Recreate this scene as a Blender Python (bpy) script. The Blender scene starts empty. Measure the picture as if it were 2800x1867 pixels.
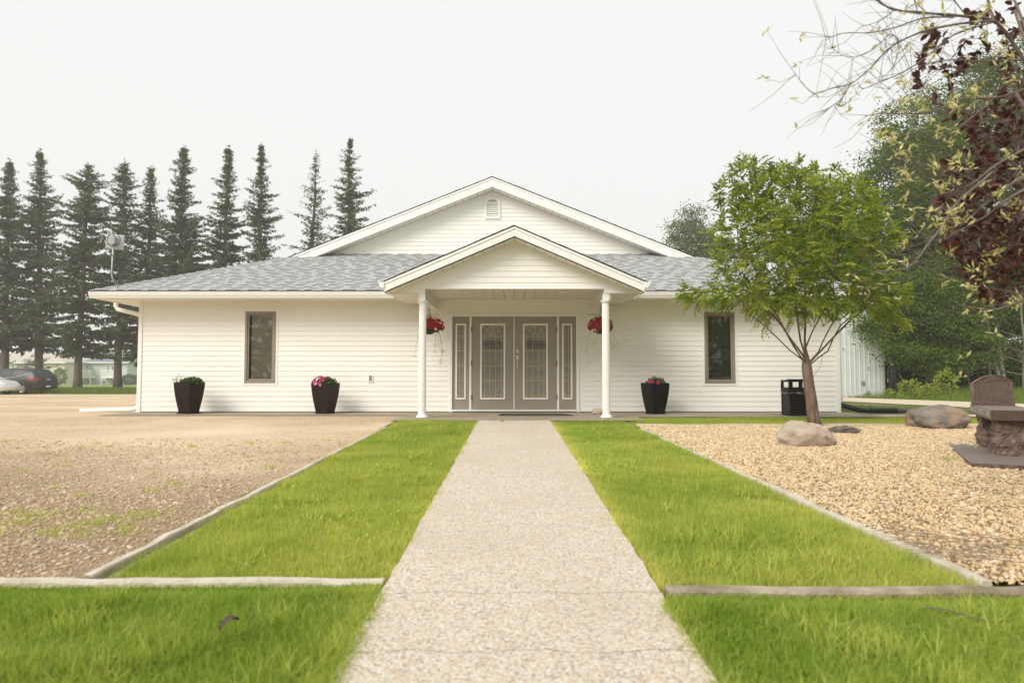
import bpy, bmesh, math, random
import numpy as np
from mathutils import Vector, Matrix, Quaternion

S = bpy.context.scene
COL = S.collection
R = math.radians

# ------------------------------------------------------------------ camera
CAMZ = 0.82
cd = bpy.data.cameras.new('camera')
cam = bpy.data.objects.new('camera', cd)
COL.objects.link(cam)
cam.location = (0, 0, CAMZ)
cam.rotation_euler = (R(90) + math.atan(91.5 / 1866.7), 0, 0)
cd.lens = 24.0
cd.sensor_width = 36.0
cd.clip_start = 0.05
cd.clip_end = 3000
cd.dof.use_dof = True
cd.dof.focus_distance = 13.5
cd.dof.aperture_fstop = 2.2
S.camera = cam

# ------------------------------------------------------------------ sky and sun
SUN_EL, SUN_AZ = 39.0, -136.0          # azimuth measured clockwise from +Y (the view direction)
w = bpy.data.worlds.new('World')
S.world = w
w.use_nodes = True
nt = w.node_tree
nt.nodes.clear()
n_out = nt.nodes.new('ShaderNodeOutputWorld')
n_bg = nt.nodes.new('ShaderNodeBackground')
n_sky = nt.nodes.new('ShaderNodeTexSky')
n_sky.sky_type = 'NISHITA'
n_sky.sun_disc = False
n_sky.sun_elevation = R(SUN_EL)
n_sky.sun_rotation = R(SUN_AZ)
n_sky.air_density = 1.5
n_sky.dust_density = 9.0
n_hs = nt.nodes.new('ShaderNodeHueSaturation')
n_hs.inputs['Saturation'].default_value = 0.12
n_mix = nt.nodes.new('ShaderNodeMix')
n_mix.data_type = 'RGBA'
n_mix.inputs['Factor'].default_value = 0.9      # smoke: an even pale veil over the clear sky
n_mix.inputs['B'].default_value = (5.6, 5.63, 5.55, 1)
nt.links.new(n_sky.outputs['Color'], n_hs.inputs['Color'])
nt.links.new(n_hs.outputs['Color'], n_mix.inputs['A'])
nt.links.new(n_mix.outputs['Result'], n_bg.inputs['Color'])
n_bg.inputs['Strength'].default_value = 0.12
nt.links.new(n_bg.outputs['Background'], n_out.inputs['Surface'])

sd = bpy.data.lights.new('sun', 'SUN')
sd.energy = 1.9
sd.angle = R(30)
sd.color = (1.0, 0.93, 0.82)
sun = bpy.data.objects.new('sun', sd)
COL.objects.link(sun)
to_sun = Vector((math.cos(R(SUN_EL)) * math.sin(R(SUN_AZ)), math.cos(R(SUN_EL)) * math.cos(R(SUN_AZ)), math.sin(R(SUN_EL))))
sun.rotation_euler = to_sun.to_track_quat('Z', 'Y').to_euler()
sun.location = (-20, -5, 30)

S.view_settings.view_transform = 'Standard'
S.view_settings.look = 'None'
S.view_settings.exposure = 0.56
S.view_settings.gamma = 1.0
S.view_settings.use_curve_mapping = False
S.render.engine = 'CYCLES'
S.cycles.use_denoising = True
S.cycles.max_bounces = 8
S.cycles.diffuse_bounces = 5
S.cycles.transparent_max_bounces = 12
S.cycles.volume_bounces = 1
S.cycles.sample_clamp_indirect = 6.0

# ------------------------------------------------------------------ helpers
rng = np.random.default_rng(7)
random.seed(7)
ORG = {}


def tag(o, label=None, cat=None, group=None, kind=None):
    if label: o['label'] = label
    if cat: o['category'] = cat
    if group: o['group'] = group
    if kind: o['kind'] = kind
    return o


def thing(name, label, cat, loc=(0, 0, 0), group=None):
    o = bpy.data.objects.new(name, None)
    o.empty_display_size = 0.2
    COL.objects.link(o)
    o.location = loc
    ORG[o] = Vector(loc)
    return tag(o, label, cat, group)


def link(o, parent=None, org=None):
    COL.objects.link(o)
    if parent is not None:
        o.parent = parent
        ORG[o] = ORG[parent]
    else:
        ORG[o] = Vector(org or (0, 0, 0))
    return o


class MB:
    """collects vertices and faces in world coordinates"""
    def __init__(s):
        s.v, s.f, s.m = [], [], []

    def add(s, vs, fs, mi=0):
        b = len(s.v)
        s.v += [tuple(v) for v in vs]
        for f in fs:
            s.f.append([b + i for i in f])
            s.m.append(mi)
        return s

    def hexa(s, a, mi=0):
        # eight corners: bottom ring 0-3, top ring 4-7
        return s.add(a, [(3, 2, 1, 0), (4, 5, 6, 7), (0, 1, 5, 4), (1, 2, 6, 5), (2, 3, 7, 6), (3, 0, 4, 7)], mi)

    def box(s, x0, x1, y0, y1, z0, z1, mi=0):
        return s.hexa([(x0, y0, z0), (x1, y0, z0), (x1, y1, z0), (x0, y1, z0),
                       (x0, y0, z1), (x1, y0, z1), (x1, y1, z1), (x0, y1, z1)], mi)

    def prism_y(s, poly, y0, y1, mi=0):
        n = len(poly)
        vs = [(x, y0, z) for x, z in poly] + [(x, y1, z) for x, z in poly]
        fs = [tuple(range(n)), tuple(reversed(range(n, 2 * n)))]
        fs += [(i, i + n, (i + 1) % n + n, (i + 1) % n) for i in range(n)]
        return s.add(vs, fs, mi)

    def prism_x(s, poly, x0, x1, mi=0):
        n = len(poly)
        vs = [(x0, y, z) for y, z in poly] + [(x1, y, z) for y, z in poly]
        fs = [tuple(reversed(range(n))), tuple(range(n, 2 * n))]
        fs += [((i + 1) % n, (i + 1) % n + n, i + n, i) for i in range(n)]
        return s.add(vs, fs, mi)

    def tube(s, pts, rad, n=8, mi=0, cap=True):
        pts = [Vector(p) for p in pts]
        if not hasattr(rad, '__len__'): rad = [rad] * len(pts)
        b = len(s.v)
        up = None
        for i, p in enumerate(pts):
            d = (pts[min(i + 1, len(pts) - 1)] - pts[max(i - 1, 0)])
            if d.length < 1e-9: d = Vector((0, 0, 1))
            d.normalize()
            if up is None:
                up = Vector((0, 0, 1)) if abs(d.z) < 0.9 else Vector((1, 0, 0))
            sx = d.cross(up)
            if sx.length < 1e-6: sx = d.orthogonal()
            sx.normalize()
            sy = sx.cross(d).normalized()
            up = sy
            for k in range(n):
                a = 2 * math.pi * k / n
                s.v.append(tuple(p + (sx * math.cos(a) + sy * math.sin(a)) * rad[i]))
        for i in range(len(pts) - 1):
            for k in range(n):
                k2 = (k + 1) % n
                s.f.append([b + i * n + k, b + i * n + k2, b + (i + 1) * n + k2, b + (i + 1) * n + k]); s.m.append(mi)
        if cap:
            s.f.append([b + k for k in reversed(range(n))]); s.m.append(mi)
            e = b + (len(pts) - 1) * n
            s.f.append([e + k for k in range(n)]); s.m.append(mi)
        return s

    def lathe(s, prof, c, n=24, mi=0):
        b = len(s.v)
        for r, z in prof:
            for k in range(n):
                a = 2 * math.pi * k / n
                s.v.append((c[0] + r * math.cos(a), c[1] + r * math.sin(a), c[2] + z))
        for i in range(len(prof) - 1):
            for k in range(n):
                k2 = (k + 1) % n
                s.f.append([b + i * n + k, b + i * n + k2, b + (i + 1) * n + k2, b + (i + 1) * n + k]); s.m.append(mi)
        s.f.append([b + k for k in reversed(range(n))]); s.m.append(mi)
        e = b + (len(prof) - 1) * n
        s.f.append([e + k for k in range(n)]); s.m.append(mi)
        return s

    def build(s, name, mats, parent=None, label=None, kind=None, smooth=False, org=None, bevel=0):
        o_ = ORG[parent] if parent is not None else Vector(org or (0, 0, 0))
        me = bpy.data.meshes.new(name)
        me.from_pydata([(v[0] - o_[0], v[1] - o_[1], v[2] - o_[2]) for v in s.v], [], s.f)
        if not isinstance(mats, (list, tuple)): mats = [mats]
        for m in mats: me.materials.append(m)
        if len(mats) > 1: me.polygons.foreach_set('material_index', s.m)
        if smooth: me.polygons.foreach_set('use_smooth', [True] * len(me.polygons))
        me.update()
        o = bpy.data.objects.new(name, me)
        link(o, parent, org)
        if parent is None: o.location = o_
        if bevel:
            bv = o.modifiers.new('bevel', 'BEVEL')
            bv.width = bevel; bv.segments = 2; bv.limit_method = 'ANGLE'; bv.angle_limit = R(40)
        if label: o['label'] = label
        if kind: o['kind'] = kind
        return o


def npmesh(name, V, F, mat, parent=None, tint=None, kind=None, org=None):
    """mesh from numpy arrays; F is (n,3) or (n,4); tint one value per face"""
    V = np.asarray(V, dtype=np.float32)
    F = np.asarray(F, dtype=np.int32)
    o_ = ORG[parent] if parent is not None else Vector(org or (0, 0, 0))
    V = V - np.array(o_, dtype=np.float32)
    me = bpy.data.meshes.new(name)
    k = F.shape[1]
    me.vertices.add(len(V)); me.vertices.foreach_set('co', V.ravel())
    me.loops.add(F.size); me.loops.foreach_set('vertex_index', F.ravel())
    me.polygons.add(len(F))
    me.polygons.foreach_set('loop_start', np.arange(len(F), dtype=np.int32) * k)
    me.update(calc_edges=True)
    if tint is not None:
        a = me.attributes.new('tint', 'FLOAT', 'FACE')
        a.data.foreach_set('value', np.asarray(tint, dtype=np.float32))
    if isinstance(mat, (list, tuple)):
        for m in mat: me.materials.append(m)
    else:
        me.materials.append(mat)
    o = bpy.data.objects.new(name, me)
    link(o, parent, org)
    if parent is None: o.location = o_
    if kind: o['kind'] = kind
    return o


def unit(a):
    return a / np.maximum(np.linalg.norm(a, axis=1, keepdims=True), 1e-9)


def kites(P, D, L, W, rg=rng, fold=0.0):
    """one four-cornered leaf per row: base P, direction D, length L, width W"""
    n = len(P)
    D = unit(D)
    Sd = unit(np.cross(D, rg.normal(size=(n, 3))))
    L = np.broadcast_to(np.asarray(L, float).reshape(-1, 1), (n, 1)); W = np.broadcast_to(np.asarray(W, float).reshape(-1, 1), (n, 1))
    mid = P + D * L * 0.45
    if fold: mid = mid + np.cross(D, Sd) * L * fold
    V = np.stack([P, mid - Sd * W / 2, P + D * L, mid + Sd * W / 2], axis=1).reshape(-1, 3)
    F = np.arange(4 * n).reshape(-1, 4)
    return V, F


def copy_tree(o, parent=None):
    c = o.copy()
    COL.objects.link(c)
    if parent is not None: c.parent = parent
    ORG[c] = ORG[o]
    for ch in [x for x in o.children]:
        copy_tree(ch, c)
    return c


# ground level: level beside the building, falling gently away on every side
def zg(x, y):
    y = np.asarray(y, float)
    return np.where(y < 12.6, -0.021 * (12.6 - np.maximum(y, -40)), np.where(y < 15, 0.0, np.where(y < 46, -0.0155 * (y - 15), -0.48 - 0.0067 * (np.minimum(y, 300) - 46))))


def G(x, y): return float(zg(x, y))


def at(px, py, Y):
    """world point seen at pixel (px, py) of the 2800 wide photograph at distance Y"""
    u = (px - 1400) / 1866.7; v = (933.5 - py) / 1866.7
    th = math.atan(91.5 / 1866.7)
    yd = math.cos(th) - v * math.sin(th); zd = math.sin(th) + v * math.cos(th)
    t = Y / yd
    return Vector((u * t, Y, CAMZ + zd * t))


# ------------------------------------------------------------------ materials
def mat(name, c1, c2=None, scale=6.0, rough=0.6, bump=0.0, bscale=None, spec=0.5, metal=0.0, detail=5.0, lo=0.35, hi=0.65, c3=None, s3=1.0, f3=0.3, coat=0.0, stretch=None):
    m = bpy.data.materials.new(name)
    m.use_nodes = True
    t = m.node_tree
    b = t.nodes['Principled BSDF']
    b.inputs['Roughness'].default_value = rough
    b.inputs['Specular IOR Level'].default_value = spec
    b.inputs['Metallic'].default_value = metal
    b.inputs['Coat Weight'].default_value = coat
    b.inputs['Base Color'].default_value = (*c1, 1)
    if c2 is None and not bump: return m
    tc = t.nodes.new('ShaderNodeTexCoord')
    src = tc.outputs['Object']
    if stretch:
        mp = t.nodes.new('ShaderNodeMapping'); mp.inputs['Scale'].default_value = stretch
        t.links.new(src, mp.inputs['Vector']); src = mp.outputs['Vector']
    if c2 is not None:
        nz = t.nodes.new('ShaderNodeTexNoise'); nz.inputs['Scale'].default_value = scale; nz.inputs['Detail'].default_value = detail
        nz.inputs['Roughness'].default_value = 0.65
        t.links.new(src, nz.inputs['Vector'])
        rp = t.nodes.new('ShaderNodeMapRange'); rp.inputs['From Min'].default_value = lo; rp.inputs['From Max'].default_value = hi
        t.links.new(nz.outputs['Fac'], rp.inputs['Value'])
        mx = t.nodes.new('ShaderNodeMix'); mx.data_type = 'RGBA'
        mx.inputs['A'].default_value = (*c1, 1); mx.inputs['B'].default_value = (*c2, 1)
        t.links.new(rp.outputs['Result'], mx.inputs['Factor'])
        last = mx.outputs['Result']
        if c3 is not None:
            n3 = t.nodes.new('ShaderNodeTexNoise'); n3.inputs['Scale'].default_value = s3; n3.inputs['Detail'].default_value = 3
            t.links.new(src, n3.inputs['Vector'])
            r3 = t.nodes.new('ShaderNodeMapRange'); r3.inputs['From Min'].default_value = 0.45; r3.inputs['From Max'].default_value = 0.75; r3.inputs['To Max'].default_value = f3
            t.links.new(n3.outputs['Fac'], r3.inputs['Value'])
            m3 = t.nodes.new('ShaderNodeMix'); m3.data_type = 'RGBA'; m3.inputs['B'].default_value = (*c3, 1)
            t.links.new(r3.outputs['Result'], m3.inputs['Factor']); t.links.new(last, m3.inputs['A'])
            last = m3.outputs['Result']
        t.links.new(last, b.inputs['Base Color'])
    if bump:
        nb = t.nodes.new('ShaderNodeTexNoise'); nb.inputs['Scale'].default_value = bscale or scale * 4; nb.inputs['Detail'].default_value = 6
        t.links.new(src, nb.inputs['Vector'])
        bp = t.nodes.new('ShaderNodeBump'); bp.inputs['Strength'].default_value = bump; bp.inputs['Distance'].default_value = 0.02
        t.links.new(nb.outputs['Fac'], bp.inputs['Height']); t.links.new(bp.outputs['Normal'], b.inputs['Normal'])
    return m


def leafmat(name, c1, c2, trans=0.35, tcol=None, rough=0.5, spec=0.35):
    """leaves: colour between c1 and c2 by the per-leaf tint, part of the light passes through"""
    m = bpy.data.materials.new(name)
    m.use_nodes = True
    t = m.node_tree
    b = t.nodes['Principled BSDF']; out = t.nodes['Material Output']
    b.inputs['Roughness'].default_value = rough; b.inputs['Specular IOR Level'].default_value = spec
    at_ = t.nodes.new('ShaderNodeAttribute'); at_.attribute_name = 'tint'
    mx = t.nodes.new('ShaderNodeMix'); mx.data_type = 'RGBA'
    mx.inputs['A'].default_value = (*c1, 1); mx.inputs['B'].default_value = (*c2, 1)
    t.links.new(at_.outputs['Fac'], mx.inputs['Factor'])
    t.links.new(mx.outputs['Result'], b.inputs['Base Color'])
    tr = t.nodes.new('ShaderNodeBsdfTranslucent')
    hs = t.nodes.new('ShaderNodeMix'); hs.data_type = 'RGBA'; hs.blend_type = 'MULTIPLY'; hs.inputs['Factor'].default_value = 1
    hs.inputs['B'].default_value = (*(tcol or (1.3, 1.25, 0.7)), 1)
    t.links.new(mx.outputs['Result'], hs.inputs['A']); t.links.new(hs.outputs['Result'], tr.inputs['Color'])
    ms = t.nodes.new('ShaderNodeMixShader'); ms.inputs['Fac'].default_value = trans
    t.links.new(b.outputs['BSDF'], ms.inputs[1]); t.links.new(tr.outputs['BSDF'], ms.inputs[2])
    t.links.new(ms.outputs['Shader'], out.inputs['Surface'])
    return m


def stonemat(name, cols, scale, rough=0.8, bump=0.5, instance=False, dark=None, big=None):
    """small stones: one colour per cell (or per instance) out of a list"""
    m = bpy.data.materials.new(name)
    m.use_nodes = True
    t = m.node_tree
    b = t.nodes['Principled BSDF']; b.inputs['Roughness'].default_value = rough; b.inputs['Specular IOR Level'].default_value = 0.3
    rp = t.nodes.new('ShaderNodeValToRGB')
    rp.color_ramp.interpolation = 'CONSTANT' if not instance else 'LINEAR'
    el = rp.color_ramp.elements
    while len(el) < len(cols): el.new(0.5)
    for i, c in enumerate(cols):
        el[i].position = i / len(cols); el[i].color = (*c, 1)
    tc = t.nodes.new('ShaderNodeTexCoord')
    if instance:
        oi = t.nodes.new('ShaderNodeObjectInfo')
        t.links.new(oi.outputs['Random'], rp.inputs['Fac'])
        t.links.new(rp.outputs['Color'], b.inputs['Base Color'])
        return m
    vo = t.nodes.new('ShaderNodeTexVoronoi'); vo.inputs['Scale'].default_value = scale
    t.links.new(tc.outputs['Object'], vo.inputs['Vector'])
    sp = t.nodes.new('ShaderNodeSeparateColor')
    t.links.new(vo.outputs['Color'], sp.inputs['Color']); t.links.new(sp.outputs['Red'], rp.inputs['Fac'])
    last = rp.outputs['Color']
    ve = t.nodes.new('ShaderNodeTexVoronoi'); ve.feature = 'DISTANCE_TO_EDGE'; ve.inputs['Scale'].default_value = scale
    t.links.new(tc.outputs['Object'], ve.inputs['Vector'])
    if dark is not None:
        mr = t.nodes.new('ShaderNodeMapRange'); mr.inputs['From Max'].default_value = 0.09; mr.inputs['To Min'].default_value = 0.75; mr.inputs['To Max'].default_value = 0.0
        t.links.new(ve.outputs['Distance'], mr.inputs['Value'])
        mx = t.nodes.new('ShaderNodeMix'); mx.data_type = 'RGBA'; mx.inputs['B'].default_value = (*dark, 1)
        t.links.new(last, mx.inputs['A']); t.links.new(mr.outputs['Result'], mx.inputs['Factor']); last = mx.outputs['Result']
    if big is not None:
        nz = t.nodes.new('ShaderNodeTexNoise'); nz.inputs['Scale'].default_value = big[1]; nz.inputs['Detail'].default_value = 4
        t.links.new(tc.outputs['Object'], nz.inputs['Vector'])
        r3 = t.nodes.new('ShaderNodeMapRange'); r3.inputs['From Min'].default_value = 0.42; r3.inputs['From Max'].default_value = 0.68; r3.inputs['To Max'].default_value = big[2]
        t.links.new(nz.outputs['Fac'], r3.inputs['Value'])
        m3 = t.nodes.new('ShaderNodeMix'); m3.data_type = 'RGBA'; m3.inputs['B'].default_value = (*big[0], 1)
        t.links.new(last, m3.inputs['A']); t.links.new(r3.outputs['Result'], m3.inputs['Factor']); last = m3.outputs['Result']
    t.links.new(last, b.inputs['Base Color'])
    bp = t.nodes.new('ShaderNodeBump'); bp.inputs['Strength'].default_value = bump; bp.inputs['Distance'].default_value = 0.006
    mr2 = t.nodes.new('ShaderNodeMapRange'); mr2.inputs['From Max'].default_value = 0.25
    t.links.new(ve.outputs['Distance'], mr2.inputs['Value'])
    t.links.new(mr2.outputs['Result'], bp.inputs['Height']); t.links.new(bp.outputs['Normal'], b.inputs['Normal'])
    return m


def glassmat(name, tint=(0.9, 0.92, 0.9), refl=0.12, rough=0.02):
    m = bpy.data.materials.new(name)
    m.use_nodes = True
    t = m.node_tree
    t.nodes.remove(t.nodes['Principled BSDF'])
    out = t.nodes['Material Output']
    tr = t.nodes.new('ShaderNodeBsdfTransparent'); tr.inputs['Color'].default_value = (*tint, 1)
    gl = t.nodes.new('ShaderNodeBsdfGlossy'); gl.inputs['Roughness'].default_value = rough
    lw = t.nodes.new('ShaderNodeFresnel'); lw.inputs['IOR'].default_value = 1.5
    ad = t.nodes.new('ShaderNodeMath'); ad.operation = 'ADD'; ad.use_clamp = True; ad.inputs[1].default_value = refl
    ms = t.nodes.new('ShaderNodeMixShader')
    t.links.new(lw.outputs['Fac'], ad.inputs[0]); t.links.new(ad.outputs['Value'], ms.inputs['Fac'])
    t.links.new(tr.outputs['BSDF'], ms.inputs[1]); t.links.new(gl.outputs['BSDF'], ms.inputs[2])
    t.links.new(ms.outputs['Shader'], out.inputs['Surface'])
    return m
# ------------------------------------------------------------------ ground and paving
M = {}
M['field'] = mat('field_grass', (0.16, 0.25, 0.03), (0.23, 0.31, 0.045), 0.35, 0.9, 0.4, 3.0, c3=(0.12, 0.2, 0.03), s3=0.12, f3=0.7)
M['verge'] = mat('verge_soil', (0.10, 0.13, 0.03), (0.19, 0.18, 0.07), 1.5, 0.95, 0.6, 14.0)
M['lot'] = stonemat('lot_gravel', [(0.62, 0.47, 0.30), (0.7, 0.55, 0.37), (0.54, 0.39, 0.24), (0.73, 0.59, 0.41), (0.45, 0.32, 0.2), (0.65, 0.5, 0.32)], 48, 0.9, 0.7, dark=(0.22, 0.15, 0.09), big=((0.76, 0.61, 0.43), 0.35, 0.9))
M['bed'] = stonemat('bed_soil', [(0.3, 0.2, 0.1), (0.42, 0.29, 0.16), (0.24, 0.16, 0.09)], 36, 0.9, 0.8, dark=(0.1, 0.065, 0.035))
M['path'] = stonemat('exposed_aggregate', [(0.66, 0.585, 0.49), (0.74, 0.68, 0.59), (0.56, 0.42, 0.28), (0.68, 0.61, 0.51), (0.36, 0.33, 0.29), (0.78, 0.72, 0.63), (0.62, 0.545, 0.45), (0.66, 0.51, 0.36)], 92, 0.75, 0.5, dark=(0.52, 0.45, 0.36), big=((0.52, 0.43, 0.33), 0.9, 0.4))
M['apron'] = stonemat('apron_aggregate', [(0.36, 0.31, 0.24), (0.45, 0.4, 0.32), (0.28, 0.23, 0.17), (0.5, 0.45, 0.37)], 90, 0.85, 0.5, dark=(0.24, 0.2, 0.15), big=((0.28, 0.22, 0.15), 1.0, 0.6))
M['conc'] = mat('pale_concrete', (0.5, 0.47, 0.41), (0.6, 0.56, 0.49), 3, 0.85, 0.3, 40, c3=(0.36, 0.32, 0.26), s3=5, f3=0.5)
M['drive'] = mat('driveway_concrete', (0.56, 0.47, 0.34), (0.63, 0.54, 0.41), 1.2, 0.9, 0.2, 20)
M['timber'] = mat('weathered_edging', (0.52, 0.46, 0.37), (0.65, 0.6, 0.51), 9, 0.85, 0.5, 60, c3=(0.3, 0.24, 0.17), s3=3.5, f3=0.55)


def sheet(name, m, xl, xr, ys, off, label=None, kind='structure', nx=1, jitter=0.0):
    """a strip of ground between x = xl(y) and x = xr(y), following the fall of the land"""
    f0 = xl if callable(xl) else (lambda y: xl)
    f1 = xr if callable(xr) else (lambda y: xr)
    b = MB()
    n = nx + 1
    for y in ys:
        for i in range(n):
            x = f0(y) + (f1(y) - f0(y)) * i / nx
            b.v.append((x, y, G(x, y) + off))
    for j in range(len(ys) - 1):
        for i in range(nx):
            a = j * n + i
            b.f.append([a, a + 1, a + n + 1, a + n]); b.m.append(0)
    return b.build(name, m, kind=kind)


t_ = M['lot'].node_tree
b_ = t_.nodes['Principled BSDF']
old_ = b_.inputs['Base Color'].links[0].from_socket
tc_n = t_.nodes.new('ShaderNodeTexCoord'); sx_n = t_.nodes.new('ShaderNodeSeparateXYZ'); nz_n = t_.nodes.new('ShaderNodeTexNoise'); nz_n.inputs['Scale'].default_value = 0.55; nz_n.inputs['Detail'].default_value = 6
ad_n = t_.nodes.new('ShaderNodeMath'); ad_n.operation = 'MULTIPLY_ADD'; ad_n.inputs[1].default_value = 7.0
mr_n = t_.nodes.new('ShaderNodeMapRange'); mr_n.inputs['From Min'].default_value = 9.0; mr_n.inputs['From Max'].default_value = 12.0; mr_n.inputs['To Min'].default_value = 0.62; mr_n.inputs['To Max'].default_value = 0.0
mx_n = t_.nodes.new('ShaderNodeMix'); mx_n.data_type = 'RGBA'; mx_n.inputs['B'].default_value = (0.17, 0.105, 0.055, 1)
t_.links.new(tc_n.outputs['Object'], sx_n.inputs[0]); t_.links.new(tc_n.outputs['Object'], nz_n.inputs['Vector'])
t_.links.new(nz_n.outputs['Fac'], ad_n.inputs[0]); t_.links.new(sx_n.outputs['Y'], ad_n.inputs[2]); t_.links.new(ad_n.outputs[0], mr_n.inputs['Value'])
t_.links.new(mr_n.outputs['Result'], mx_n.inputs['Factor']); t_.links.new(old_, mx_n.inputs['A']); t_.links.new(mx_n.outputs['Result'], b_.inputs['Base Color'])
YS_ALL = [-120, -40, -20, -5, 0, 3.4, 6, 9, 12.6, 15, 20, 30, 46, 60, 80, 110, 150, 220, 300, 420]
sheet('ground', M['field'], -420, 420, YS_ALL, -0.035, nx=8)
sheet('gravel_lot', M['lot'], -80, lambda y: -2.10, [3.47, 5, 7, 9, 11, 12.4], 0.0)
sheet('gravel_lot', M['lot'], -80, lambda y: -1.30 - 6.9 * min(1, max(0, (y - 14.2) / 0.6)), [12.4, 12.6, 13.5, 14.2, 14.6, 15, 15.1], 0.0)
sheet('gravel_lot', M['lot'], -80, -8.0, [15.1, 20, 30, 40, 46.5], 0.0)
sheet('gravel_bed', M['bed'], lambda y: 2.30 - 0.25 * (y - 3.4) / 7.6, 9.5, [3.42, 5, 7, 9, 11.55], 0.0)
pth = MB(); pth.add([(-0.6, y_, G(0, y_) - 0.012) for y_ in (-4, 12.3)] + [(0.68, y_, G(0, y_) - 0.012) for y_ in (12.3, -4)], [(3, 2, 1, 0)])
pth = pth.build('path', mat('path_joint', (0.26, 0.2, 0.14), rough=1), kind='structure')
rj = random.Random(8)
def jag(y_): return [(-0.61 + 1.30 * i / 26, y_ + rj.uniform(-0.010, 0.010) + 0.012 * math.sin(i * 0.7 + y_ * 9)) for i in range(27)]
JY = [-4, 0.9, 2.575, 3.215, 6.6, 9.6, 12.3]
J = [jag(y_) if 0 < k_ < 6 else [(-0.61 + 1.30 * i / 26, y_) for i in range(27)] for k_, y_ in enumerate(JY)]
for k_ in range(6):
    b = MB(); lo_, hi_ = J[k_], J[k_ + 1]
    mm = max(2, int((JY[k_ + 1] - JY[k_]) / 0.12))
    g_ = 0.0022 if JY[k_] in (2.575, 3.215) else 0.0012
    for j in range(mm + 1):
        for i in range(27):
            f = j / mm
            y_ = (lo_[i][1] + g_) * (1 - f) + (hi_[i][1] - g_) * f
            x_ = lo_[i][0] + (0.004 * math.sin(y_ * 2.1) + 0.003 * math.sin(y_ * 17.3 + i) + rj.uniform(-0.006, 0.006) if i in (0, 26) else 0)
            b.v.append((x_, y_, G(0, y_) + 0.012))
    for j in range(mm):
        for i in range(26): b.f.append([j * 27 + i, j * 27 + i + 1, (j + 1) * 27 + i + 1, (j + 1) * 27 + i]); b.m.append(0)
    b.build('slab', M['path'], pth)
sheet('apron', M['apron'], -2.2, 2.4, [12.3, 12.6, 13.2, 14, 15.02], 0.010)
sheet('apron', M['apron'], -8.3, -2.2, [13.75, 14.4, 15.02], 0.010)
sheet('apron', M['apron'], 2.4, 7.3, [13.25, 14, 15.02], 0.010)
sheet('pavement', M['conc'], 7.3, 11.0, [13.3, 13.6, 14.0], 0.012)
sheet('verge', M['verge'], 7.2, 12.2, [14.0, 15, 17, 20, 24, 30, 34], -0.012)
sheet('driveway', M['drive'], 12.2, 16.4, [-20, 0, 12.6, 15, 20, 26, 34], 0.008)
sheet('road', mat('road_asphalt', (0.12, 0.115, 0.11), (0.16, 0.15, 0.14), 4, 0.9), -90, 90, [-14, -11, -8, -6.5], 0.0)
sheet('verge', M['verge'], -90, -9, [46.5, 50, 56, 62, 67], -0.014)

# the edging strips of the lawns, one thing each
M['timber_old'] = mat('old_brown_edging', (0.24, 0.19, 0.13), (0.44, 0.38, 0.29), 7, 0.9, 0.6, 50, c3=(0.15, 0.11, 0.07), s3=3, f3=0.6)


def edging(name, label, p0, p1, wd, h0, h1, seg=10, m=None):
    d = Vector((p1[0] - p0[0], p1[1] - p0[1], 0)).normalized()
    sd_ = Vector((-d.y, d.x, 0)) * wd / 2
    b = MB()
    r_ = random.Random(int(p0[0] * 100))
    for i in range(seg + 1):
        t = i / seg
        c = Vector((p0[0] + (p1[0] - p0[0]) * t, p0[1] + (p1[1] - p0[1]) * t, 0)) + sd_.normalized() * r_.uniform(-0.008, 0.008)
        z = G(c.x, c.y) + h0 + (h1 - h0) * t + r_.uniform(-0.006, 0.006)
        g = G(c.x, c.y) - 0.1
        for q, zz in ((-1, g), (-1, z - 0.012), (-0.8, z), (0.8, z), (1, z - 0.012), (1, g)):
            b.v.append((c.x + sd_.x * q, c.y + sd_.y * q, zz))
    for i in range(seg):
        for k in range(5):
            b.f.append([i * 6 + k, i * 6 + k + 1, (i + 1) * 6 + k + 1, (i + 1) * 6 + k]); b.m.append(0)
    b.f.append([0, 1, 2, 3, 4, 5]); b.f.append([seg * 6 + k for k in (5, 4, 3, 2, 1, 0)]); b.m += [0, 0]
    o = b.build(name, m or M['timber'])
    return tag(o, label, 'edging', 'edging strips round the lawns')


edging('lawn_edging', 'pale edging strip across the grass on the left, between near lawn and far lawn', (-5.5, 3.42), (-0.635, 3.43), 0.065, 0.006, 0.006, 24)
edging('lawn_edging', 'weathered edging strip across the grass on the right, from path to gravel bed', (0.73, 3.30), (5.0, 3.22), 0.085, 0.008, 0.02, 24, M['timber_old'])
edging('lawn_edging', 'long pale edging strip between the gravel lot and the left lawn', (-2.14, 3.50), (-2.06, 11.3), 0.055, 0.008, 0.004, 40)
edging('lawn_edging', 'long thin edging strip between the right lawn and the pebble bed', (2.30, 3.36), (2.06, 10.9), 0.055, 0.022, 0.01, 40)
edging('lawn_edging', 'low edging strip between pebble bed and narrow grass band by the building', (2.1, 11.55), (9.5, 11.6), 0.05, 0.02, 0.02, 20)

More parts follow.
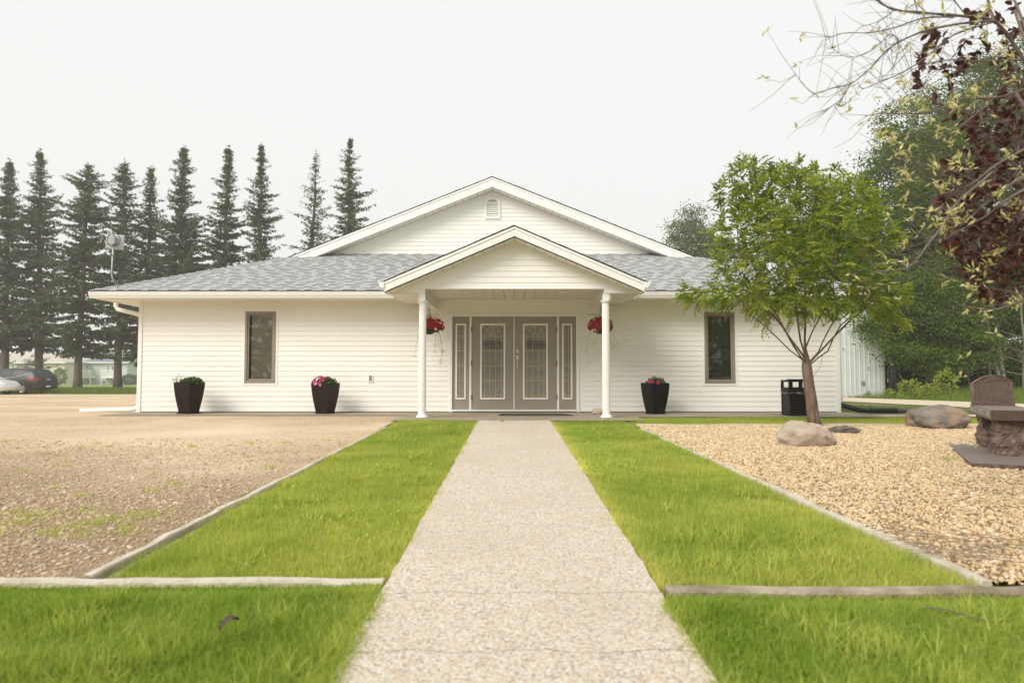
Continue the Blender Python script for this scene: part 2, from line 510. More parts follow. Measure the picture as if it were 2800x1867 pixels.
# ------------------------------------------------------------------ the office building
W = M['white'] = mat('white_vinyl', (0.88, 0.865, 0.82), (0.91, 0.895, 0.85), 0.8, 0.42, 0.05, 3.0, lo=0.3, hi=0.7)
M['trim'] = mat('white_trim', (0.87, 0.865, 0.84), (0.9, 0.895, 0.87), 3, 0.38)
M['soffit'] = mat('soffit_vinyl', (0.78, 0.74, 0.68), (0.82, 0.78, 0.72), 2, 0.5)
M['taupe'] = mat('taupe_paint', (0.31, 0.265, 0.22), (0.33, 0.285, 0.24), 4, 0.45)
M['taupe_d'] = mat('taupe_vinyl', (0.27, 0.23, 0.185), (0.29, 0.25, 0.2), 4, 0.45)
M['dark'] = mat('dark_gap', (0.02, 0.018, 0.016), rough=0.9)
M['shingle'] = mat('light_grey_shingle', (0.34, 0.345, 0.345), (0.42, 0.425, 0.425), 9, 0.9, 0.4, 220, c3=(0.30, 0.325, 0.335), s3=0.8, f3=0.35)
M['shingle_e'] = mat('shingle_edge', (0.03, 0.031, 0.033), (0.05, 0.051, 0.051), 20, 0.95)
M['brass'] = mat('brass_came', (0.62, 0.47, 0.16), (0.7, 0.55, 0.22), 6, 0.4, spec=0.6)
M['doorglass'] = mat('door_glass', (0.2, 0.195, 0.18), (0.3, 0.29, 0.265), 5, 0.12, 0.15, 9, spec=0.8)
M['pane'] = glassmat('window_glass', (0.96, 0.96, 0.94), 0.03)
M['chrome'] = mat('satin_nickel', (0.72, 0.68, 0.6), rough=0.28, metal=0.9)
M['black'] = mat('black_paint', (0.018, 0.017, 0.016), rough=0.5)
M['found'] = mat('foundation_concrete', (0.22, 0.2, 0.16), (0.28, 0.25, 0.2), 6, 0.9, 0.3, 40)

YW = 15.0
XL, XR = -8.14, 7.12
XC = -0.51
EV = 8.37                      # half width at the eaves
PI_ = 0.40                     # roof pitch
YE = 14.34
ZE = 2.60
RZ = ZE + PI_ * EV
HC = 0.110

bld = thing('office_building', 'long white vinyl sided office building with gabled porch and grey shingled roof', 'building', (XC, YW, 0))

# walls behind the siding
b = MB()
OPEN = [(-5.87, -5.19, 0.64, 2.22), (-1.352, 1.453, -0.2, 2.15), (4.226, 4.897, 0.63, 2.21)]
xs = [XL - 0.03]
for o_ in OPEN: xs += [o_[0], o_[1]]
xs.append(XR + 0.03)
for i in range(0, len(xs), 2): b.box(xs[i], xs[i + 1], YW + 0.02, YW + 0.16, 0.02, 2.55)
for x0, x1, z0, z1 in OPEN:
    b.box(x0, x1, YW + 0.02, YW + 0.16, z1, 2.55)
    if z0 > 0: b.box(x0, x1, YW + 0.02, YW + 0.16, 0.02, z0)
wall = b.build('front_wall', W, bld)
b = MB(); b.box(XL - 0.02, XR + 0.02, YW + 0.035, YW + 0.15, -0.25, 0.02)
b.build('foundation', M['found'], bld)
b = MB()
b.box(XL - 0.03, XL + 0.12, YW + 0.17, 32, -0.6, 2.55)
b.build('side_wall', W, bld)
b = MB(); b.box(XR - 0.12, XR + 0.03, YW + 0.17, 32, -0.6, 2.55)
b.build('side_wall', W, bld)
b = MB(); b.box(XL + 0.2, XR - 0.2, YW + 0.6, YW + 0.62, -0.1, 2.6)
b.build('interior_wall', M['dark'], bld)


def plank(parent, za, zb, z0, xa0, xa1, xb0, xb1, Y, h=HC, m=None):
    """a siding course: leans out towards its lower edge, which overlaps the one below"""
    ya = Y - (0.003 + 0.0105 * (1 - (za - z0) / h)); yb = Y - (0.003 + 0.0105 * (1 - (zb - z0) / h))
    b = MB().hexa([(xa0, ya, za), (xa1, ya, za), (xa1, Y + 0.015, za), (xa0, Y + 0.015, za),
                   (xb0, yb, zb), (xb1, yb, zb), (xb1, Y + 0.015, zb), (xb0, Y + 0.015, zb)])
    return b.build('siding_plank', m or W, parent)


# trims cut the courses: the outer edges of the casings
CUT = [(-5.915, -5.145, 0.60, 2.262), (-1.375, 1.476, -0.2, 2.172), (4.181, 4.942, 0.59, 2.252)]
SEAM = [(-7.0, -3.6, 3.5, 6.3), (-4.5, -2.2, 2.6, 5.6), (-6.4, -2.9, 2.1, 5.2)]
z = 0.025
while z < 2.43:
    zt = min(z + HC, 2.44)
    levels = sorted({z, zt} | {c for o_ in CUT for c in o_[2:] if z < c < zt})
    spans = []
    for za, zb in zip(levels[:-1], levels[1:]):
        x = XL
        segs = []
        for x0, x1, z0, z1 in CUT:
            if za < z1 - 1e-6 and zb > z0 + 1e-6:
                segs.append((x, x0)); x = x1
        segs.append((x, XR))
        for s0, s1 in segs:
            cuts = [s0] + [c for c in SEAM[int(round(z / (2 * HC))) % 3] if s0 + 0.4 < c < s1 - 0.4] + [s1]
            for q in range(len(cuts) - 1): plank(wall, za, zb, z, cuts[q], cuts[q + 1] + (0.02 if q < len(cuts) - 2 else 0), cuts[q], cuts[q + 1] + (0.02 if q < len(cuts) - 2 else 0), YW - 0.0013 * (q % 2))
    z += HC
plank(wall, 2.44, 2.489, 2.40, -1.655, 1.755, -1.655, 1.755, YW)

# corner trims
for x0, x1 in ((XL - 0.075, XL + 0.012), (XR - 0.012, XR + 0.075)):
    b = MB(); b.box(x0, x1, YW - 0.028, YW + 0.07, 0.0, 2.44)
    b.build('corner_trim', M['trim'], bld, bevel=0.004)

# gable wall above the roof
YG = 17.80
SOF = RZ - 0.285               # underside of the main rake soffit at the ridge line
b = MB(); b.prism_y([(XC - 4.35, 3.93), (XC + 4.35, 3.93), (XC, 3.93 + 4.35 * PI_)], YG + 0.016, YG + 0.12)
gw = b.build('gable_wall', W, bld)
VX0, VX1, VZ0, VZ1 = XC - 0.19, XC + 0.19, 4.92, 5.50
z = 3.985
while z < SOF - 0.02:
    zt = min(z + HC, SOF - 0.005)
    ha, hb = (SOF - z) / PI_, (SOF - zt) / PI_
    plank(gw, z, zt, z, XC - ha, XC + ha, XC - hb, XC + hb, YG)
    z += HC

# louvred gable vent with an arched head
vent = MB()
arc = [(XC + 0.2 * math.cos(a), 5.29 + 0.21 * math.sin(a)) for a in np.linspace(0, math.pi, 17)]
outer = [(XC - 0.2, VZ0), (XC + 0.2, VZ0)] + arc
inn = [(XC + 0.148 * math.cos(a), 5.29 + 0.165 * math.sin(a)) for a in np.linspace(0, math.pi, 17)]
inner = [(XC - 0.148, VZ0 + 0.07), (XC + 0.148, VZ0 + 0.07)] + inn
n_ = len(outer)
vv = [(x, YG - 0.045, z) for x, z in outer] + [(x, YG - 0.045, z) for x, z in inner] + [(x, YG, z) for x, z in outer] + [(x, YG - 0.005, z) for x, z in inner]
ff = []
for i in range(n_):
    j = (i + 1) % n_
    ff += [(i, j, n_ + j, n_ + i), (i, 2 * n_ + i, 2 * n_ + j, j), (n_ + i, n_ + j, 3 * n_ + j, 3 * n_ + i)]
vent.add(vv, ff)
vn = vent.build('gable_vent', M['trim'], bld)
MB().prism_y([(x, z) for x, z in inner], YG - 0.0052, YG - 0.004).build('vent_backing', M['dark'], vn)
for i in range(9):
    z0 = VZ0 + 0.085 + i * 0.0505
    hw = 0.146 if z0 + 0.04 < 5.29 else 0.146 * math.sqrt(max(0.02, 1 - ((z0 + 0.035 - 5.29) / 0.165) ** 2))
    MB().hexa([(XC - hw, YG - 0.042, z0), (XC + hw, YG - 0.042, z0), (XC + hw, YG - 0.034, z0 + 0.004), (XC - hw, YG - 0.034, z0 + 0.004),
               (XC - hw, YG - 0.018, z0 + 0.036), (XC + hw, YG - 0.018, z0 + 0.036), (XC + hw, YG - 0.01, z0 + 0.038), (XC - hw, YG - 0.01, z0 + 0.038)]).build('louver', M['trim'], vn)

# ---- roof
def slab(b, poly, t):
    n = len(poly)
    vs = list(poly) + [(x, y, z - t) for x, y, z in poly]
    b.add(vs, [tuple(range(n))], 0)
    b.add(vs, [tuple(reversed(range(n, 2 * n)))], 1)
    for i in range(n):
        j = (i + 1) % n
        b.add(vs, [(i, i + n, j + n, j)], 1)


YB = 17.44                     # plane of the rake boards
YBK = 32.0
x0, x1 = XC - EV, XC + EV
run = YB - YE
b = MB()
slab(b, [(x0, YE, ZE), (x0 + run, YB, ZE + PI_ * run), (XC, YB, RZ), (XC, YBK, RZ), (x0, YBK, ZE)][::-1], 0.014)
slab(b, [(x1, YE, ZE), (x1 - run, YB, ZE + PI_ * run), (XC, YB, RZ), (XC, YBK, RZ), (x1, YBK, ZE)], 0.014)
r2 = YG + 0.03 - YE
slab(b, [(x0 + 0.002, YE, ZE), (x1 - 0.002, YE, ZE), (x1 - r2, YE + r2, ZE + PI_ * r2 - 0.002), (x0 + r2, YE + r2, ZE + PI_ * r2 - 0.002)], 0.03)
roof = b.build('roof', [M['shingle'], M['shingle_e']], bld)

# individual shingle tabs on the front slope
sl = math.sqrt(1 + PI_ ** 2)
cs, sn = 1 / sl, PI_ / sl
ex = 0.143
rs = random.Random(3)
tabs = []
nrow = int(r2 * sl / ex) + 1
for row in range(nrow):
    s0 = row * ex
    xa = x0 + s0 * cs + 0.02
    xb = x1 - s0 * cs - 0.02
    x = xa - rs.uniform(0, 0.3)
    proud = rs.random() < 0.5
    while x < xb:
        wd = rs.uniform(0.13, 0.30) if proud else rs.uniform(0.10, 0.26)
        a, c = max(x, xa), min(x + wd, xb)
        if c - a > 0.02: tabs.append((row, a, c, s0, proud))
        x += wd; proud = not proud


def tab_geo(bm_, row, a, c, s0, proud):
    t0 = 0.015 if proud else 0.005
    t1 = 0.006
    L = min(ex + 0.012, r2 * sl - s0)
    s1 = s0 + L
    def P(x, s, t): return (x, YE + s * cs - t * sn - 0.001, ZE + s * sn + t * cs)
    sh = (row * 0.37) % 0.004
    vs = [P(a, s0 - sh, 0.0005), P(c, s0 - sh, 0.0005), P(c, s1, 0.0), P(a, s1, 0.0), P(a, s0 - sh, t0), P(c, s0 - sh, t0), P(c, s1, t1), P(a, s1, t1)]
    bm_.add(vs, [(4, 5, 6, 7)], 0)
    bm_.add(vs, [(0, 1, 5, 4)], 1 if proud else 0)
    bm_.add(vs, [(1, 2, 6, 5), (3, 0, 4, 7)], 0)


hidden = lambda a, c, s0: (-2.3 + s0 * 0.95 < a and c < 2.4 - s0 * 0.95)     # under the porch roof
front = [t for t in tabs if not hidden(t[1], t[2], t[3])]
near = front[:300]
field = MB()
for t in front[300:]: tab_geo(field, *t)
field.build('shingle_field', [M['shingle'], M['shingle_e']], roof, kind='stuff')
for t in near:
    q = MB(); tab_geo(q, *t); q.build('shingle', [M['shingle'], M['shingle_e']], roof)

# hip caps
for sx in (-1, 1):
    xe = XC + sx * EV
    b = MB()
    n = 14
    for i in range(n):
        r0, r1 = run * i / n, run * (i + 1.12) / n
        r1 = min(r1, run)
        p0 = Vector((xe - sx * r0, YE + r0, ZE + PI_ * r0 + 0.012)); p1 = Vector((xe - sx * r1, YE + r1, ZE + PI_ * r1 + 0.004))
        q = Vector((sx * 0.09, 0, -0.03)); q2 = Vector((0, -0.09, -0.03))
        vs = [p0 + q, p0 + Vector((0, 0, 0.008)), p0 + q2, p1 + q, p1 + Vector((0, 0, 0.004)), p1 + q2]
        b.add(vs, [(0, 1, 4, 3), (1, 2, 5, 4)], 0)
        b.add(vs + [p0 + q - Vector((0, 0, .012)), p0 - Vector((0, 0, .006)), p0 + q2 - Vector((0, 0, .012))], [(0, 6, 7, 1), (1, 7, 8, 2)], 1)
    b.build('hip_cap', [M['shingle'], M['shingle_e']], roof)

# dark starter edge along the eave
MB().box(x0 + 0.01, x1 - 0.01, YE - 0.012, YE + 0.02, ZE - 0.03, ZE - 0.004).build('drip_edge', M['shingle_e'], roof)

# rake boards and their sloping soffit panels
def rake(xc, zr, pitch, hw, hgt, yf, th, parent, name='rake_board'):
    for sx in (-1, 1):
        b = MB()
        zt0, zt1 = zr - 0.018, zr - 0.018 - pitch * hw
        g = 0.0015 * sx
        b.prism_y([(xc + g, zt0 - hgt), (xc + sx * hw, zt1 - hgt), (xc + sx * hw, zt1), (xc + g, zt0)][::sx], yf, yf + th)
        b.prism_y([(xc + g, zt0 - 0.05), (xc + sx * hw, zt1 - 0.05), (xc + sx * hw, zt1 - 0.004), (xc + g, zt0 - 0.004)][::sx], yf - 0.014, yf - 0.0005)
        b.build(name, M['trim'], parent, bevel=0.003)


rake(XC, RZ, PI_, EV - run + 0.02, 0.25, YB + 0.01, 0.03, bld)


def rake_soffit(xc, zs, pitch, hw, y0, y1, step, parent):
    for sx in (-1, 1):
        n = int(hw / step) + 1
        for i in range(n):
            a, c = i * step + 0.004, min((i + 1) * step - 0.004, hw)
            if c - a < 0.03: continue
            za, zc = zs - pitch * a, zs - pitch * c
            vs = [(xc + sx * a, y0, za), (xc + sx * c, y0, zc), (xc + sx * c, y1, zc), (xc + sx * a, y1, za)]
            vs += [(p[0], p[1], p[2] + 0.008) for p in vs]
            MB().hexa(vs).build('soffit_panel', M['soffit'], parent)


b = MB()
for sx in (-1, 1):
    hw = EV - run
    b.hexa([(XC, YB + 0.042, RZ - 0.262), (XC + sx * hw, YB + 0.042, RZ - 0.262 - PI_ * hw), (XC + sx * hw, YG + 0.015, RZ - 0.262 - PI_ * hw), (XC, YG + 0.015, RZ - 0.262),
            (XC, YB + 0.042, RZ - 0.25), (XC + sx * hw, YB + 0.042, RZ - 0.25 - PI_ * hw), (XC + sx * hw, YG + 0.015, RZ - 0.25 - PI_ * hw), (XC, YG + 0.015, RZ - 0.25)])
rs_ = b.build('rake_soffit', M['dark'], bld)
rake_soffit(XC, RZ - 0.277, PI_, EV - run, YB + 0.042, YG + 0.012, 0.195, rs_)

# eave soffit, fascia and gutters
ZS = 2.432
PBO0_, PBO1_ = -1.80, 1.90
b = MB()
b.box(x0 + 0.10, PBO0_, YE + 0.09, YW + 0.015, ZS + 0.012, ZS + 0.02)
b.box(PBO1_, x1 - 0.10, YE + 0.09, YW + 0.015, ZS + 0.012, ZS + 0.02)
b.box(x0 + 0.10, XL - 0.02, YW + 0.02, YBK, ZS + 0.012, ZS + 0.02)
b.box(XR + 0.02, x1 - 0.10, YW + 0.02, YBK, ZS + 0.012, ZS + 0.02)
sf = b.build('eave_soffit', M['dark'], bld)
x = XL
PX0, PX1 = -1.86, 1.94
st = 0.205
while x < XR + 0.01:
    if not (x > -2.30 and x + st < 2.40):
        MB().box(x + 0.003, min(x + st - 0.003, XR + 0.05), YE + 0.088, YW - 0.004, ZS, ZS + 0.009).build('soffit_panel', M['soffit'], sf)
    x += st
for sx, xa, xb in ((-1, x0 + 0.10, XL - 0.003), (1, XR + 0.055, x1 - 0.10)):
    # corner panels, mitred; then the side runs
    xe_, xw_ = (xa, xb) if sx < 0 else (xb, xa)
    MB().box(min(xa, xb), max(xa, xb), YE + 0.088, YW - 0.004, ZS, ZS + 0.009).build('soffit_panel', M['soffit'], sf)
    y = YW
    while y < 24:
        MB().box(min(xa, xb), max(xa, xb), y + 0.003, y + 0.3 - 0.003, ZS, ZS + 0.009).build('soffit_panel', M['soffit'], sf)
        y += 0.3
b = MB()
b.box(x0 + 0.085, PBO0_, YE + 0.062, YE + 0.086, ZS - 0.012, ZE - 0.035)
b.build('fascia', M['trim'], bld)
b = MB()
b.box(PBO1_, x1 - 0.085, YE + 0.062, YE + 0.086, ZS - 0.012, ZE - 0.035)
b.build('fascia', M['trim'], bld)
b = MB()
b.box(x0 + 0.062, x0 + 0.0845, YE + 0.062, YBK, ZS - 0.012, ZE - 0.035)
b.build('fascia', M['trim'], bld)
b = MB()
b.box(x1 - 0.0845, x1 - 0.062, YE + 0.062, YBK, ZS - 0.012, ZE - 0.035)
b.build('fascia', M['trim'], bld)
GP = [(0.06, 2.438), (0.005, 2.438), (-0.004, 2.448), (-0.004, 2.462), (-0.02, 2.482), (-0.036, 2.522), (-0.04, 2.556), (-0.05, 2.56), (-0.05, 2.574), (-0.042, 2.574), (-0.03, 2.545), (0.05, 2.545), (0.06, 2.572)]
for a, c in ((x0 - 0.04, -2.50), (2.62, x1 + 0.04)):
    MB().prism_x([(YE + y, z) for y, z in GP], a, c).build('gutter', M['trim'], bld)
for sx in (-1, 1):
    xe = XC + sx * EV
    MB().prism_y([(xe - sx * y, z) for y, z in GP], YE + 0.06, YBK).build('gutter', M['trim'], bld)

# ---- porch
PXc = 0.045
PPT = 0.43
PZR = 3.616
PHW = 2.43
PYF = 12.65                    # rake plane
PYS = 13.00                    # siding of the porch gable
roofb = MB()
for sx in (-1, 1):
    d_in = (PZR - ZE) / PPT
    poly = [(PXc, PYF, PZR), (PXc + sx * (PHW + 0.05), PYF, PZR - PPT * (PHW + 0.05)), (PXc + sx * (PHW + 0.05), YE + 0.02, PZR - PPT * (PHW + 0.05)),
            (PXc + sx * d_in, YE + 0.02, ZE), (PXc, YE + (PZR - ZE) / PI_ + 0.1, PZR)]
    slab(roofb, poly if sx < 0 else poly[::-1], 0.014)
pr = roofb.build('porch_roof', [M['shingle'], M['shingle_e']], bld)
rr = random.Random(5)
eb = MB()
for sx in (-1, 1):             # ragged shingle ends along the rake
    s = 0.0
    while s < PHW + 0.05:
        e = min(s + rr.uniform(0.1, 0.2), PHW + 0.05)
        t = rr.choice([0.003, 0.006, 0.009])
        za, zb = PZR - PPT * s, PZR - PPT * e
        eb.hexa([(PXc + sx * s, PYF - 0.012, za - 0.008), (PXc + sx * e, PYF - 0.012, zb - 0.008), (PXc + sx * e, PYF + 0.3, zb - 0.008), (PXc + sx * s, PYF + 0.3, za - 0.008),
                 (PXc + sx * s, PYF - 0.012, za + t), (PXc + sx * e, PYF - 0.012, zb + t), (PXc + sx * e, PYF + 0.3, zb + t), (PXc + sx * s, PYF + 0.3, za + t)])
        s = e
eb.build('shingle_ends', M['shingle_e'], pr, kind='stuff')
eb = MB()
for sx in (-1, 1):
    s = 0.0
    while s < EV - run:
        e = min(s + rr.uniform(0.1, 0.2), EV - run)
        t = rr.choice([0.003, 0.006, 0.010])
        za, zb = RZ - PI_ * s, RZ - PI_ * e
        eb.hexa([(XC + sx * s, YB - 0.01, za - 0.008), (XC + sx * e, YB - 0.01, zb - 0.008), (XC + sx * e, YB + 0.3, zb - 0.008), (XC + sx * s, YB + 0.3, za - 0.008),
                 (XC + sx * s, YB - 0.01, za + t), (XC + sx * e, YB - 0.01, zb + t), (XC + sx * e, YB + 0.3, zb + t), (XC + sx * s, YB + 0.3, za + t)])
        s = e
eb.build('shingle_ends', M['shingle_e'], roof, kind='stuff')

rake(PXc, PZR, PPT, PHW, 0.185, PYF + 0.01, 0.03, bld)
PZS = PZR - 0.232
b = MB()
for sx in (-1, 1):
    hw = PHW
    b.hexa([(PXc, PYF + 0.042, PZS + 0.016), (PXc + sx * hw, PYF + 0.042, PZS + 0.016 - PPT * hw), (PXc + sx * hw, PYS + 0.015, PZS + 0.016 - PPT * hw), (PXc, PYS + 0.015, PZS + 0.016),
            (PXc, PYF + 0.042, PZS + 0.026), (PXc + sx * hw, PYF + 0.042, PZS + 0.026 - PPT * hw), (PXc + sx * hw, PYS + 0.015, PZS + 0.026 - PPT * hw), (PXc, PYS + 0.015, PZS + 0.026)])
ps_ = b.build('rake_soffit', M['dark'], bld)
rake_soffit(PXc, PZS, PPT, PHW - 0.02, PYF + 0.042, PYS + 0.012, 0.195, ps_)

PZ0, PZM = 2.38, 2.462          # lower edge of the gable siding outside and between the beams
PBI0, PBI1 = -1.655, 1.755      # inner faces of the two beams
PBO0, PBO1 = -1.80, 1.90
b = MB(); hwp = (PZS - PZM) / PPT
b.prism_y([(PXc - hwp, PZM), (PXc + hwp, PZM), (PXc, PZS)], PYS + 0.016, PYS + 0.09)
hw0 = (PZS - PZ0) / PPT
b.prism_y([(PXc - hw0, PZ0), (PBI0, PZ0), (PBI0, PZM - 0.001), (PXc - hwp, PZM - 0.001)], PYS + 0.016, PYS + 0.09)
b.prism_y([(PBI1, PZ0), (PXc + hw0, PZ0), (PXc + hwp, PZM - 0.001), (PBI1, PZM - 0.001)], PYS + 0.016, PYS + 0.09)
pg = b.build('porch_gable', W, bld)
z = PZ0 + 0.02
first = True
while z < PZS - 0.02:
    zt = min(z + HC * 1.0, PZS - 0.004)
    if first: zt = PZM + 0.012
    ha, hb = (PZS - z) / PPT, (PZS - zt) / PPT
    if first:
        plank(pg, z, zt, z, PXc - ha, PBI0 - 0.02, PXc - hb, PBI0 - 0.02, PYS)
        plank(pg, z, zt, z, PBI1 + 0.02, PXc + ha, PBI1 + 0.02, PXc + hb, PYS)
        first = False
    else:
        plank(pg, z, zt, z, PXc - ha, PXc + ha, PXc - hb, PXc + hb, PYS)
    z = zt
b = MB()                        # the white bead along the lower edge of the siding
b.box(PBI0, PBI1, PYS - 0.022, PYS + 0.012, PZM, PZM + 0.018)
b.box(PXc - hw0 + 0.02, PBI0, PYS - 0.022, PYS + 0.012, PZ0, PZ0 + 0.02)
b.box(PBI1, PXc + hw0 - 0.02, PYS - 0.022, PYS + 0.012, PZ0, PZ0 + 0.02)
b.box(PBI0 - 0.018, PBI0, PYS - 0.022, PYS + 0.012, PZ0 + 0.02, PZM + 0.018)
b.box(PBI1, PBI1 + 0.018, PYS - 0.022, PYS + 0.012, PZ0 + 0.02, PZM + 0.018)
b.build('siding_bead', M['trim'], bld)

# ceiling panels
ZC = 2.49
b = MB(); b.box(PBI0 - 0.1, PBI1 + 0.1, PYS + 0.09, YW + 0.01, ZC + 0.011, ZC + 0.02)
pc = b.build('porch_ceiling', M['dark'], bld)
n = 16
stp = (PBI1 - PBI0) / n
for i in range(n):
    MB().box(PBI0 + i * stp + 0.004, PBI0 + (i + 1) * stp - 0.004, PYS + 0.09, YW - 0.005, ZC, ZC + 0.009).build('ceiling_panel', M['soffit'], pc)
for cx in (-0.95, 1.05):
    MB().lathe([(0.075, 0.0), (0.075, 0.012), (0.055, 0.012), (0.05, 0.004)], (cx, 13.7, ZC - 0.013), 20).build('ceiling_light', M['trim'], pc)
# beams
for xa, xb in ((PBO0, PBI0), (PBI1, PBO1)):
    b = MB(); b.box(xa, xb, PYS + 0.02, YW - 0.018, 2.255, ZC + 0.012)
    b.build('porch_beam', M['soffit'], bld, bevel=0.004)
# small raised bracket on the right beam
MB().box(PBI1 - 0.02, PBI1 - 0.001, 13.75, 14.1, 2.34, 2.42).build('beam_bracket', M['trim'], bld)
# closed soffit beside the beams
for xa, xb in ((PXc - PHW + 0.06, PBO0 - 0.003), (PBO1 + 0.003, PXc + PHW - 0.06)):
    MB().box(xa, xb, PYS + 0.01, YE + 0.55, 2.366, 2.378).build('porch_soffit', M['soffit'], bld)
    xo = xa if xa < 0 else xb
    sg = -1 if xa < 0 else 1
    MB().box(min(xo, xo - sg * -0.02), max(xo, xo - sg * -0.02), PYF + 0.045, YE - 0.05, 2.36, 2.55).build('porch_fascia', M['trim'], bld)
    gx = PXc + sg * (PHW + 0.0)
    MB().prism_y([(gx - sg * (y - 0.06), z + 0.0) for y, z in GP], PYF - 0.02, YE - 0.055).build('porch_gutter', M['trim'], bld)

# fluted columns
for cx in (-1.717, 1.803):
    c = MB()
    cy = PYS + 0.09
    nfl = 28
    prof = []
    for zz, rr_ in ((0.045, 0.075), (2.215, 0.069)):
        for i in range(nfl * 4):
            a = 2 * math.pi * i / (nfl * 4)
            r_ = rr_ * (1 - (0.055 if (i % 4) in (1, 2) else 0.0))
            c.v.append((cx + r_ * math.cos(a), cy + r_ * math.sin(a), zz))
    m_ = nfl * 4
    for i in range(m_): c.f.append([i, (i + 1) % m_, m_ + (i + 1) % m_, m_ + i]); c.m.append(0)
    co = c.build('porch_column', M['trim'], bld)
    base = MB(); base.lathe([(0.115, 0.0), (0.118, 0.012), (0.1, 0.028), (0.078, 0.06)], (cx, cy, 0.012), 28).build('column_base', M['trim'], co, smooth=False)
    cap = MB(); cap.lathe([(0.07, 2.19), (0.082, 2.205), (0.09, 2.225), (0.105, 2.23), (0.105, 2.248), (0.06, 2.25)], (cx, cy, 0), 28).build('column_cap', M['trim'], co)
    MB().box(cx - 0.062, cx + 0.062, PYS - 0.005, PYS + 0.15, 2.248, 2.384).build('column_block', M['trim'], co, bevel=0.004)

# ---- entrance
YD = YW - 0.012
b = MB()
for xa, xb, za, zb in ((-1.375, -1.31, 0.012, 2.172), (1.41, 1.476, 0.012, 2.172), (-1.31, 1.41, 2.10, 2.172)):
    b.box(xa, xb, YD - 0.022, YW + 0.1, za, zb)
for xa, xb in ((-0.935, -0.889), (0.988, 1.034)):
    b.box(xa, xb, YD - 0.008, YW + 0.1, 0.066, 2.10)
df = b.build('door_frame', M['trim'], bld, bevel=0.004)
b = MB(); b.box(-1.309, 1.409, YD - 0.05, YW + 0.1, 0.03, 0.064)
b.build('threshold', M['trim'], bld)


def ring(b, x0, x1, z0, z1, w_, y0, y1, mi=0):
    b.box(x0, x1, y0, y1, z0, z0 + w_, mi); b.box(x0, x1, y0, y1, z1 - w_, z1, mi)
    b.box(x0, x0 + w_, y0, y1, z0 + w_, z1 - w_, mi); b.box(x1 - w_, x1, y0, y1, z0 + w_, z1 - w_, mi)


def leaf_panel(name, x0, x1, lx0, lx1, bars_x, arch, label=None):
    z0, z1 = 0.068, 2.096
    lz0, lz1 = 0.288, 1.948
    b = MB()
    y0, y1 = YD + 0.012, YW + 0.06
    b.box(x0, lx0, y0, y1, z0, z1); b.box(lx1, x1, y0, y1, z0, z1)
    b.box(lx0, lx1, y0, y1, z0, lz0); b.box(lx0, lx1, y0, y1, lz1, z1)
    d = b.build(name, M['taupe'], bld, label=label)
    b = MB(); ring(b, lx0 - 0.002, lx1 + 0.002, lz0 - 0.002, lz1 + 0.002, 0.036, y0 - 0.014, y0 + 0.02)
    b.build('lite_frame', M['trim'], d, bevel=0.006)
    gx0, gx1, gz0, gz1 = lx0 + 0.034, lx1 - 0.034, lz0 + 0.034, lz1 - 0.034
    MB().box(gx0, gx1, y0 + 0.008, y0 + 0.02, gz0, gz1).build('door_glass', M['doorglass'], d)
    b = MB()
    yb0, yb1 = y0 + 0.001, y0 + 0.0078
    w2 = 0.0042
    def hbar(z, xa=gx0, xb=gx1): b.box(xa, xb, yb0, yb1, z - w2, z + w2)
    def vbar(x, za=gz0, zb=gz1): b.box(x - w2, x + w2, yb0 + 0.0008, yb1 + 0.0008, za, zb)
    def seg(p, q):
        p = Vector((p[0], 0, p[1])); q = Vector((q[0], 0, q[1])); t = (q - p).normalized(); nn = Vector((-t.z, 0, t.x)) * w2
        pts = [p - nn, q - nn, q + nn, p + nn]
        b.hexa([(v.x, yb0 + 0.0014, v.z) for v in pts] + [(v.x, yb1 + 0.0014, v.z) for v in pts])
    zh = [gz0 + 0.05, 0.70, 1.02, 1.345, 1.665]
    for z in zh: hbar(z)
    cx = (gx0 + gx1) / 2
    for bx in bars_x: vbar(cx + bx, gz0, 1.665 if arch else gz1)
    if arch:
        ro = abs(bars_x[0]); ri = 0.062
        for rad, n_a in ((ro, 18), (ri, 10)):
            pr_ = None
            for a in np.linspace(0, math.pi, n_a):
                p = (cx + rad * math.cos(a), 1.665 + rad * 1.15 * math.sin(a))
                if pr_: seg(pr_, p)
                pr_ = p
        vbar(cx, 1.665 + ri * 1.15, gz1)
        for sx in (-1, 1): seg((cx + sx * ri * 0.72, 1.665 + ri * 0.8), (cx + sx * (gx1 - gx0) / 2, gz1))
        hbar(gz1 - 0.012)
    b.build('glazing_bars', M['brass'], d)
    return d, y0


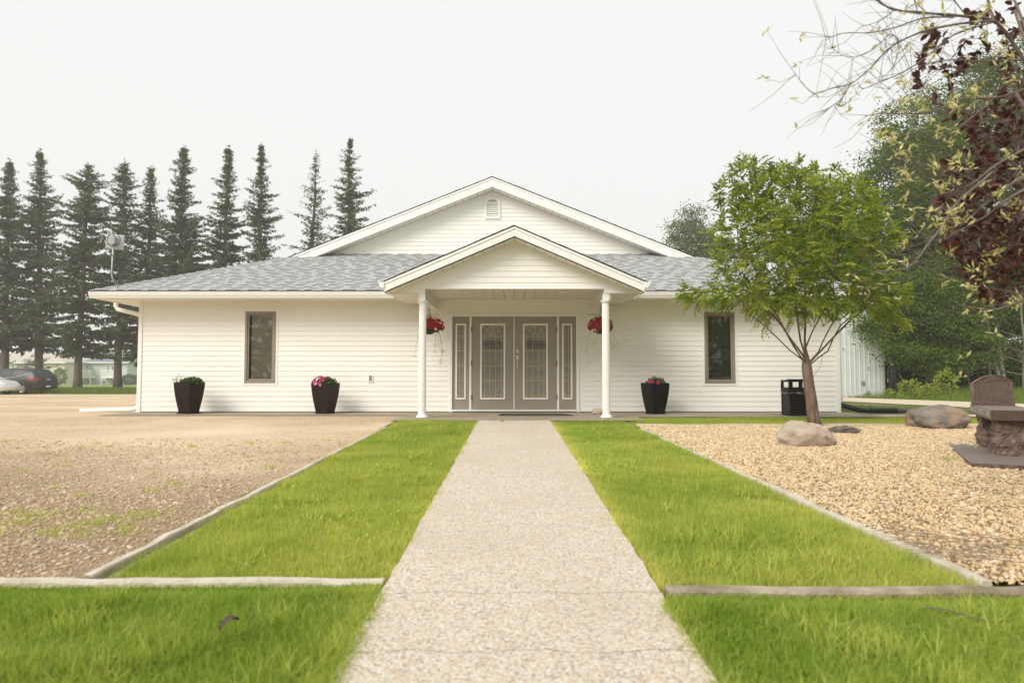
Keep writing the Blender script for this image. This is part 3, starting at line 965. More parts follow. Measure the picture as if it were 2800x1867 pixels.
def letters(b, word, x0, z0, h, wl, y0, y1, gap=0.25):
    """serif capitals built from bars and arcs"""
    t = h * 0.16
    s = h * 0.09
    x = x0
    def bar(xa, xb, za, zb): b.box(xa, xb, y0, y1, za, zb)
    def arcs(cx, cz, rx, rz, a0, a1, n=14):
        P_ = []
        for a in np.linspace(a0, a1, n):
            th = t * (0.45 + 0.75 * abs(math.cos(a)))
            P_.append(((cx + rx * math.cos(a), cz + rz * math.sin(a)), (cx + (rx - th) * math.cos(a), cz + (rz - th * 0.7) * math.sin(a))))
        for (p, q), (r_, u) in zip(P_[:-1], P_[1:]):
            b.hexa([(p[0], y0, p[1]), (r_[0], y0, r_[1]), (u[0], y0, u[1]), (q[0], y0, q[1]), (p[0], y1, p[1]), (r_[0], y1, r_[1]), (u[0], y1, u[1]), (q[0], y1, q[1])])
    for ch in word:
        cw = wl * (0.55 if ch == 'I' else 1.0)
        if ch == 'O': arcs(x + cw / 2, z0 + h / 2, cw / 2, h / 2, 0, 2 * math.pi, 24)
        if ch == 'C':
            arcs(x + cw / 2, z0 + h / 2, cw / 2, h / 2, 0.75, 2 * math.pi - 0.75, 20)
            bar(x + cw * 0.86, x + cw * 0.94, z0 + h * 0.66, z0 + h * 0.95)
        if ch in 'FE':
            bar(x + cw * 0.12, x + cw * 0.12 + t, z0, z0 + h); bar(x, x + cw * 0.12, z0 + h - s, z0 + h); bar(x, x + cw * 0.12, z0, z0 + s)
            bar(x + cw * 0.12 + t, x + cw * 0.92, z0 + h - s, z0 + h); bar(x + cw * 0.84, x + cw * 0.92, z0 + h * 0.7, z0 + h - s)
            bar(x + cw * 0.12 + t, x + cw * 0.66, z0 + h * 0.47, z0 + h * 0.47 + s); bar(x + cw * 0.6, x + cw * 0.66, z0 + h * 0.38, z0 + h * 0.47)
            if ch == 'F': bar(x + cw * 0.12 + t, x + cw * 0.45, z0, z0 + s)
            else: bar(x + cw * 0.12 + t, x + cw * 0.95, z0, z0 + s); bar(x + cw * 0.87, x + cw * 0.95, z0 + s, z0 + h * 0.3)
        if ch == 'I':
            bar(x + cw / 2 - t / 2, x + cw / 2 + t / 2, z0, z0 + h); bar(x, x + cw / 2 - t / 2, z0, z0 + s); bar(x + cw / 2 + t / 2, x + cw, z0, z0 + s)
            bar(x, x + cw / 2 - t / 2, z0 + h - s, z0 + h); bar(x + cw / 2 + t / 2, x + cw, z0 + h - s, z0 + h)
        x += cw + wl * gap
    return x


def office_decal(parent, cx, cz, y):
    w_, h_ = 0.19, 0.076
    b = MB()
    out = [(-w_, -h_ + 0.03), (-w_ + 0.012, -h_ + 0.012), (-w_ + 0.03, -h_), (w_ - 0.03, -h_), (w_ - 0.012, -h_ + 0.012), (w_, -h_ + 0.03)]
    out = out + [(-x, -z) for x, z in out]
    inn_ = [(x * 0.945, z * 0.84) for x, z in out]
    n = len(out)
    vs = [(cx + x, y - 0.003, cz + z) for x, z in out] + [(cx + x, y - 0.003, cz + z) for x, z in inn_] + [(cx + x, y, cz + z) for x, z in out] + [(cx + x, y, cz + z) for x, z in inn_]
    fs = []
    for i in range(n):
        j = (i + 1) % n
        fs += [(i, j, n + j, n + i), (i, 2 * n + i, 2 * n + j, j), (n + i, n + j, 3 * n + j, 3 * n + i)]
    b.add(vs, fs)
    wl = 0.0485
    total = wl * 5 + wl * 0.55 + wl * 0.16 * 5
    letters(b, 'OFFICE', cx - total / 2, cz - 0.037, 0.074, wl, y - 0.003, y, gap=0.16)
    b.build('office_lettering', M['black'], parent, label='black OFFICE lettering in a notched frame')


bx = [-0.186, -0.062, 0.062, 0.186]
dl, yf = leaf_panel('door', -0.885, 0.040, -0.695, -0.150, bx, True, 'left taupe door leaf with leaded glass')
office_decal(dl, -0.425, 1.487, yf - 0.004)
drr, yf = leaf_panel('door', 0.052, 0.984, 0.243, 0.787, bx, True, 'right taupe door leaf with leaded glass and nickel handle')
office_decal(drr, 0.515, 1.487, yf - 0.004)
leaf_panel('sidelight', -1.308, -0.937, -1.238, -1.012, [-0.03, 0.05], False)
leaf_panel('sidelight', 1.036, 1.408, 1.100, 1.324, [-0.05, 0.03], False)
MB().box(0.036, 0.056, YD - 0.004, YD + 0.02, 0.07, 2.095).build('astragal', M['trim'], dl)
# hinges, handle and lock
for z in (1.82, 1.08, 0.33):
    MB().tube([(-0.889, YD - 0.008, z - 0.05), (-0.889, YD - 0.008, z + 0.05)], 0.009, 8).build('hinge', M['black'], dl)
    MB().tube([(0.988, YD - 0.008, z - 0.05), (0.988, YD - 0.008, z + 0.05)], 0.009, 8).build('hinge', M['black'], drr)
b = MB()
b.box(0.092, 0.15, yf - 0.012, yf - 0.0005, 1.155, 1.25); b.box(0.1, 0.142, yf - 0.01, yf - 0.0005, 0.96, 1.015)
b.tube([(0.121, yf - 0.012, 1.16), (0.121, yf - 0.05, 1.14), (0.121, yf - 0.055, 1.08), (0.121, yf - 0.045, 1.01), (0.121, yf - 0.01, 0.985)], 0.011, 8)
b.build('handle', M['chrome'], drr, bevel=0.003)
b = MB(); b.box(0.093, 0.149, yf - 0.012, yf - 0.0005, 1.30, 1.375)
b.lathe([(0.022, 0), (0.022, 0.02), (0.012, 0.026)], (0, 0, 0), 16)
lo = b.v[-48:]
b.v[-48:] = [(0.121 + v[0], yf - 0.012 - v[2], 1.337 + v[1]) for v in lo]
b.build('deadbolt', M['chrome'], drr)

# ---- windows with blinds
M['blind_l'] = mat('beige_blind', (0.72, 0.64, 0.53), rough=0.6)
M['blind_d'] = mat('pale_blind', (0.6, 0.58, 0.52), rough=0.6)
M['room'] = mat('unlit_room_tone', (0.10, 0.085, 0.07), rough=0.9)  # dimness of the unlit room, put into the backing colour


def window(x0, x1, z0, z1, blind, tilt, label, gap):
    b = MB(); ring(b, x0 - 0.045, x1 + 0.045, z0 - 0.04, z1 + 0.042, 0.046, YW - 0.02, YW + 0.03)
    wf = b.build('window', M['trim'], bld, label=label)
    b = MB(); ring(b, x0 + 0.002, x1 - 0.002, z0 + 0.007, z1 - 0.005, 0.05, YW - 0.03, YW + 0.04)
    ring(b, x0 + 0.053, x1 - 0.053, z0 + 0.058, z1 - 0.056, 0.035, YW - 0.008, YW + 0.04)
    b.build('window_frame', M['taupe_d'], wf, bevel=0.004)
    gx0, gx1, gz0, gz1 = x0 + 0.087, x1 - 0.087, z0 + 0.092, z1 - 0.09
    MB().box(gx0 - 0.002, gx1 + 0.002, YW + 0.014, YW + 0.018, gz0 - 0.002, gz1 + 0.002).build('pane', M['pane'], wf)
    b = MB()
    z = gz0 + 0.012
    ct, st_ = 0.0125 * math.cos(R(tilt)), 0.0125 * math.sin(R(tilt))
    rb = random.Random(9)
    while z < gz1 - 0.02:
        yb_ = YW + 0.04
        j = rb.uniform(-0.0012, 0.0012)
        b.hexa([(gx0 - 0.01 + gap, yb_ - ct, z - st_ + j), (gx1 + 0.01, yb_ - ct, z - st_), (gx1 + 0.01, yb_ + ct, z + st_), (gx0 - 0.01 + gap, yb_ + ct, z + st_ + j),
                (gx0 - 0.01 + gap, yb_ - ct, z - st_ + 0.0012 + j), (gx1 + 0.01, yb_ - ct, z - st_ + 0.0012), (gx1 + 0.01, yb_ + ct, z + st_ + 0.0012), (gx0 - 0.01 + gap, yb_ + ct, z + st_ + 0.0012 + j)])
        z += 0.0265
    b.box(gx0 - 0.01 + gap, gx1 + 0.01, YW + 0.03, YW + 0.055, gz1 - 0.018, gz1 + 0.01)
    for fx in (0.22, 0.82):
        xx = gx0 + (gx1 - gx0) * fx
        b.box(xx - 0.0015, xx + 0.0015, YW + 0.024, YW + 0.026, gz0, gz1)
    b.build('blind', blind, wf)
    MB().box(x0, x1, YW + 0.3, YW + 0.32, z0, z1).build('room_backing', M['room'], wf)


window(-5.87, -5.19, 0.64, 2.22, M['blind_l'], 58, 'left window with half closed beige blind', 0.05)
window(4.226, 4.897, 0.63, 2.21, M['blind_d'], 24, 'right window with open blind behind the rowan', 0.0)

# ---- outlets and downspouts
for ox, oz in ((-3.10, 0.745), (3.10, 0.735)):
    b = MB(); ring(b, ox - 0.052, ox + 0.052, oz - 0.082, oz + 0.082, 0.022, YW - 0.03, YW + 0.0)
    p = b.build('outlet_box', M['trim'], bld, bevel=0.004)
    b = MB(); b.box(ox - 0.03, ox + 0.03, YW - 0.02, YW - 0.001, oz - 0.06, oz + 0.06)
    for q in (-0.028, 0.028): b.box(ox - 0.02, ox + 0.016, YW - 0.026, YW - 0.0202, oz + q - 0.018, oz + q + 0.018)
    b.build('outlet_cover', mat('outlet_metal', (0.33, 0.3, 0.22), rough=0.5), p)
b = MB()
xg = x0 + 0.02
b.tube([(xg - 0.02, 15.25, 2.47), (xg - 0.02, 15.25, 2.36), (xg + 0.02, 15.25, 2.29), (-8.42, 15.25, 2.19), (-8.315, 15.25, 2.14), (-8.29, 15.25, 2.05), (-8.285, 15.25, 0.22), (-8.30, 15.24, 0.12), (-8.38, 15.22, 0.07), (-8.46, 15.2, 0.06)], 0.048, 10)
dsp = b.build('downspout', M['trim'], bld, label='white downspout at the left corner')
b = MB(); b.tube([(-8.42, 15.2, 0.055), (-9.42, 14.95, 0.035)], 0.052, 8)
b.build('outlet_trough', M['trim'], dsp)
b = MB(); b.box(XR + 0.078, XR + 0.165, 15.06, 15.13, 0.13, 2.44)
b.build('downspout', M['trim'], bld, label='white downspout at the right corner', bevel=0.006)
# ------------------------------------------------------------------ things round the building
from mathutils import noise as mn


def text_mesh(txt, size):
    cu = bpy.data.curves.new('t', 'FONT'); cu.body = txt; cu.size = size; cu.align_x = 'CENTER'
    to = bpy.data.objects.new('t', cu); COL.objects.link(to)
    bpy.context.view_layer.update()
    me = to.evaluated_get(bpy.context.evaluated_depsgraph_get()).to_mesh()
    V = [tuple(v.co) for v in me.vertices]; F = [tuple(p.vertices) for p in me.polygons]
    bpy.data.objects.remove(to); bpy.data.curves.remove(cu)
    return V, F


def boulder(name, label, c, size, seed, m, flat=0.0, power=2.4, amp=0.16, cat='boulder', rot=0.0):
    """a weathered field stone: a squashed ball worn by two scales of noise"""
    bmh = bmesh.new()
    bmesh.ops.create_icosphere(bmh, subdivisions=5, radius=1)
    o3 = Vector((seed * 3.1, seed * 1.7, seed * 0.9))
    for v in bmh.verts:
        d = v.co.normalized()
        l = (abs(d.x) ** power + abs(d.y) ** power + abs(d.z) ** power) ** (-1 / power)
        r_ = l * (1 + amp * mn.noise(d * 1.3 + o3) + amp * 0.5 * mn.noise(d * 3.0 + o3) + amp * 0.16 * mn.noise(d * 9 + o3) + 0.012 * mn.noise(d * 30 + o3))
        p = d * r_
        if flat: p.z *= 1 - flat * max(0, d.x)
        v.co = Vector((p.x * size[0], p.y * size[1], p.z * size[2]))
    me = bpy.data.meshes.new(name); bmh.to_mesh(me); bmh.free()
    me.polygons.foreach_set('use_smooth', [True] * len(me.polygons))
    me.materials.append(m)
    o = bpy.data.objects.new(name, me); link(o, None, c); o.location = c; o.rotation_euler.z = rot
    return tag(o, label, cat)


M['rock_a'] = mat('tan_granite', (0.36, 0.29, 0.22), (0.5, 0.43, 0.35), 3.5, 0.85, 0.5, 45, c3=(0.55, 0.38, 0.28), s3=2.2, f3=0.6)
M['rock_b'] = mat('grey_brown_granite', (0.15, 0.14, 0.13), (0.27, 0.24, 0.2), 5, 0.85, 0.6, 50, c3=(0.4, 0.23, 0.12), s3=2.4, f3=0.85)
M['rock_c'] = mat('dark_fieldstone', (0.09, 0.08, 0.07), (0.2, 0.17, 0.14), 7, 0.8, 0.5, 60)
boulder('boulder', 'smooth tan boulder lying on pebbles in front of the rowan trunk', (3.78, 8.85, -0.02), (0.355, 0.27, 0.235), 2, M['rock_a'], power=2.2, amp=0.2, rot=0.25)
boulder('boulder', 'large grey and rust boulder beside the granite bench, at the grass edge', (6.92, 11.15, 0.09), (0.41, 0.34, 0.22), 8, M['rock_b'], power=3.0, amp=0.18)
boulder('boulder', 'low dark flat stone right of the rowan trunk', (4.98, 10.35, -0.03), (0.24, 0.16, 0.085), 5, M['rock_c'], power=2.5, amp=0.25)
boulder('stone', 'small beige stone by the wall behind the right porch column', (1.78, 14.2, 0.06), (0.12, 0.08, 0.065), 11, M['rock_a'], power=2.6, amp=0.12, cat='stone')

# doormat
b = MB()
b.add([(-0.27, 13.62, 0.018), (1.22, 13.58, 0.018), (1.02, 14.06, 0.018), (-0.22, 14.1, 0.018), (-0.27, 13.62, 0.032), (1.22, 13.58, 0.03), (1.02, 14.06, 0.034), (-0.22, 14.1, 0.032)],
      [(3, 2, 1, 0), (4, 5, 6, 7), (0, 1, 5, 4), (1, 2, 6, 5), (2, 3, 7, 6), (3, 0, 4, 7)])
tag(b.build('doormat', mat('ribbed_mat', (0.05, 0.045, 0.042), (0.09, 0.08, 0.075), 30, 0.95, 0.6, 90)), 'dark ribbed doormat lying before the double doors', 'doormat')

# roof antenna
an = thing('antenna', 'white square panel antenna on a bent grey mast at the roof corner', 'antenna', (-8.56, 14.6, 2.69))
galv = mat('galvanised_steel', (0.3, 0.34, 0.33), (0.38, 0.41, 0.4), 8, 0.4, metal=0.5)
ax, ay = -8.62, 14.6
MB().tube([(ax + 0.12, ay, 2.70), (ax + 0.09, ay, 2.78), (ax + 0.03, ay, 2.90), (ax + 0.01, ay, 2.98), (ax + 0.03, ay, 3.85)], 0.021, 10).build('mast', galv, an, smooth=True)
b = MB(); b.box(ax + 0.03, ax + 0.2, ay - 0.05, ay + 0.06, 2.688, 2.702); b.box(ax + 0.09, ax + 0.15, ay - 0.03, ay + 0.03, 2.702, 2.735)
b.build('mast_foot', galv, an)
pn = MB(); pn.box(-0.18, 0.18, -0.02, 0.02, -0.165, 0.165)
pm = Matrix.Rotation(R(14), 4, 'Z') @ Matrix.Rotation(R(3), 4, 'Y')
pn.v = [tuple(pm @ Vector(v) + Vector((ax + 0.005, ay + 0.09, 3.70))) for v in pn.v]
pn.build('antenna_panel', mat('grey_plastic', (0.46, 0.47, 0.46), (0.54, 0.54, 0.53), 5, 0.5), an, bevel=0.02)
MB().box(ax - 0.0, ax + 0.06, ay - 0.03, ay + 0.07, 3.62, 3.8).build('bracket', galv, an)
lp = [(ax + 0.05 + 0.15 * math.cos(a) * 0.95, ay - 0.04, 3.72 + 0.145 * math.sin(a)) for a in np.linspace(-1.2, 5.6, 26)]
lp += [(ax - 0.13, ay - 0.04, 3.62), (ax - 0.02, ay - 0.04, 3.46), (ax + 0.055, ay - 0.03, 3.33), (ax + 0.045, ay - 0.03, 3.0), (ax + 0.1, ay - 0.03, 2.74)]
MB().tube(lp, 0.007, 6).build('cable', M['black'], an, smooth=True)

# planters: tapered square pots with plants
M['pot_br'] = mat('dark_brown_resin', (0.018, 0.013, 0.011), (0.023, 0.017, 0.015), 5, 0.5, spec=0.1)
M['pot_bk'] = mat('black_resin', (0.010, 0.010, 0.011), (0.013, 0.0125, 0.0135), 5, 0.5, spec=0.1)
M['soil'] = mat('potting_soil', (0.03, 0.022, 0.015), rough=1)
M['leaf_g'] = leafmat('garden_leaf', (0.05, 0.10, 0.02), (0.12, 0.2, 0.04), 0.25)
M['leaf_s'] = leafmat('silver_leaf', (0.4, 0.42, 0.36), (0.6, 0.62, 0.55), 0.2, tcol=(1, 1, 0.9))
M['pet_m'] = leafmat('magenta_petal', (0.32, 0.01, 0.09), (0.55, 0.04, 0.2), 0.3, tcol=(1.2, 0.9, 0.9))
M['pet_r'] = leafmat('red_petal', (0.22, 0.004, 0.01), (0.55, 0.012, 0.018), 0.3, tcol=(1.2, 0.8, 0.8))
M['pet_p'] = leafmat('pink_petal', (0.6, 0.18, 0.35), (0.75, 0.45, 0.55), 0.3, tcol=(1.1, 1, 1))


def blob_leaves(n, c, r, L, W, rg, up=0.3):
    d = unit(rg.normal(size=(n, 3))); d[:, 2] = np.abs(d[:, 2]) * 0.9 + 0.05
    P = np.array(c) + d * np.array(r) * rg.uniform(0.55, 1.0, (n, 1))
    D = unit(d + rg.normal(size=(n, 3)) * 0.6 + np.array([0, 0, up]))
    return kites(P, D, rg.uniform(0.7, 1.2, n) * L, rg.uniform(0.7, 1.2, n) * W, rg)


def flowers(name, parent, m, n, c, r, size, rg, pet=6, low=0.15):
    """ruffled blooms: rings of petals facing outwards"""
    d = unit(rg.normal(size=(n, 3))); d[:, 2] = np.abs(d[:, 2]) * 1.2 - low
    d[:, 1] -= 0.4
    d = unit(d)
    Cc = np.array(c) + d * np.array(r)
    a = unit(np.cross(d, rg.normal(size=(n, 3)))); bb = np.cross(d, a)
    Vs, Ts = [], []
    for k in range(pet):
        an_ = 2 * math.pi * k / pet
        dirp = a * math.cos(an_) + bb * math.sin(an_)
        side = -a * math.sin(an_) + bb * math.cos(an_)
        L = size * rg.uniform(0.8, 1.2, (n, 1))
        tip = Cc + dirp * L + d * L * rg.uniform(0.0, 0.5, (n, 1))
        V = np.stack([Cc, Cc + dirp * L * 0.6 - side * L * 0.5 + d * 0.006, tip, Cc + dirp * L * 0.6 + side * L * 0.5 + d * 0.006], axis=1)
        Vs.append(V.reshape(-1, 3)); Ts.append(rg.uniform(0, 1, n))
    V = np.concatenate(Vs); F = np.arange(len(V)).reshape(-1, 4)
    return npmesh(name, V, F, m, parent, np.concatenate(Ts), 'stuff')


def planter(label, x, y, m, rz, tray):
    p = thing('planter', label, 'planter', (x, y, 0.011), 'tapered planters along the front wall')
    prof = [(0.0, 0.142), (0.05, 0.148), (0.14, 0.163), (0.26, 0.182), (0.40, 0.2), (0.52, 0.211), (0.60, 0.215), (0.625, 0.213)]
    z0 = 0.011 + (0.035 if tray else 0.02)
    def P(hx, hy, z):
        c_, s_ = math.cos(rz), math.sin(rz)
        return (x + hx * c_ - hy * s_, y + hx * s_ + hy * c_, z0 + z)
    b = MB()
    for z, h in prof:
        for sx, sy in ((-1, -1), (1, -1), (1, 1), (-1, 1)): b.v.append(P(sx * h, sy * h, z))
    for z, h in ((0.625, 0.19), (0.58, 0.185)):
        for sx, sy in ((-1, -1), (1, -1), (1, 1), (-1, 1)): b.v.append(P(sx * h, sy * h, z))
    n = len(prof) + 2
    for i in range(n - 1):
        for k in range(4): b.f.append([i * 4 + k, i * 4 + (k + 1) % 4, i * 4 + 4 + (k + 1) % 4, i * 4 + 4 + k]); b.m.append(0)
    b.f.append([3, 2, 1, 0]); b.m.append(0)
    b.build('pot', m, p, bevel=0.008)
    MB().hexa([P(-.186, -.186, 0.56), P(.186, -.186, 0.56), P(.186, .186, 0.56), P(-.186, .186, 0.56), P(-.186, -.186, 0.585), P(.186, -.186, 0.585), P(.186, .186, 0.585), P(-.186, .186, 0.585)]).build('soil', M['soil'], p)
    b = MB()
    h = 0.148
    b.hexa([P(-h, -h, -0.018), P(h, -h, -0.018), P(h, h, -0.018), P(-h, h, -0.018), P(-h, -h, -0.001), P(h, -h, -0.001), P(h, h, -0.001), P(-h, h, -0.001)])
    if tray:
        h = 0.172
        b.hexa([P(-h, -h, -0.034), P(h, -h, -0.034), P(h, h, -0.034), P(-h, h, -0.034), P(-h, -h, -0.019), P(h, -h, -0.019), P(h, h, -0.019), P(-h, h, -0.019)])
    b.build('pot_base', m, p)
    return z0 + 0.59


r3 = np.random.default_rng(31)
zt = planter('dark brown tapered planter nearest the left corner, without blooms', -6.80, 14.42, M['pot_br'], R(-19), True)
pl = thing('bedding_plant', 'low green plant with silvery sprigs in the leftmost planter', 'plant', (-6.8, 14.42, zt))
V, F = blob_leaves(420, (-6.74, 14.40, zt), (0.22, 0.19, 0.13), 0.06, 0.042, r3); npmesh('foliage', V, F, M['leaf_g'], pl, r3.uniform(0, 1, 420))
V, F = blob_leaves(90, (-6.98, 14.38, zt), (0.13, 0.1, 0.18), 0.08, 0.016, r3); npmesh('silver_sprigs', V, F, M['leaf_s'], pl, r3.uniform(0, 1, 90))
zt = planter('dark brown tapered planter with magenta petunias left of the porch', -3.93, 14.42, M['pot_br'], R(-17), False)
pl = thing('petunia_plant', 'magenta and pink petunias spilling over the planter left of the porch', 'plant', (-3.93, 14.42, zt))
V, F = blob_leaves(330, (-3.90, 14.40, zt), (0.21, 0.19, 0.14), 0.06, 0.04, r3); npmesh('foliage', V, F, M['leaf_g'], pl, r3.uniform(0, 1, 330))
flowers('magenta_blooms', pl, M['pet_m'], 16, (-3.98, 14.38, zt + 0.02), (0.21, 0.19, 0.15), 0.05, r3)
flowers('pink_blooms', pl, M['pet_p'], 7, (-4.03, 14.36, zt), (0.14, 0.2, 0.04), 0.035, r3)
V, F = blob_leaves(40, (-4.07, 14.38, zt), (0.08, 0.1, 0.16), 0.06, 0.012, r3); npmesh('silver_sprigs', V, F, M['leaf_s'], pl, r3.uniform(0, 1, 40))
zt = planter('black tapered planter right of the porch with red blooms', 2.99, 14.30, M['pot_bk'], R(22), False)
pl = thing('geranium_plant', 'small red and crimson blooms with green leaves in the black planter', 'plant', (2.99, 14.3, zt))
V, F = blob_leaves(330, (3.0, 14.28, zt), (0.2, 0.19, 0.12), 0.06, 0.04, r3); npmesh('foliage', V, F, M['leaf_g'], pl, r3.uniform(0, 1, 330))
flowers('blooms', pl, M['pet_m'], 12, (2.97, 14.26, zt), (0.19, 0.2, 0.13), 0.046, r3)
flowers('red_blooms', pl, M['pet_r'], 8, (3.02, 14.28, zt), (0.2, 0.18, 0.13), 0.04, r3)


# hanging baskets
def basket(label, x, y, zb, seed, shift):
    rg = np.random.default_rng(seed)
    t = thing('hanging_basket', label, 'hanging basket', (x, y, zb), 'hanging baskets under the porch beams')
    b = MB(); b.lathe([(0.075, 0), (0.082, 0.01), (0.112, 0.14), (0.118, 0.145), (0.118, 0.16), (0.108, 0.16)], (x, y, zb), 24)
    b.build('basket_pot', mat('basket_plastic', (0.02, 0.022, 0.02), rough=0.45), t, smooth=False)
    b = MB()
    for a in (0.5, 2.6, 4.7): b.tube([(x + 0.11 * math.cos(a), y + 0.11 * math.sin(a), zb + 0.15), (x, y, zb + 0.55)], 0.003, 5)
    b.tube([(x, y, zb + 0.55), (x, y, 2.258)], 0.003, 5)
    b.build('hanger', M['black'], t)
    V, F = blob_leaves(420, (x, y, zb + 0.14), (0.2, 0.2, 0.16), 0.055, 0.04, rg); npmesh('foliage', V, F, M['leaf_g'], t, rg.uniform(0, 0.6, 420))
    n = 46
    flowers('red_blooms', t, M['pet_r'], 130, (x + shift, y, zb + 0.17), (0.25, 0.25, 0.17), 0.036, rg, 7, 0.55)
    b = MB()
    for k in range(9):          # spiky grass blades out of the top
        a = rg.uniform(0, 6.28); l = rg.uniform(0.2, 0.36)
        b.tube([(x, y, zb + 0.25), (x + l * 0.5 * math.cos(a), y + l * 0.5 * math.sin(a), zb + 0.42), (x + l * math.cos(a), y + l * math.sin(a), zb + 0.40 - rg.uniform(0, 0.08))], [0.004, 0.003, 0.001], 4)
    b.build('spike_leaf', mat('spike_green', (0.13, 0.17, 0.05), rough=0.6), t, kind='stuff')
    b = MB(); P, D = [], []
    for k in range(8):
        sx = rg.uniform(-1, 1); ln = rg.uniform(0.25, 0.62)
        pts = [(x + sx * 0.2, y - 0.12, zb + 0.12), (x + sx * 0.26, y - 0.16, zb - 0.05), (x + sx * 0.30 + rg.uniform(-.04, .04), y - 0.16, zb - ln * 0.6), (x + sx * 0.31 + rg.uniform(-.05, .05), y - 0.16, zb - ln)]
        b.tube(pts, [0.003, 0.0025, 0.002, 0.0015], 4)
        for q in range(16):
            f = rg.uniform(0.2, 1); e = pts[-1] if f > 0.55 else pts[2]
            P.append(np.array(e) + rg.normal(size=3) * 0.012); D.append(rg.normal(size=3))
    b.build('trailing_stem', mat('trailing_green', (0.25, 0.28, 0.1), rough=0.7), t, kind='stuff')
    V, F = kites(np.array(P), np.array(D), 0.028, 0.014, rg); npmesh('trailing_foliage', V, F, leafmat('trailing_leaf', (0.25, 0.3, 0.1), (0.45, 0.45, 0.2), 0.3), t, rg.uniform(0, 1, len(P)))


basket('red flowering hanging basket behind the left porch column', -1.70, 13.95, 1.65, 41, 0.06)
basket('red flowering hanging basket behind the right porch column', 1.82, 13.95, 1.66, 52, -0.01)

# litter bin
tc_ = thing('litter_bin', 'black square litter bin with open hood beside the rowan trunk', 'litter bin', (5.70, 13.75, 0.011))
M['bin'] = mat('bin_plastic', (0.009, 0.0085, 0.0085), (0.013, 0.012, 0.012), 8, 0.5, spec=0.2)
cx, cy, hw = 5.70, 13.75, 0.212
b = MB()
b.box(cx - hw, cx + hw, cy - hw, cy + hw, 0.011, 0.05); b.box(cx - hw + 0.008, cx + hw - 0.008, cy - hw + 0.008, cy + hw - 0.008, 0.05, 0.46)
for s in (-1, 1):
    for q in (-1, 1):
        b.box(cx + s * hw - 0.018 * (s + 1) , cx + s * hw + 0.018 * (1 - s), cy + q * hw - 0.018 * (q + 1), cy + q * hw + 0.018 * (1 - q), 0.05, 0.46)
b.build('bin_body', M['bin'], tc_, bevel=0.006)
for i in range(13):
    xx = cx - hw + 0.055 + i * 0.026
    MB().box(xx, xx + 0.012, cy - hw - 0.0, cy - hw + 0.0075, 0.07, 0.42).build('rib', M['bin'], tc_)
b = MB()                        # hood: posts, rails and a domed lid, open on all sides
z0, z1 = 0.475, 0.72
b.box(cx - hw - 0.004, cx + hw + 0.004, cy - hw - 0.004, cy - hw + 0.03, z0, z0 + 0.095); b.box(cx - hw - 0.004, cx + hw + 0.004, cy + hw - 0.03, cy + hw + 0.004, z0, z0 + 0.095)
b.box(cx - hw - 0.004, cx - hw + 0.03, cy - hw + 0.03, cy + hw - 0.03, z0, z0 + 0.095); b.box(cx + hw - 0.03, cx + hw + 0.004, cy - hw + 0.03, cy + hw - 0.03, z0, z0 + 0.095)
for s in (-1, 1):
    for q in (-1, 1):
        xa, ya = cx + s * (hw - 0.021), cy + q * (hw - 0.021)
        b.box(xa - 0.025, xa + 0.025, ya - 0.025, ya + 0.025, z0 + 0.095, z1 - 0.04)
for q in (-1, 1):
    b.box(cx - 0.022, cx + 0.022, cy + q * hw - 0.03 * (q + 1) / 2, cy + q * hw + 0.03 * (1 - q) / 2, z0 + 0.095, z1 - 0.04)
b.box(cx - hw - 0.004, cx + hw + 0.004, cy - hw - 0.004, cy + hw + 0.004, z1 - 0.04, z1)
b.box(cx - 0.13, cx + 0.13, cy - 0.13, cy + 0.13, z1, z1 + 0.018)
b.build('bin_hood', M['bin'], tc_, bevel=0.008)
b = MB()
pts = []
for k in range(40):
    a = 2 * math.pi * k / 40
    l = (abs(math.cos(a)) ** 8 + abs(math.sin(a)) ** 8) ** (-1 / 8)
    pts.append((cx + (hw + 0.006) * l * math.cos(a), cy + (hw + 0.006) * l * math.sin(a), 0.452 + 0.012 * math.sin(5 * a) + 0.006 * math.sin(11 * a)))
pts.append(pts[0])
b.tube(pts, [0.02 + 0.006 * math.sin(3.7 * k) for k in range(41)], 7, cap=False)
b.build('bin_bag', mat('bag_plastic', (0.05, 0.045, 0.055), rough=0.25, spec=0.6), tc_, smooth=True)

# corrugated drain pipe from the right downspout
dp = thing('drain_pipe', 'black corrugated drain pipe lying along the ground by the right corner', 'drain pipe', (7.26, 15.0, 0.0))
path_ = [Vector(p) for p in ((7.23, 15.08, 0.175), (7.27, 15.0, 0.15), (7.36, 14.86, 0.105), (7.46, 14.72, 0.07), (7.60, 14.63, 0.062), (8.2, 14.6, 0.06))]
fine = []
for p, q in zip(path_[:-1], path_[1:]):
    m_ = max(2, int((q - p).length / 0.008))
    for i in range(m_): fine.append(p.lerp(q, i / m_))
MB().tube(fine, [0.058 if (i // 2) % 2 else 0.047 for i in range(len(fine))], 14).build('corrugated_hose', mat('hose_plastic', (0.014, 0.014, 0.016), rough=0.4), dp)
MB().tube([(8.2, 14.6, 0.06), (8.34, 14.6, 0.06), (8.35, 14.6, 0.06), (8.44, 14.6, 0.062)], [0.052, 0.052, 0.046, 0.044], 14).build('hose_end', mat('hose_end_plastic', (0.05, 0.05, 0.055), rough=0.3, spec=0.7), dp)

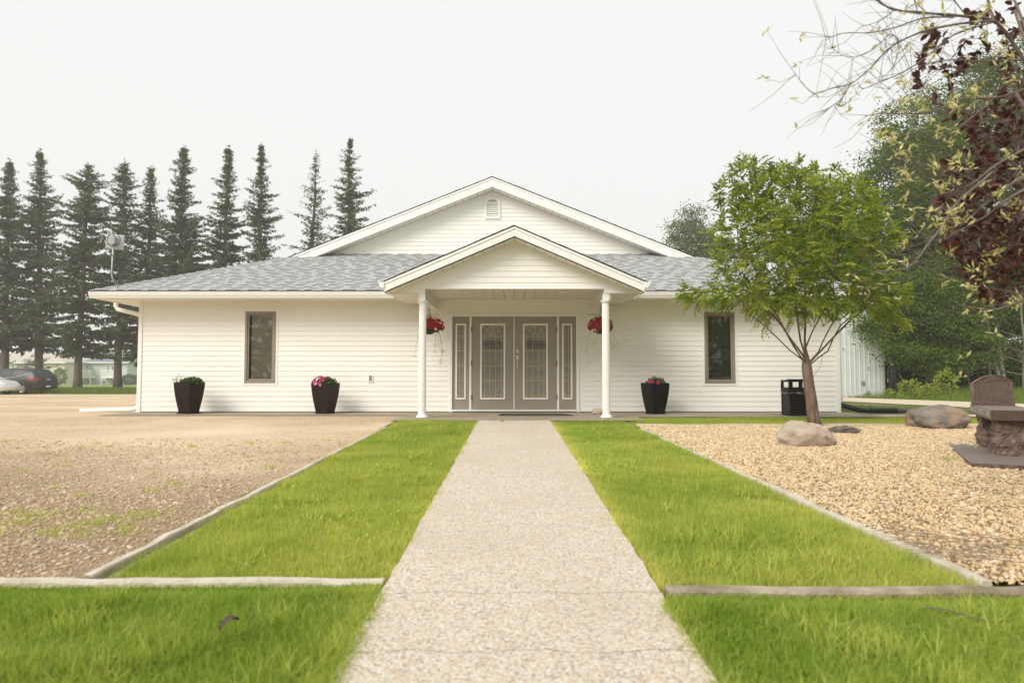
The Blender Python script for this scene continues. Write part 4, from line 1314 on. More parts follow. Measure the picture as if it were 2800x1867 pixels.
# ---- granite bench
M['gran'] = mat('polished_red_granite', (0.04, 0.024, 0.02), (0.085, 0.052, 0.042), 45, 0.4, 0.04, 120, lo=0.3, hi=0.7, c3=(0.26, 0.19, 0.155), s3=110, f3=0.8)
M['gran_r'] = mat('rock_faced_granite', (0.07, 0.042, 0.034), (0.22, 0.145, 0.115), 35, 0.85, 0.7, 70, lo=0.3, hi=0.7, c3=(0.4, 0.28, 0.23), s3=14, f3=0.6)
M['gran_t'] = mat('pale_granite_top', (0.2, 0.165, 0.145), (0.26, 0.22, 0.2), 40, 0.4, 0.05, 90, lo=0.3, hi=0.7)  # paler granite for the top faces of seat and slab
P0 = Vector((5.31, 7.60, 0)); U = Vector((0.455, 0.891, 0)).normalized(); Vv = Vector((U.y, -U.x, 0))
bench = thing('granite_bench', 'red granite memorial bench with lettered seat and upright end stone on pebbles', 'bench', (5.9, 8.1, -0.1))
def L3(u, v, z): return P0 + U * u + Vv * v + Vector((0, 0, z))
def lbox(b, u0, u1, v0, v1, z0, z1, mi=0):
    return b.hexa([L3(u0, v0, z0), L3(u0, v1, z0), L3(u1, v1, z0), L3(u1, v0, z0), L3(u0, v0, z1), L3(u0, v1, z1), L3(u1, v1, z1), L3(u1, v0, z1)], mi)
b = MB(); lbox(b, -0.85, 1.78, -0.30, 1.2, -0.17, -0.070)
o = b.build('base_slab', [M['gran_r'], M['gran_t']], bench)
o.data.polygons[1].material_index = 1
b = MB(); lbox(b, 0, 1.62, 0, 0.46, 0.318, 0.434)
o = b.build('seat', [M['gran'], M['gran_t']], bench, bevel=0.004)
o.data.polygons[1].material_index = 1


def rough_block(name, u0, u1, v0, v1, z0, z1, amp, seed, taper=0.0):
    bmh = bmesh.new(); bmesh.ops.create_cube(bmh, size=2)
    bmesh.ops.subdivide_edges(bmh, edges=bmh.edges[:], cuts=13, use_grid_fill=True)
    o3 = Vector((seed, seed * 2.3, 0))
    for v in bmh.verts:
        n_ = v.co.copy()
        s_ = amp * (mn.noise(n_ * 1.4 + o3) + 0.6 * mn.noise(n_ * 3.7 + o3) + 0.3 * mn.noise(n_ * 9 + o3))
        wz = 1 - (abs(n_.z) > 0.99) * 0.0
        du = n_.x * (1 + taper * -n_.z * 0.5); dv = n_.y * (1 + taper * -n_.z * 0.5)
        kk = 1 + s_ * wz * (0.5 + 0.5 * math.cos(n_.z * 1.2))
        v.co = L3((u0 + u1) / 2 + (u1 - u0) / 2 * du * kk, (v0 + v1) / 2 + (v1 - v0) / 2 * dv * kk, (z0 + z1) / 2 + (z1 - z0) / 2 * n_.z) - ORG[bench]
    me = bpy.data.meshes.new(name); bmh.to_mesh(me); bmh.free(); me.materials.append(M['gran_r'])
    oo = bpy.data.objects.new(name, me); link(oo, bench)
    return oo


rough_block('leg', 0.07, 0.47, 0.06, 0.46, -0.075, 0.317, 0.28, 3, 0.15)
rough_block('leg', 1.02, 1.52, 0.05, 0.42, -0.075, 0.317, 0.22, 7, 0.05)
# upright end stone with an arched top
pr_ = []
for f in np.linspace(0, 1, 15): pr_.append((0.0 + 0.42 * f, 0.70 + 0.105 * math.sin(math.pi * min(1, f * 0.95 + 0.02)) ** 0.9 + 0.03 * f))
poly = [(0.0, 0.435)] + pr_ + [(0.435, 0.435)]
b = MB()
n = len(poly)
for u in (1.30, 1.36, 1.42, 1.48, 1.54):
    for v_, z_ in poly: b.v.append(tuple(L3(u + 0.012 * math.sin(v_ * 40 + z_ * 30), v_ - (0.014 * math.sin(u * 55 + z_ * 30) if v_ < 0.01 else 0), z_)))
for i in range(4):
    for k in range(n): b.f.append([i * n + k, (i + 1) * n + k, (i + 1) * n + (k + 1) % n, i * n + (k + 1) % n]); b.m.append(0)
b.f.append([k for k in range(n)]); b.m.append(1); b.f.append([4 * n + k for k in reversed(range(n))]); b.m.append(1)
b.build('end_stone', [M['gran_r'], M['gran']], bench)
TV, TF = text_mesh('PARKLAND COMMUNITY CHAPEL', 0.1)
wtx = max(v[0] for v in TV) - min(v[0] for v in TV)
sc_ = 1.52 / wtx
b = MB(); b.add([tuple(L3(0.81 - v[0] * sc_, -0.0015, 0.348 + v[1] * 0.078 / 0.07)) for v in TV], TF)
b.build('lettering', mat('white_lettering', (0.8, 0.78, 0.74), rough=0.6), bench, label='white capital lettering along the seat edge')

# ---- cars
M['glass_c'] = mat('tinted_glass', (0.05, 0.055, 0.06), rough=0.25, spec=0.25)
M['tyre'] = mat('tyre_rubber', (0.018, 0.017, 0.016), rough=0.85)
M['rim'] = mat('alloy_rim', (0.55, 0.52, 0.48), rough=0.35, metal=0.4)
M['red_l'] = mat('red_lens', (0.45, 0.02, 0.02), rough=0.2)
M['chr'] = mat('bright_trim', (0.75, 0.75, 0.73), rough=0.2, metal=0.6)


def car(name, label, pos, heading, paint, st, wheels, wr, tall, cat='car'):
    """x runs from tail to nose; stations give sill, belt, roof heights and half widths"""
    t = thing(name, label, cat, pos)
    b = MB()
    n = 14
    for (x, zb, zl, zt_, hb, hl, ht) in st:
        half = [(hb * 0.9, zb), (hb, zb + 0.12), (hl * 1.0, zb + (zl - zb) * 0.55), (hl, zl - 0.05), (hl - 0.035, zl + 0.01), ((hl + ht) / 2 - 0.01, (zl + zt_) / 2 + 0.01), (ht, zt_ - 0.05 * (zt_ - zl))]
        top = [(ht * 0.75, zt_)]
        ring_ = half + top
        for y, z in ring_: b.v.append((x, -y, z))
        for y, z in reversed(ring_): b.v.append((x, y, z))
    n = 16
    for i in range(len(st) - 1):
        for k in range(n): b.f.append([i * n + k, (i + 1) * n + k, (i + 1) * n + (k + 1) % n, i * n + (k + 1) % n]); b.m.append(0)
    b.f.append([k for k in range(n)]); b.m.append(0)
    e = (len(st) - 1) * n
    b.f.append([e + k for k in reversed(range(n))]); b.m.append(0)
    ch, sh = math.cos(heading), math.sin(heading)
    def T(v): return (pos[0] + v[0] * ch - v[1] * sh, pos[1] + v[0] * sh + v[1] * ch, pos[2] + v[2])
    def put(bb, nm, m_, par=None, **kw):
        bb.v = [T(v) for v in bb.v]
        return bb.build(nm, m_, par or t, **kw)
    put(b, 'car_body', paint, smooth=True)
    def S_(x):                  # interpolated station
        for p, q in zip(st[:-1], st[1:]):
            if p[0] <= x <= q[0]:
                f = (x - p[0]) / (q[0] - p[0] + 1e-9)
                return [p[i] + (q[i] - p[i]) * f for i in range(7)]
        return list(st[-1])
    def side_pt(x, f, sy, off=0.006):   # f from belt 0 to roof 1 on the window band
        s_ = S_(x)
        zl, zt_, hl, ht = s_[2], s_[3], s_[5], s_[6]
        z = zl + 0.01 + (zt_ - 0.05 * (zt_ - zl) - zl - 0.01) * f
        y = (hl - 0.035) + (ht - hl + 0.035) * f + 0.028 * math.sin(math.pi * f)
        return (x, sy * (y + off), z)
    for sy in (-1, 1):
        for xs_ in tall['win']:
            bb = MB()
            m_ = 4
            (xa, xb), (xc, xd) = xs_
            for i in range(m_ + 1):
                f = 0.08 + 0.80 * i / m_
                lo_, hi_ = xa + (xc - xa) * i / m_, xb + (xd - xb) * i / m_
                for j in range(4): bb.v.append(side_pt(lo_ + (hi_ - lo_) * j / 3, f, sy))
            for i in range(m_):
                for j in range(3):
                    q = [i * 4 + j, i * 4 + j + 1, i * 4 + 5 + j, i * 4 + 4 + j]
                    bb.f.append(q if sy < 0 else q[::-1]); bb.m.append(0)
            put(bb, 'window', M['glass_c'])
        bb = MB()
        xa, xb, rise = tall['strip']
        bb.tube([side_pt(xa + (xb - xa) * i / 8, 0.02 + (0.30 * max(0, 1 - i / 3.2) if rise else 0), sy, 0.012) for i in range(9)], 0.016, 6)
        put(bb, 'window_trim', M['chr'])
        for hx in tall['handles']:
            s_ = S_(hx); bb = MB(); y = s_[5]
            bb.box(hx, hx + 0.2, sy * (y + 0.012) - 0.014, sy * (y + 0.012) + 0.014, s_[2] - 0.17, s_[2] - 0.135)
            put(bb, 'door_handle', M['chr'], bevel=0.004)
        zl_ = tall['light_z']
        bb = MB()
        for x_, z_a, z_b in ((0.07, zl_ - 0.09, zl_ + 0.06), (0.3, zl_ - 0.085, zl_ + 0.09), (0.52, zl_ - 0.01, zl_ + 0.09), (0.7, zl_ + 0.045, zl_ + 0.075)):
            s_ = S_(x_); yy = s_[5] + 0.012
            bb.v += [(x_, sy * yy, z_a), (x_, sy * (yy - 0.01), z_b)]
        for i in range(3): q = [2 * i, 2 * i + 2, 2 * i + 3, 2 * i + 1]; bb.f.append(q if sy < 0 else q[::-1]); bb.m.append(0)
        bb.box(0.0, 0.09, min(sy * 0.62, sy * 0.88), max(sy * 0.62, sy * 0.88), zl_ - 0.08, zl_ + 0.06)
        put(bb, 'tail_light', M['red_l'])
        for wx in wheels:
            s_ = S_(wx); yo = s_[4] + 0.012
            ar = MB(); k_ = 24
            for i in range(k_ + 1):
                a = math.pi * i / k_ * 1.1 - 0.05 * math.pi
                for r_ in (wr * 0.6, wr * 1.17): ar.v.append((wx + r_ * math.cos(a), sy * (yo - 0.006), wr + r_ * math.sin(a)))
            for i in range(k_): q = [2 * i, 2 * i + 1, 2 * i + 3, 2 * i + 2]; ar.f.append(q if sy < 0 else q[::-1]); ar.m.append(0)
            put(ar, 'wheel_arch', M['tyre'])
            wh = MB()
            def wheel_ring(prof, bb):
                base = len(bb.v); kk = 28
                for r_, d_ in prof:
                    for i in range(kk):
                        a = 2 * math.pi * i / kk
                        bb.v.append((wx + r_ * math.cos(a), sy * (yo - 0.2 + d_), wr + r_ * math.sin(a)))
                for i in range(len(prof) - 1):
                    for j in range(kk):
                        q = [base + i * kk + j, base + i * kk + (j + 1) % kk, base + (i + 1) * kk + (j + 1) % kk, base + (i + 1) * kk + j]
                        bb.f.append(q); bb.m.append(0)
            wheel_ring([(wr * 0.6, 0), (wr, 0.01), (wr, 0.19), (wr * 0.95, 0.215), (wr * 0.66, 0.215), (wr * 0.64, 0.19)], wh)
            w_ = put(wh, 'wheel', M['tyre'])
            rm = MB()
            wheel_ring([(wr * 0.64, 0.19), (wr * 0.62, 0.215), (wr * 0.55, 0.2), (wr * 0.54, 0.15)], rm)
            for q in range(6):
                a = q * math.pi / 3
                d_ = Vector((math.cos(a), 0, math.sin(a))); nn = Vector((-math.sin(a), 0, math.cos(a)))
                pts_ = [d_ * (wr * 0.1) - nn * wr * 0.1, d_ * (wr * 0.57) - nn * wr * 0.13, d_ * (wr * 0.57) + nn * wr * 0.13, d_ * (wr * 0.1) + nn * wr * 0.1]
                ya, yb = sy * (yo - 0.2 + 0.165), sy * (yo - 0.2 + 0.2)
                rm.hexa([(wx + p.x, ya, wr + p.z) for p in pts_] + [(wx + p.x, yb, wr + p.z) for p in pts_])
            rm.tube([(wx, sy * (yo - 0.05), wr), (wx, sy * (yo + 0.005), wr)], wr * 0.16, 12)
            put(rm, 'rim', M['rim'], w_)
    bb = MB()                   # rear screen
    for x_, f in tall['screen']:
        s_ = S_(x_)
        z = s_[3] + 0.004
        bb.v += [(x_ - 0.012, -s_[6] * 0.92, z), (x_ - 0.012, s_[6] * 0.92, z)]
    for i in range(len(tall['screen']) - 1): bb.f.append([2 * i, 2 * i + 2, 2 * i + 3, 2 * i + 1]); bb.m.append(0)
    put(bb, 'rear_screen', M['glass_c'])
    bb = MB(); bb.box(-0.03, 0.05, -st[1][4] * 0.93, st[1][4] * 0.93, 0.42, 0.60)
    put(bb, 'bumper', mat(name + '_bumper', *tall['bump'], rough=0.5), bevel=0.03)
    bb = MB(); bb.box(-0.045, -0.031, -0.19, 0.19, 0.46, 0.58)
    put(bb, 'licence_plate', mat(name + '_plate', (0.7, 0.7, 0.68), rough=0.5))
    bb = MB(); bb.box(-0.012, 0.06, -0.16, 0.16, tall['light_z'] - 0.02, tall['light_z'] + 0.03)
    put(bb, 'badge_bar', M['chr'])
    return t


suv_st = [(0.0, 0.50, 0.98, 1.02, 0.80, 0.80, 0.72), (0.05, 0.40, 1.06, 1.10, 0.90, 0.90, 0.80), (0.16, 0.36, 1.10, 1.24, 0.94, 0.945, 0.80), (0.34, 0.33, 1.12, 1.47, 0.965, 0.975, 0.75),
          (0.52, 0.3, 1.13, 1.66, 0.98, 0.985, 0.70), (0.62, 0.3, 1.13, 1.70, 0.98, 0.985, 0.69), (1.1, 0.27, 1.12, 1.745, 0.98, 0.99, 0.69), (2.0, 0.25, 1.09, 1.77, 0.98, 0.99, 0.69), (2.8, 0.25, 1.06, 1.745, 0.98, 0.985, 0.68),
          (3.2, 0.25, 1.05, 1.65, 0.98, 0.98, 0.68), (3.95, 0.25, 1.03, 1.14, 0.98, 0.97, 0.78), (4.6, 0.27, 0.95, 1.03, 0.96, 0.94, 0.72), (5.0, 0.3, 0.8, 0.88, 0.9, 0.86, 0.65), (5.19, 0.36, 0.6, 0.66, 0.78, 0.74, 0.55)]
hd = math.pi - 0.13
wx_ = 1.06
ch_, sh_ = math.cos(hd), math.sin(hd)
wl = Vector((-33.03, 46.1))     # where the rear wheel on the near side stands
yo_ = 0.99
org = (wl.x - (wx_ * ch_ - yo_ * sh_), wl.y - (wx_ * sh_ + yo_ * ch_), G(0, 46.2) + 0.0)
car('parked_car', 'dark grey estate car parked by the spruces, tail towards the building', org, hd, mat('charcoal_paint', (0.035, 0.038, 0.043), rough=0.4, spec=0.3, coat=0.15), suv_st, [1.06, 4.08], 0.37,
    dict(win=[((2.95, 3.70), (2.95, 3.25)), ((2.0, 2.85), (2.0, 2.85)), ((1.0, 1.9), (1.15, 1.9))], strip=(0.85, 3.7, True), handles=[1.95, 2.9], light_z=1.0, screen=[(0.2, 0), (0.34, 0), (0.52, 0)], bump=((0.03, 0.026, 0.024),)))
sed_st = [(0.0, 0.45, 0.72, 0.78, 0.72, 0.74, 0.6), (0.06, 0.34, 0.80, 0.86, 0.82, 0.83, 0.68), (0.25, 0.3, 0.86, 0.95, 0.87, 0.88, 0.7), (0.7, 0.26, 0.90, 1.0, 0.9, 0.9, 0.68), (1.3, 0.24, 0.92, 1.32, 0.9, 0.9, 0.6), (1.8, 0.22, 0.92, 1.43, 0.9, 0.9, 0.58), (2.6, 0.22, 0.92, 1.44, 0.9, 0.9, 0.58),
          (3.1, 0.22, 0.91, 1.3, 0.9, 0.9, 0.6), (3.6, 0.22, 0.89, 0.98, 0.9, 0.89, 0.7), (4.3, 0.25, 0.8, 0.88, 0.86, 0.84, 0.62), (4.6, 0.35, 0.6, 0.66, 0.7, 0.68, 0.5)]
car('parked_car', 'white car at the left edge, only its rounded nose in view', (-32.35 - 4.6, 44.4, G(0, 44.4)), 0.0, mat('white_paint', (0.72, 0.74, 0.74), rough=0.25, coat=0.6), sed_st, [0.95, 3.6], 0.32,
    dict(win=[((1.5, 2.3), (1.6, 2.3)), ((2.4, 3.3), (2.4, 2.95))], strip=(1.4, 3.2, False), handles=[1.9, 2.8], light_z=0.72, screen=[(0.72, 0), (1.0, 0), (1.28, 0)], bump=((0.68, 0.7, 0.7),)))

# ---- houses beyond the trees
M['blue_w'] = mat('pale_blue_siding', (0.48, 0.53, 0.53), (0.52, 0.57, 0.57), 0.7, 0.7)
M['beige_w'] = mat('beige_siding', (0.62, 0.57, 0.48), (0.66, 0.61, 0.52), 0.7, 0.7)
M['blue_r'] = mat('blue_grey_shingles', (0.17, 0.2, 0.23), (0.22, 0.25, 0.28), 2, 0.9)
M['beige_r'] = mat('pale_brown_shingles', (0.45, 0.41, 0.35), (0.5, 0.46, 0.4), 2, 0.9)
M['hwin'] = mat('house_glass', (0.12, 0.15, 0.15), rough=0.1, spec=0.8)


def hip_house(label, x0, x1, y0, y1, ze, zr, wall_m, roof_m, wins, gable=False):
    g = G(0, y0) - 0.3
    t = thing('house', label, 'house', ((x0 + x1) / 2, y0, g), 'houses beyond the spruce row')
    b = MB(); b.box(x0, x1, y0, y1, g, ze); b.build('wall', wall_m, t)
    o_ = 0.5; hd_ = (y1 - y0) / 2 + o_
    xi = 0.0 if gable else hd_
    ym = (y0 + y1) / 2
    vs = [(x0 - o_, y0 - o_, ze), (x1 + o_, y0 - o_, ze), (x1 + o_, y1 + o_, ze), (x0 - o_, y1 + o_, ze), (x0 - o_ + xi, ym, zr), (x1 + o_ - xi, ym, zr)]
    vs += [(v[0], v[1], v[2] - 0.18) for v in vs[:4]]
    b = MB(); b.add(vs, [(0, 1, 5, 4), (2, 3, 4, 5), (1, 2, 5), (3, 0, 4), (0, 6, 7, 1), (1, 7, 8, 2), (2, 8, 9, 3), (3, 9, 6, 0), (9, 8, 7, 6)])
    rf = b.build('roof', roof_m, t)
    MB().box(x0 - o_ - 0.03, x1 + o_ + 0.03, y0 - o_ - 0.06, y0 - o_ - 0.005, ze - 0.2, ze + 0.0).build('gutter', M['trim'], rf)
    for nm, xa, xb, za, zb in wins:
        b = MB(); ring(b, xa, xb, za, zb, 0.1, y0 - 0.06, y0 + 0.02)
        if xb - xa > 1.2: b.box((xa + xb) / 2 - 0.05, (xa + xb) / 2 + 0.05, y0 - 0.06, y0 + 0.02, za + 0.1, zb - 0.1)
        w_ = b.build(nm, M['trim'], t)
        MB().box(xa + 0.06, xb - 0.06, y0 - 0.02, y0 + 0.01, za + 0.06, zb - 0.06).build('pane', M['hwin'], w_)
    return t


Yh = 138
def hx(px): return (px - 1400) / 1866.7 * Yh
def hz(py): return 0.82 + (1025 - py) / 1866.7 * Yh
zx = lambda x: hx(x / 6.19)
zy = lambda y: hz(930 + y / 6.19)
ha_ = hip_house('pale blue grey two level house with white balconies beyond the spruces', zx(1115), zx(2160), Yh, Yh + 10, zy(372), zy(285), M['blue_w'], M['blue_r'],
          [('patio_door', zx(1375), zx(1430), zy(505), zy(412)), ('window', zx(1470), zx(1500), zy(500), zy(415)), ('patio_door', zx(1812), zx(1858), zy(585), zy(420)), ('window', zx(1885), zx(1935), zy(510), zy(430)),
           ('window', zx(1478), zx(1570), zy(738), zy(678)), ('window', zx(1738), zx(1802), zy(738), zy(678)), ('window', zx(1185), zx(1240), zy(738), zy(678))])
for xa, xb in ((zx(1340), zx(1640)), (zx(1800), zx(2112))):
    b = MB(); b.box(xa, xb, Yh - 1.8, Yh - 0.01, zy(640), zy(615))
    bl = b.build('balcony', M['trim'], ha_)
    b = MB(); b.box(xa, xb, Yh - 1.8, Yh - 1.72, zy(512), zy(504)); b.box(xa, xb, Yh - 1.8, Yh - 1.72, zy(606), zy(600))
    n_ = 22
    for i in range(n_ + 1):
        xx = xa + (xb - xa - 0.06) * i / n_; b.box(xx, xx + 0.06, Yh - 1.79, Yh - 1.73, zy(600), zy(512))
    b.build('railing', M['trim'], bl)
    for xx in (xa + 0.1, xb - 0.25):
        MB().box(xx, xx + 0.15, Yh - 1.75, Yh - 1.6, G(0, Yh) - 0.3, zy(640)).build('post', M['trim'], bl)
MB().box(zx(1130), zx(1150), Yh - 0.08, Yh - 0.005, G(0, Yh) - 0.2, zy(380)).build('corner_board', M['trim'], ha_)
Yh = 131
hip_house('long beige house with pale brown roof behind the parked cars', zx(-700), zx(1095), Yh, Yh + 12, zy(372), zy(205), M['beige_w'], M['beige_r'],
          [('window', zx(410), zx(512), zy(475), zy(385)), ('window', zx(205), zx(250), zy(490), zy(400)), ('window', zx(880), zx(940), zy(750), zy(680))])
Yh = 150
hip_house('small pale house with grey roof glimpsed beside the white downspout', zx(2165), zx(2700), Yh, Yh + 9, zy(475), zy(390), M['beige_w'], M['beige_r'], [('window', zx(2210), zx(2260), zy(600), zy(540))])

# ---- ribbed metal shed on the right
sh_t = thing('metal_shed', 'white ribbed metal shed wall behind the right end of the building', 'shed', (13.5, 34, -0.3))
M['metal'] = mat('white_steel', (0.62, 0.66, 0.66), (0.68, 0.72, 0.71), 1.5, 0.4, metal=0.15)
xr = 18.42; pitch = 0.237
x = xr
zb_, zt_ = -0.22, 4.3
while x > 8.5:
    xl = x - 4 * pitch
    prof = []
    for k in range(4):
        a = xl + k * pitch
        prof += [(a, 0), (a + 0.05, 0), (a + 0.065, -0.03), (a + 0.105, -0.03), (a + 0.12, 0), (a + 0.17, 0), (a + 0.176, -0.008), (a + 0.2, -0.008), (a + 0.206, 0)]
    prof.append((x - 0.001, 0))
    b = MB()
    for (px_, d_) in prof: b.v += [(px_, 34 + d_, zb_), (px_, 34 + d_, zt_)]
    for i in range(len(prof) - 1): b.f.append([2 * i, 2 * i + 2, 2 * i + 3, 2 * i + 1]); b.m.append(0)
    b.build('metal_panel', M['metal'], sh_t)
    x = xl
b = MB(); b.box(x, xr, 34.02, 44, -0.3, zt_ - 0.02); b.build('shed_frame', M['metal'], sh_t)
b = MB(); b.box(x, xr + 0.02, 33.93, 34.03, -0.42, zb_ - 0.001); b.build('shed_footing', M['conc'], sh_t)
b = MB(); b.box(xr, xr + 0.1, 33.94, 34.1, zb_, zt_); b.build('corner_flashing', mat('grey_flashing', (0.45, 0.44, 0.42), rough=0.5), sh_t)
b = MB(); b.hexa([(x, 33.7, zt_), (xr + 0.3, 33.7, zt_), (xr + 0.3, 44, zt_ + 0.5), (x, 44, zt_ + 0.5), (x, 33.7, zt_ + 0.12), (xr + 0.3, 33.7, zt_ + 0.12), (xr + 0.3, 44, zt_ + 0.62), (x, 44, zt_ + 0.62)])
b.build('shed_roof', M['metal'], sh_t)
b = MB(); b.box(17.36, 17.5, 33.9, 33.96, 0.33, 0.52); b.build('outlet_box', mat('grey_box', (0.22, 0.22, 0.18), rough=0.6), sh_t, bevel=0.02)

# ---- the person by the shed corner
def person():
    bx_, by_ = 18.12, 32.5
    g = G(bx_, by_) + 0.02
    t = thing('person', 'person in dark suit seen from behind under the leaves by the shed corner', 'person', (bx_, by_, g))
    suit = mat('dark_suit', (0.012, 0.012, 0.014), rough=0.9)
    skin = mat('skin', (0.42, 0.22, 0.16), rough=0.55)
    hair = mat('dark_hair', (0.03, 0.02, 0.015), rough=0.7)
    J = [(0, 0, 0.93, .15), (0, 0, 1.1, .15), (0, 0.01, 1.3, .165), (0, 0.02, 1.42, .12), (0, 0.02, 1.5, .055), (0, 0.03, 1.56, .055),      # 0-5 trunk and neck
         (-0.19, 0.02, 1.41, .07), (-0.24, 0.03, 1.14, .055), (-0.25, -0.0, 0.88, .04),                                                # 6-8 left arm hanging
         (0.19, 0.02, 1.41, .07), (0.33, 0.06, 1.22, .055), (0.44, 0.18, 1.06, .04),                                                   # 9-11 right arm reaching out
         (-0.09, 0, 0.86, .1), (-0.10, 0.0, 0.48, .075), (-0.10, 0.02, 0.09, .06), (-0.10, -0.02 + 0.16, 0.04, .045),
         (0.09, 0, 0.86, .1), (0.11, 0.04, 0.48, .075), (0.12, -0.02, 0.09, .06), (0.12, 0.13, 0.04, .045)]
    E = [(0, 1), (1, 2), (2, 3), (3, 4), (4, 5), (3, 6), (6, 7), (7, 8), (3, 9), (9, 10), (10, 11), (0, 12), (12, 13), (13, 14), (14, 15), (0, 16), (16, 17), (17, 18), (18, 19)]
    me = bpy.data.meshes.new('person_body'); me.from_pydata([j[:3] for j in J], E, [])
    o = bpy.data.objects.new('suit_body', me); link(o, t)
    o.modifiers.new('skin', 'SKIN'); sv = me.skin_vertices[0].data
    for i, j in enumerate(J): sv[i].radius = (j[3], j[3] * (0.72 if i < 4 else 1)); sv[i].use_root = (i == 0)
    sb = o.modifiers.new('sub', 'SUBSURF'); sb.levels = 2; sb.render_levels = 2
    me.materials.append(suit)
    def part(name, pts, m_, seg=None):
        b = MB()
        for p_, r_ in pts: b.tube([(bx_ + p[0], by_ + p[1], g + p[2]) for p in p_], r_, 8)
        return b.build(name, m_, t, smooth=True)
    hb = bmesh.new(); bmesh.ops.create_uvsphere(hb, u_segments=20, v_segments=14, radius=1)
    for v in hb.verts:
        d = v.co.copy()
        v.co = Vector((d.x * 0.076, 0.035 + d.y * 0.098, 1.655 + d.z * 0.122 - 0.02 * max(0, d.y) * (d.z < 0)))
    mh = bpy.data.meshes.new('head'); hb.to_mesh(mh); hb.free(); mh.materials.append(skin); mh.polygons.foreach_set('use_smooth', [True] * len(mh.polygons))
    link(bpy.data.objects.new('head', mh), t)
    hb = bmesh.new(); bmesh.ops.create_uvsphere(hb, u_segments=20, v_segments=14, radius=1)
    for v in list(hb.verts):
        d = v.co.copy()
        v.co = Vector((d.x * 0.082, 0.028 + d.y * 0.1, 1.672 + d.z * 0.122))
    bmesh.ops.delete(hb, geom=[v for v in hb.verts if (v.co.z < 1.60) or (v.co.y > 0.07 and v.co.z < 1.7)], context='VERTS')
    mh = bpy.data.meshes.new('hair'); hb.to_mesh(mh); hb.free(); mh.materials.append(hair)
    link(bpy.data.objects.new('hair', mh), t)
    for sx in (-1, 1): part('ear', [([(sx * 0.076, 0.03, 1.63), (sx * 0.086, 0.02, 1.655), (sx * 0.08, 0.03, 1.685)], [0.008, 0.012, 0.008])], skin)
    part('shirt_collar', [([(-0.05, 0.0, 1.535), (0.0, -0.035, 1.54), (0.05, 0.0, 1.535)], [0.014, 0.016, 0.014])], mat('white_collar', (0.7, 0.55, 0.5), rough=0.8))
    for hxp, hyp, hzp, dx in ((-0.25, -0.005, 0.86, -0.01), (0.455, 0.20, 1.04, 0.05)):
        fg = [([(hxp, hyp, hzp + 0.02), (hxp + dx * 0.5, hyp + 0.01, hzp - 0.07)], [0.026, 0.036])]
        for k in range(4):
            fx = (k - 1.5) * 0.018
            ln = (0.07, 0.08, 0.075, 0.058)[k]
            fg.append(([(hxp + dx * 0.5, hyp + 0.01 + fx, hzp - 0.07), (hxp + dx, hyp + 0.015 + fx, hzp - 0.07 - ln * 0.6), (hxp + dx + 0.012, hyp + 0.03 + fx, hzp - 0.07 - ln)], [0.0095, 0.009, 0.007]))
        fg.append(([(hxp, hyp + 0.03, hzp), (hxp + 0.01, hyp + 0.055, hzp - 0.05), (hxp + 0.012, hyp + 0.06, hzp - 0.08)], [0.012, 0.011, 0.008]))
        part('hand', fg, skin)
    for sx, yy in ((-0.10, 0.0), (0.12, -0.03)):
        b = MB(); b.tube([(bx_ + sx, by_ + yy - 0.05, g + 0.035), (bx_ + sx, by_ + yy + 0.05, g + 0.05), (bx_ + sx, by_ + yy + 0.18, g + 0.03), (bx_ + sx, by_ + yy + 0.23, g + 0.025)], [0.04, 0.05, 0.042, 0.02], 10)
        b.build('shoe', M['black'], t, smooth=True)


person()
# pale board lying by the shrubs
tag(MB().hexa([(19.35, 32.0, -0.22), (20.2, 31.2, -0.26), (20.3, 31.3, -0.26), (19.45, 32.1, -0.22), (19.35, 32.0, -0.12), (20.2, 31.2, -0.2), (20.3, 31.3, -0.2), (19.45, 32.1, -0.12)]).build('timber_board', M['conc']), 'pale board lying on the ground by the person and shrubs', 'board')

# small things on the ground
M['dry'] = mat('dry_leaf', (0.06, 0.035, 0.025), (0.1, 0.06, 0.045), 30, 0.8)
b = MB()
c = at(625, 1770, 2.62); c.z = G(0, 2.62) + 0.075
for i in range(7):
    f = i / 6
    w_ = 0.020 * math.sin(math.pi * min(0.98, f + 0.03)) + 0.002
    p = c + Vector((0.055 * (f - 0.5), 0.05 * (f - 0.5), 0.022 * math.sin(f * 3) + 0.02 * f))
    b.v += [tuple(p + Vector((-w_ * 0.7, w_ * 0.7, 0.012))), tuple(p), tuple(p + Vector((w_ * 0.7, -w_ * 0.7, 0.010)))]
for i in range(6):
    for k in range(2): b.f.append([i * 3 + k, i * 3 + k + 1, i * 3 + 4 + k, i * 3 + 3 + k]); b.m.append(0)
tag(b.build('fallen_leaf', M['dry'], smooth=True), 'curled dark brown leaf on the near left grass', 'leaf')
a_, e_ = at(2530, 1660, 2.98), at(2715, 1700, 2.82)
tag(MB().tube([a_, a_.lerp(e_, 0.35) + Vector((0, 0, 0.012)), a_.lerp(e_, 0.7) + Vector((0, 0.01, 0.0)), e_], [0.0035, 0.003, 0.0026, 0.0015], 5).build('twig', mat('grey_twig', (0.16, 0.13, 0.11), rough=0.9)), 'thin grey twig lying on the near right grass', 'twig')
b = MB()
pc_ = at(1373, 1161, 12.1); pc_.z = G(0, 12.1) + 0.018
b.add([tuple(pc_ + Vector(v)) for v in ((-0.035, 0, 0), (0, -0.03, 0.004), (0.04, 0.0, 0.0), (0, 0.03, 0.014))], [(0, 1, 2), (0, 2, 3)])
tag(b.build('fallen_petal', M['pet_r']), 'single red petal on the path before the porch', 'petal')
tw = MB(); r5 = random.Random(12)
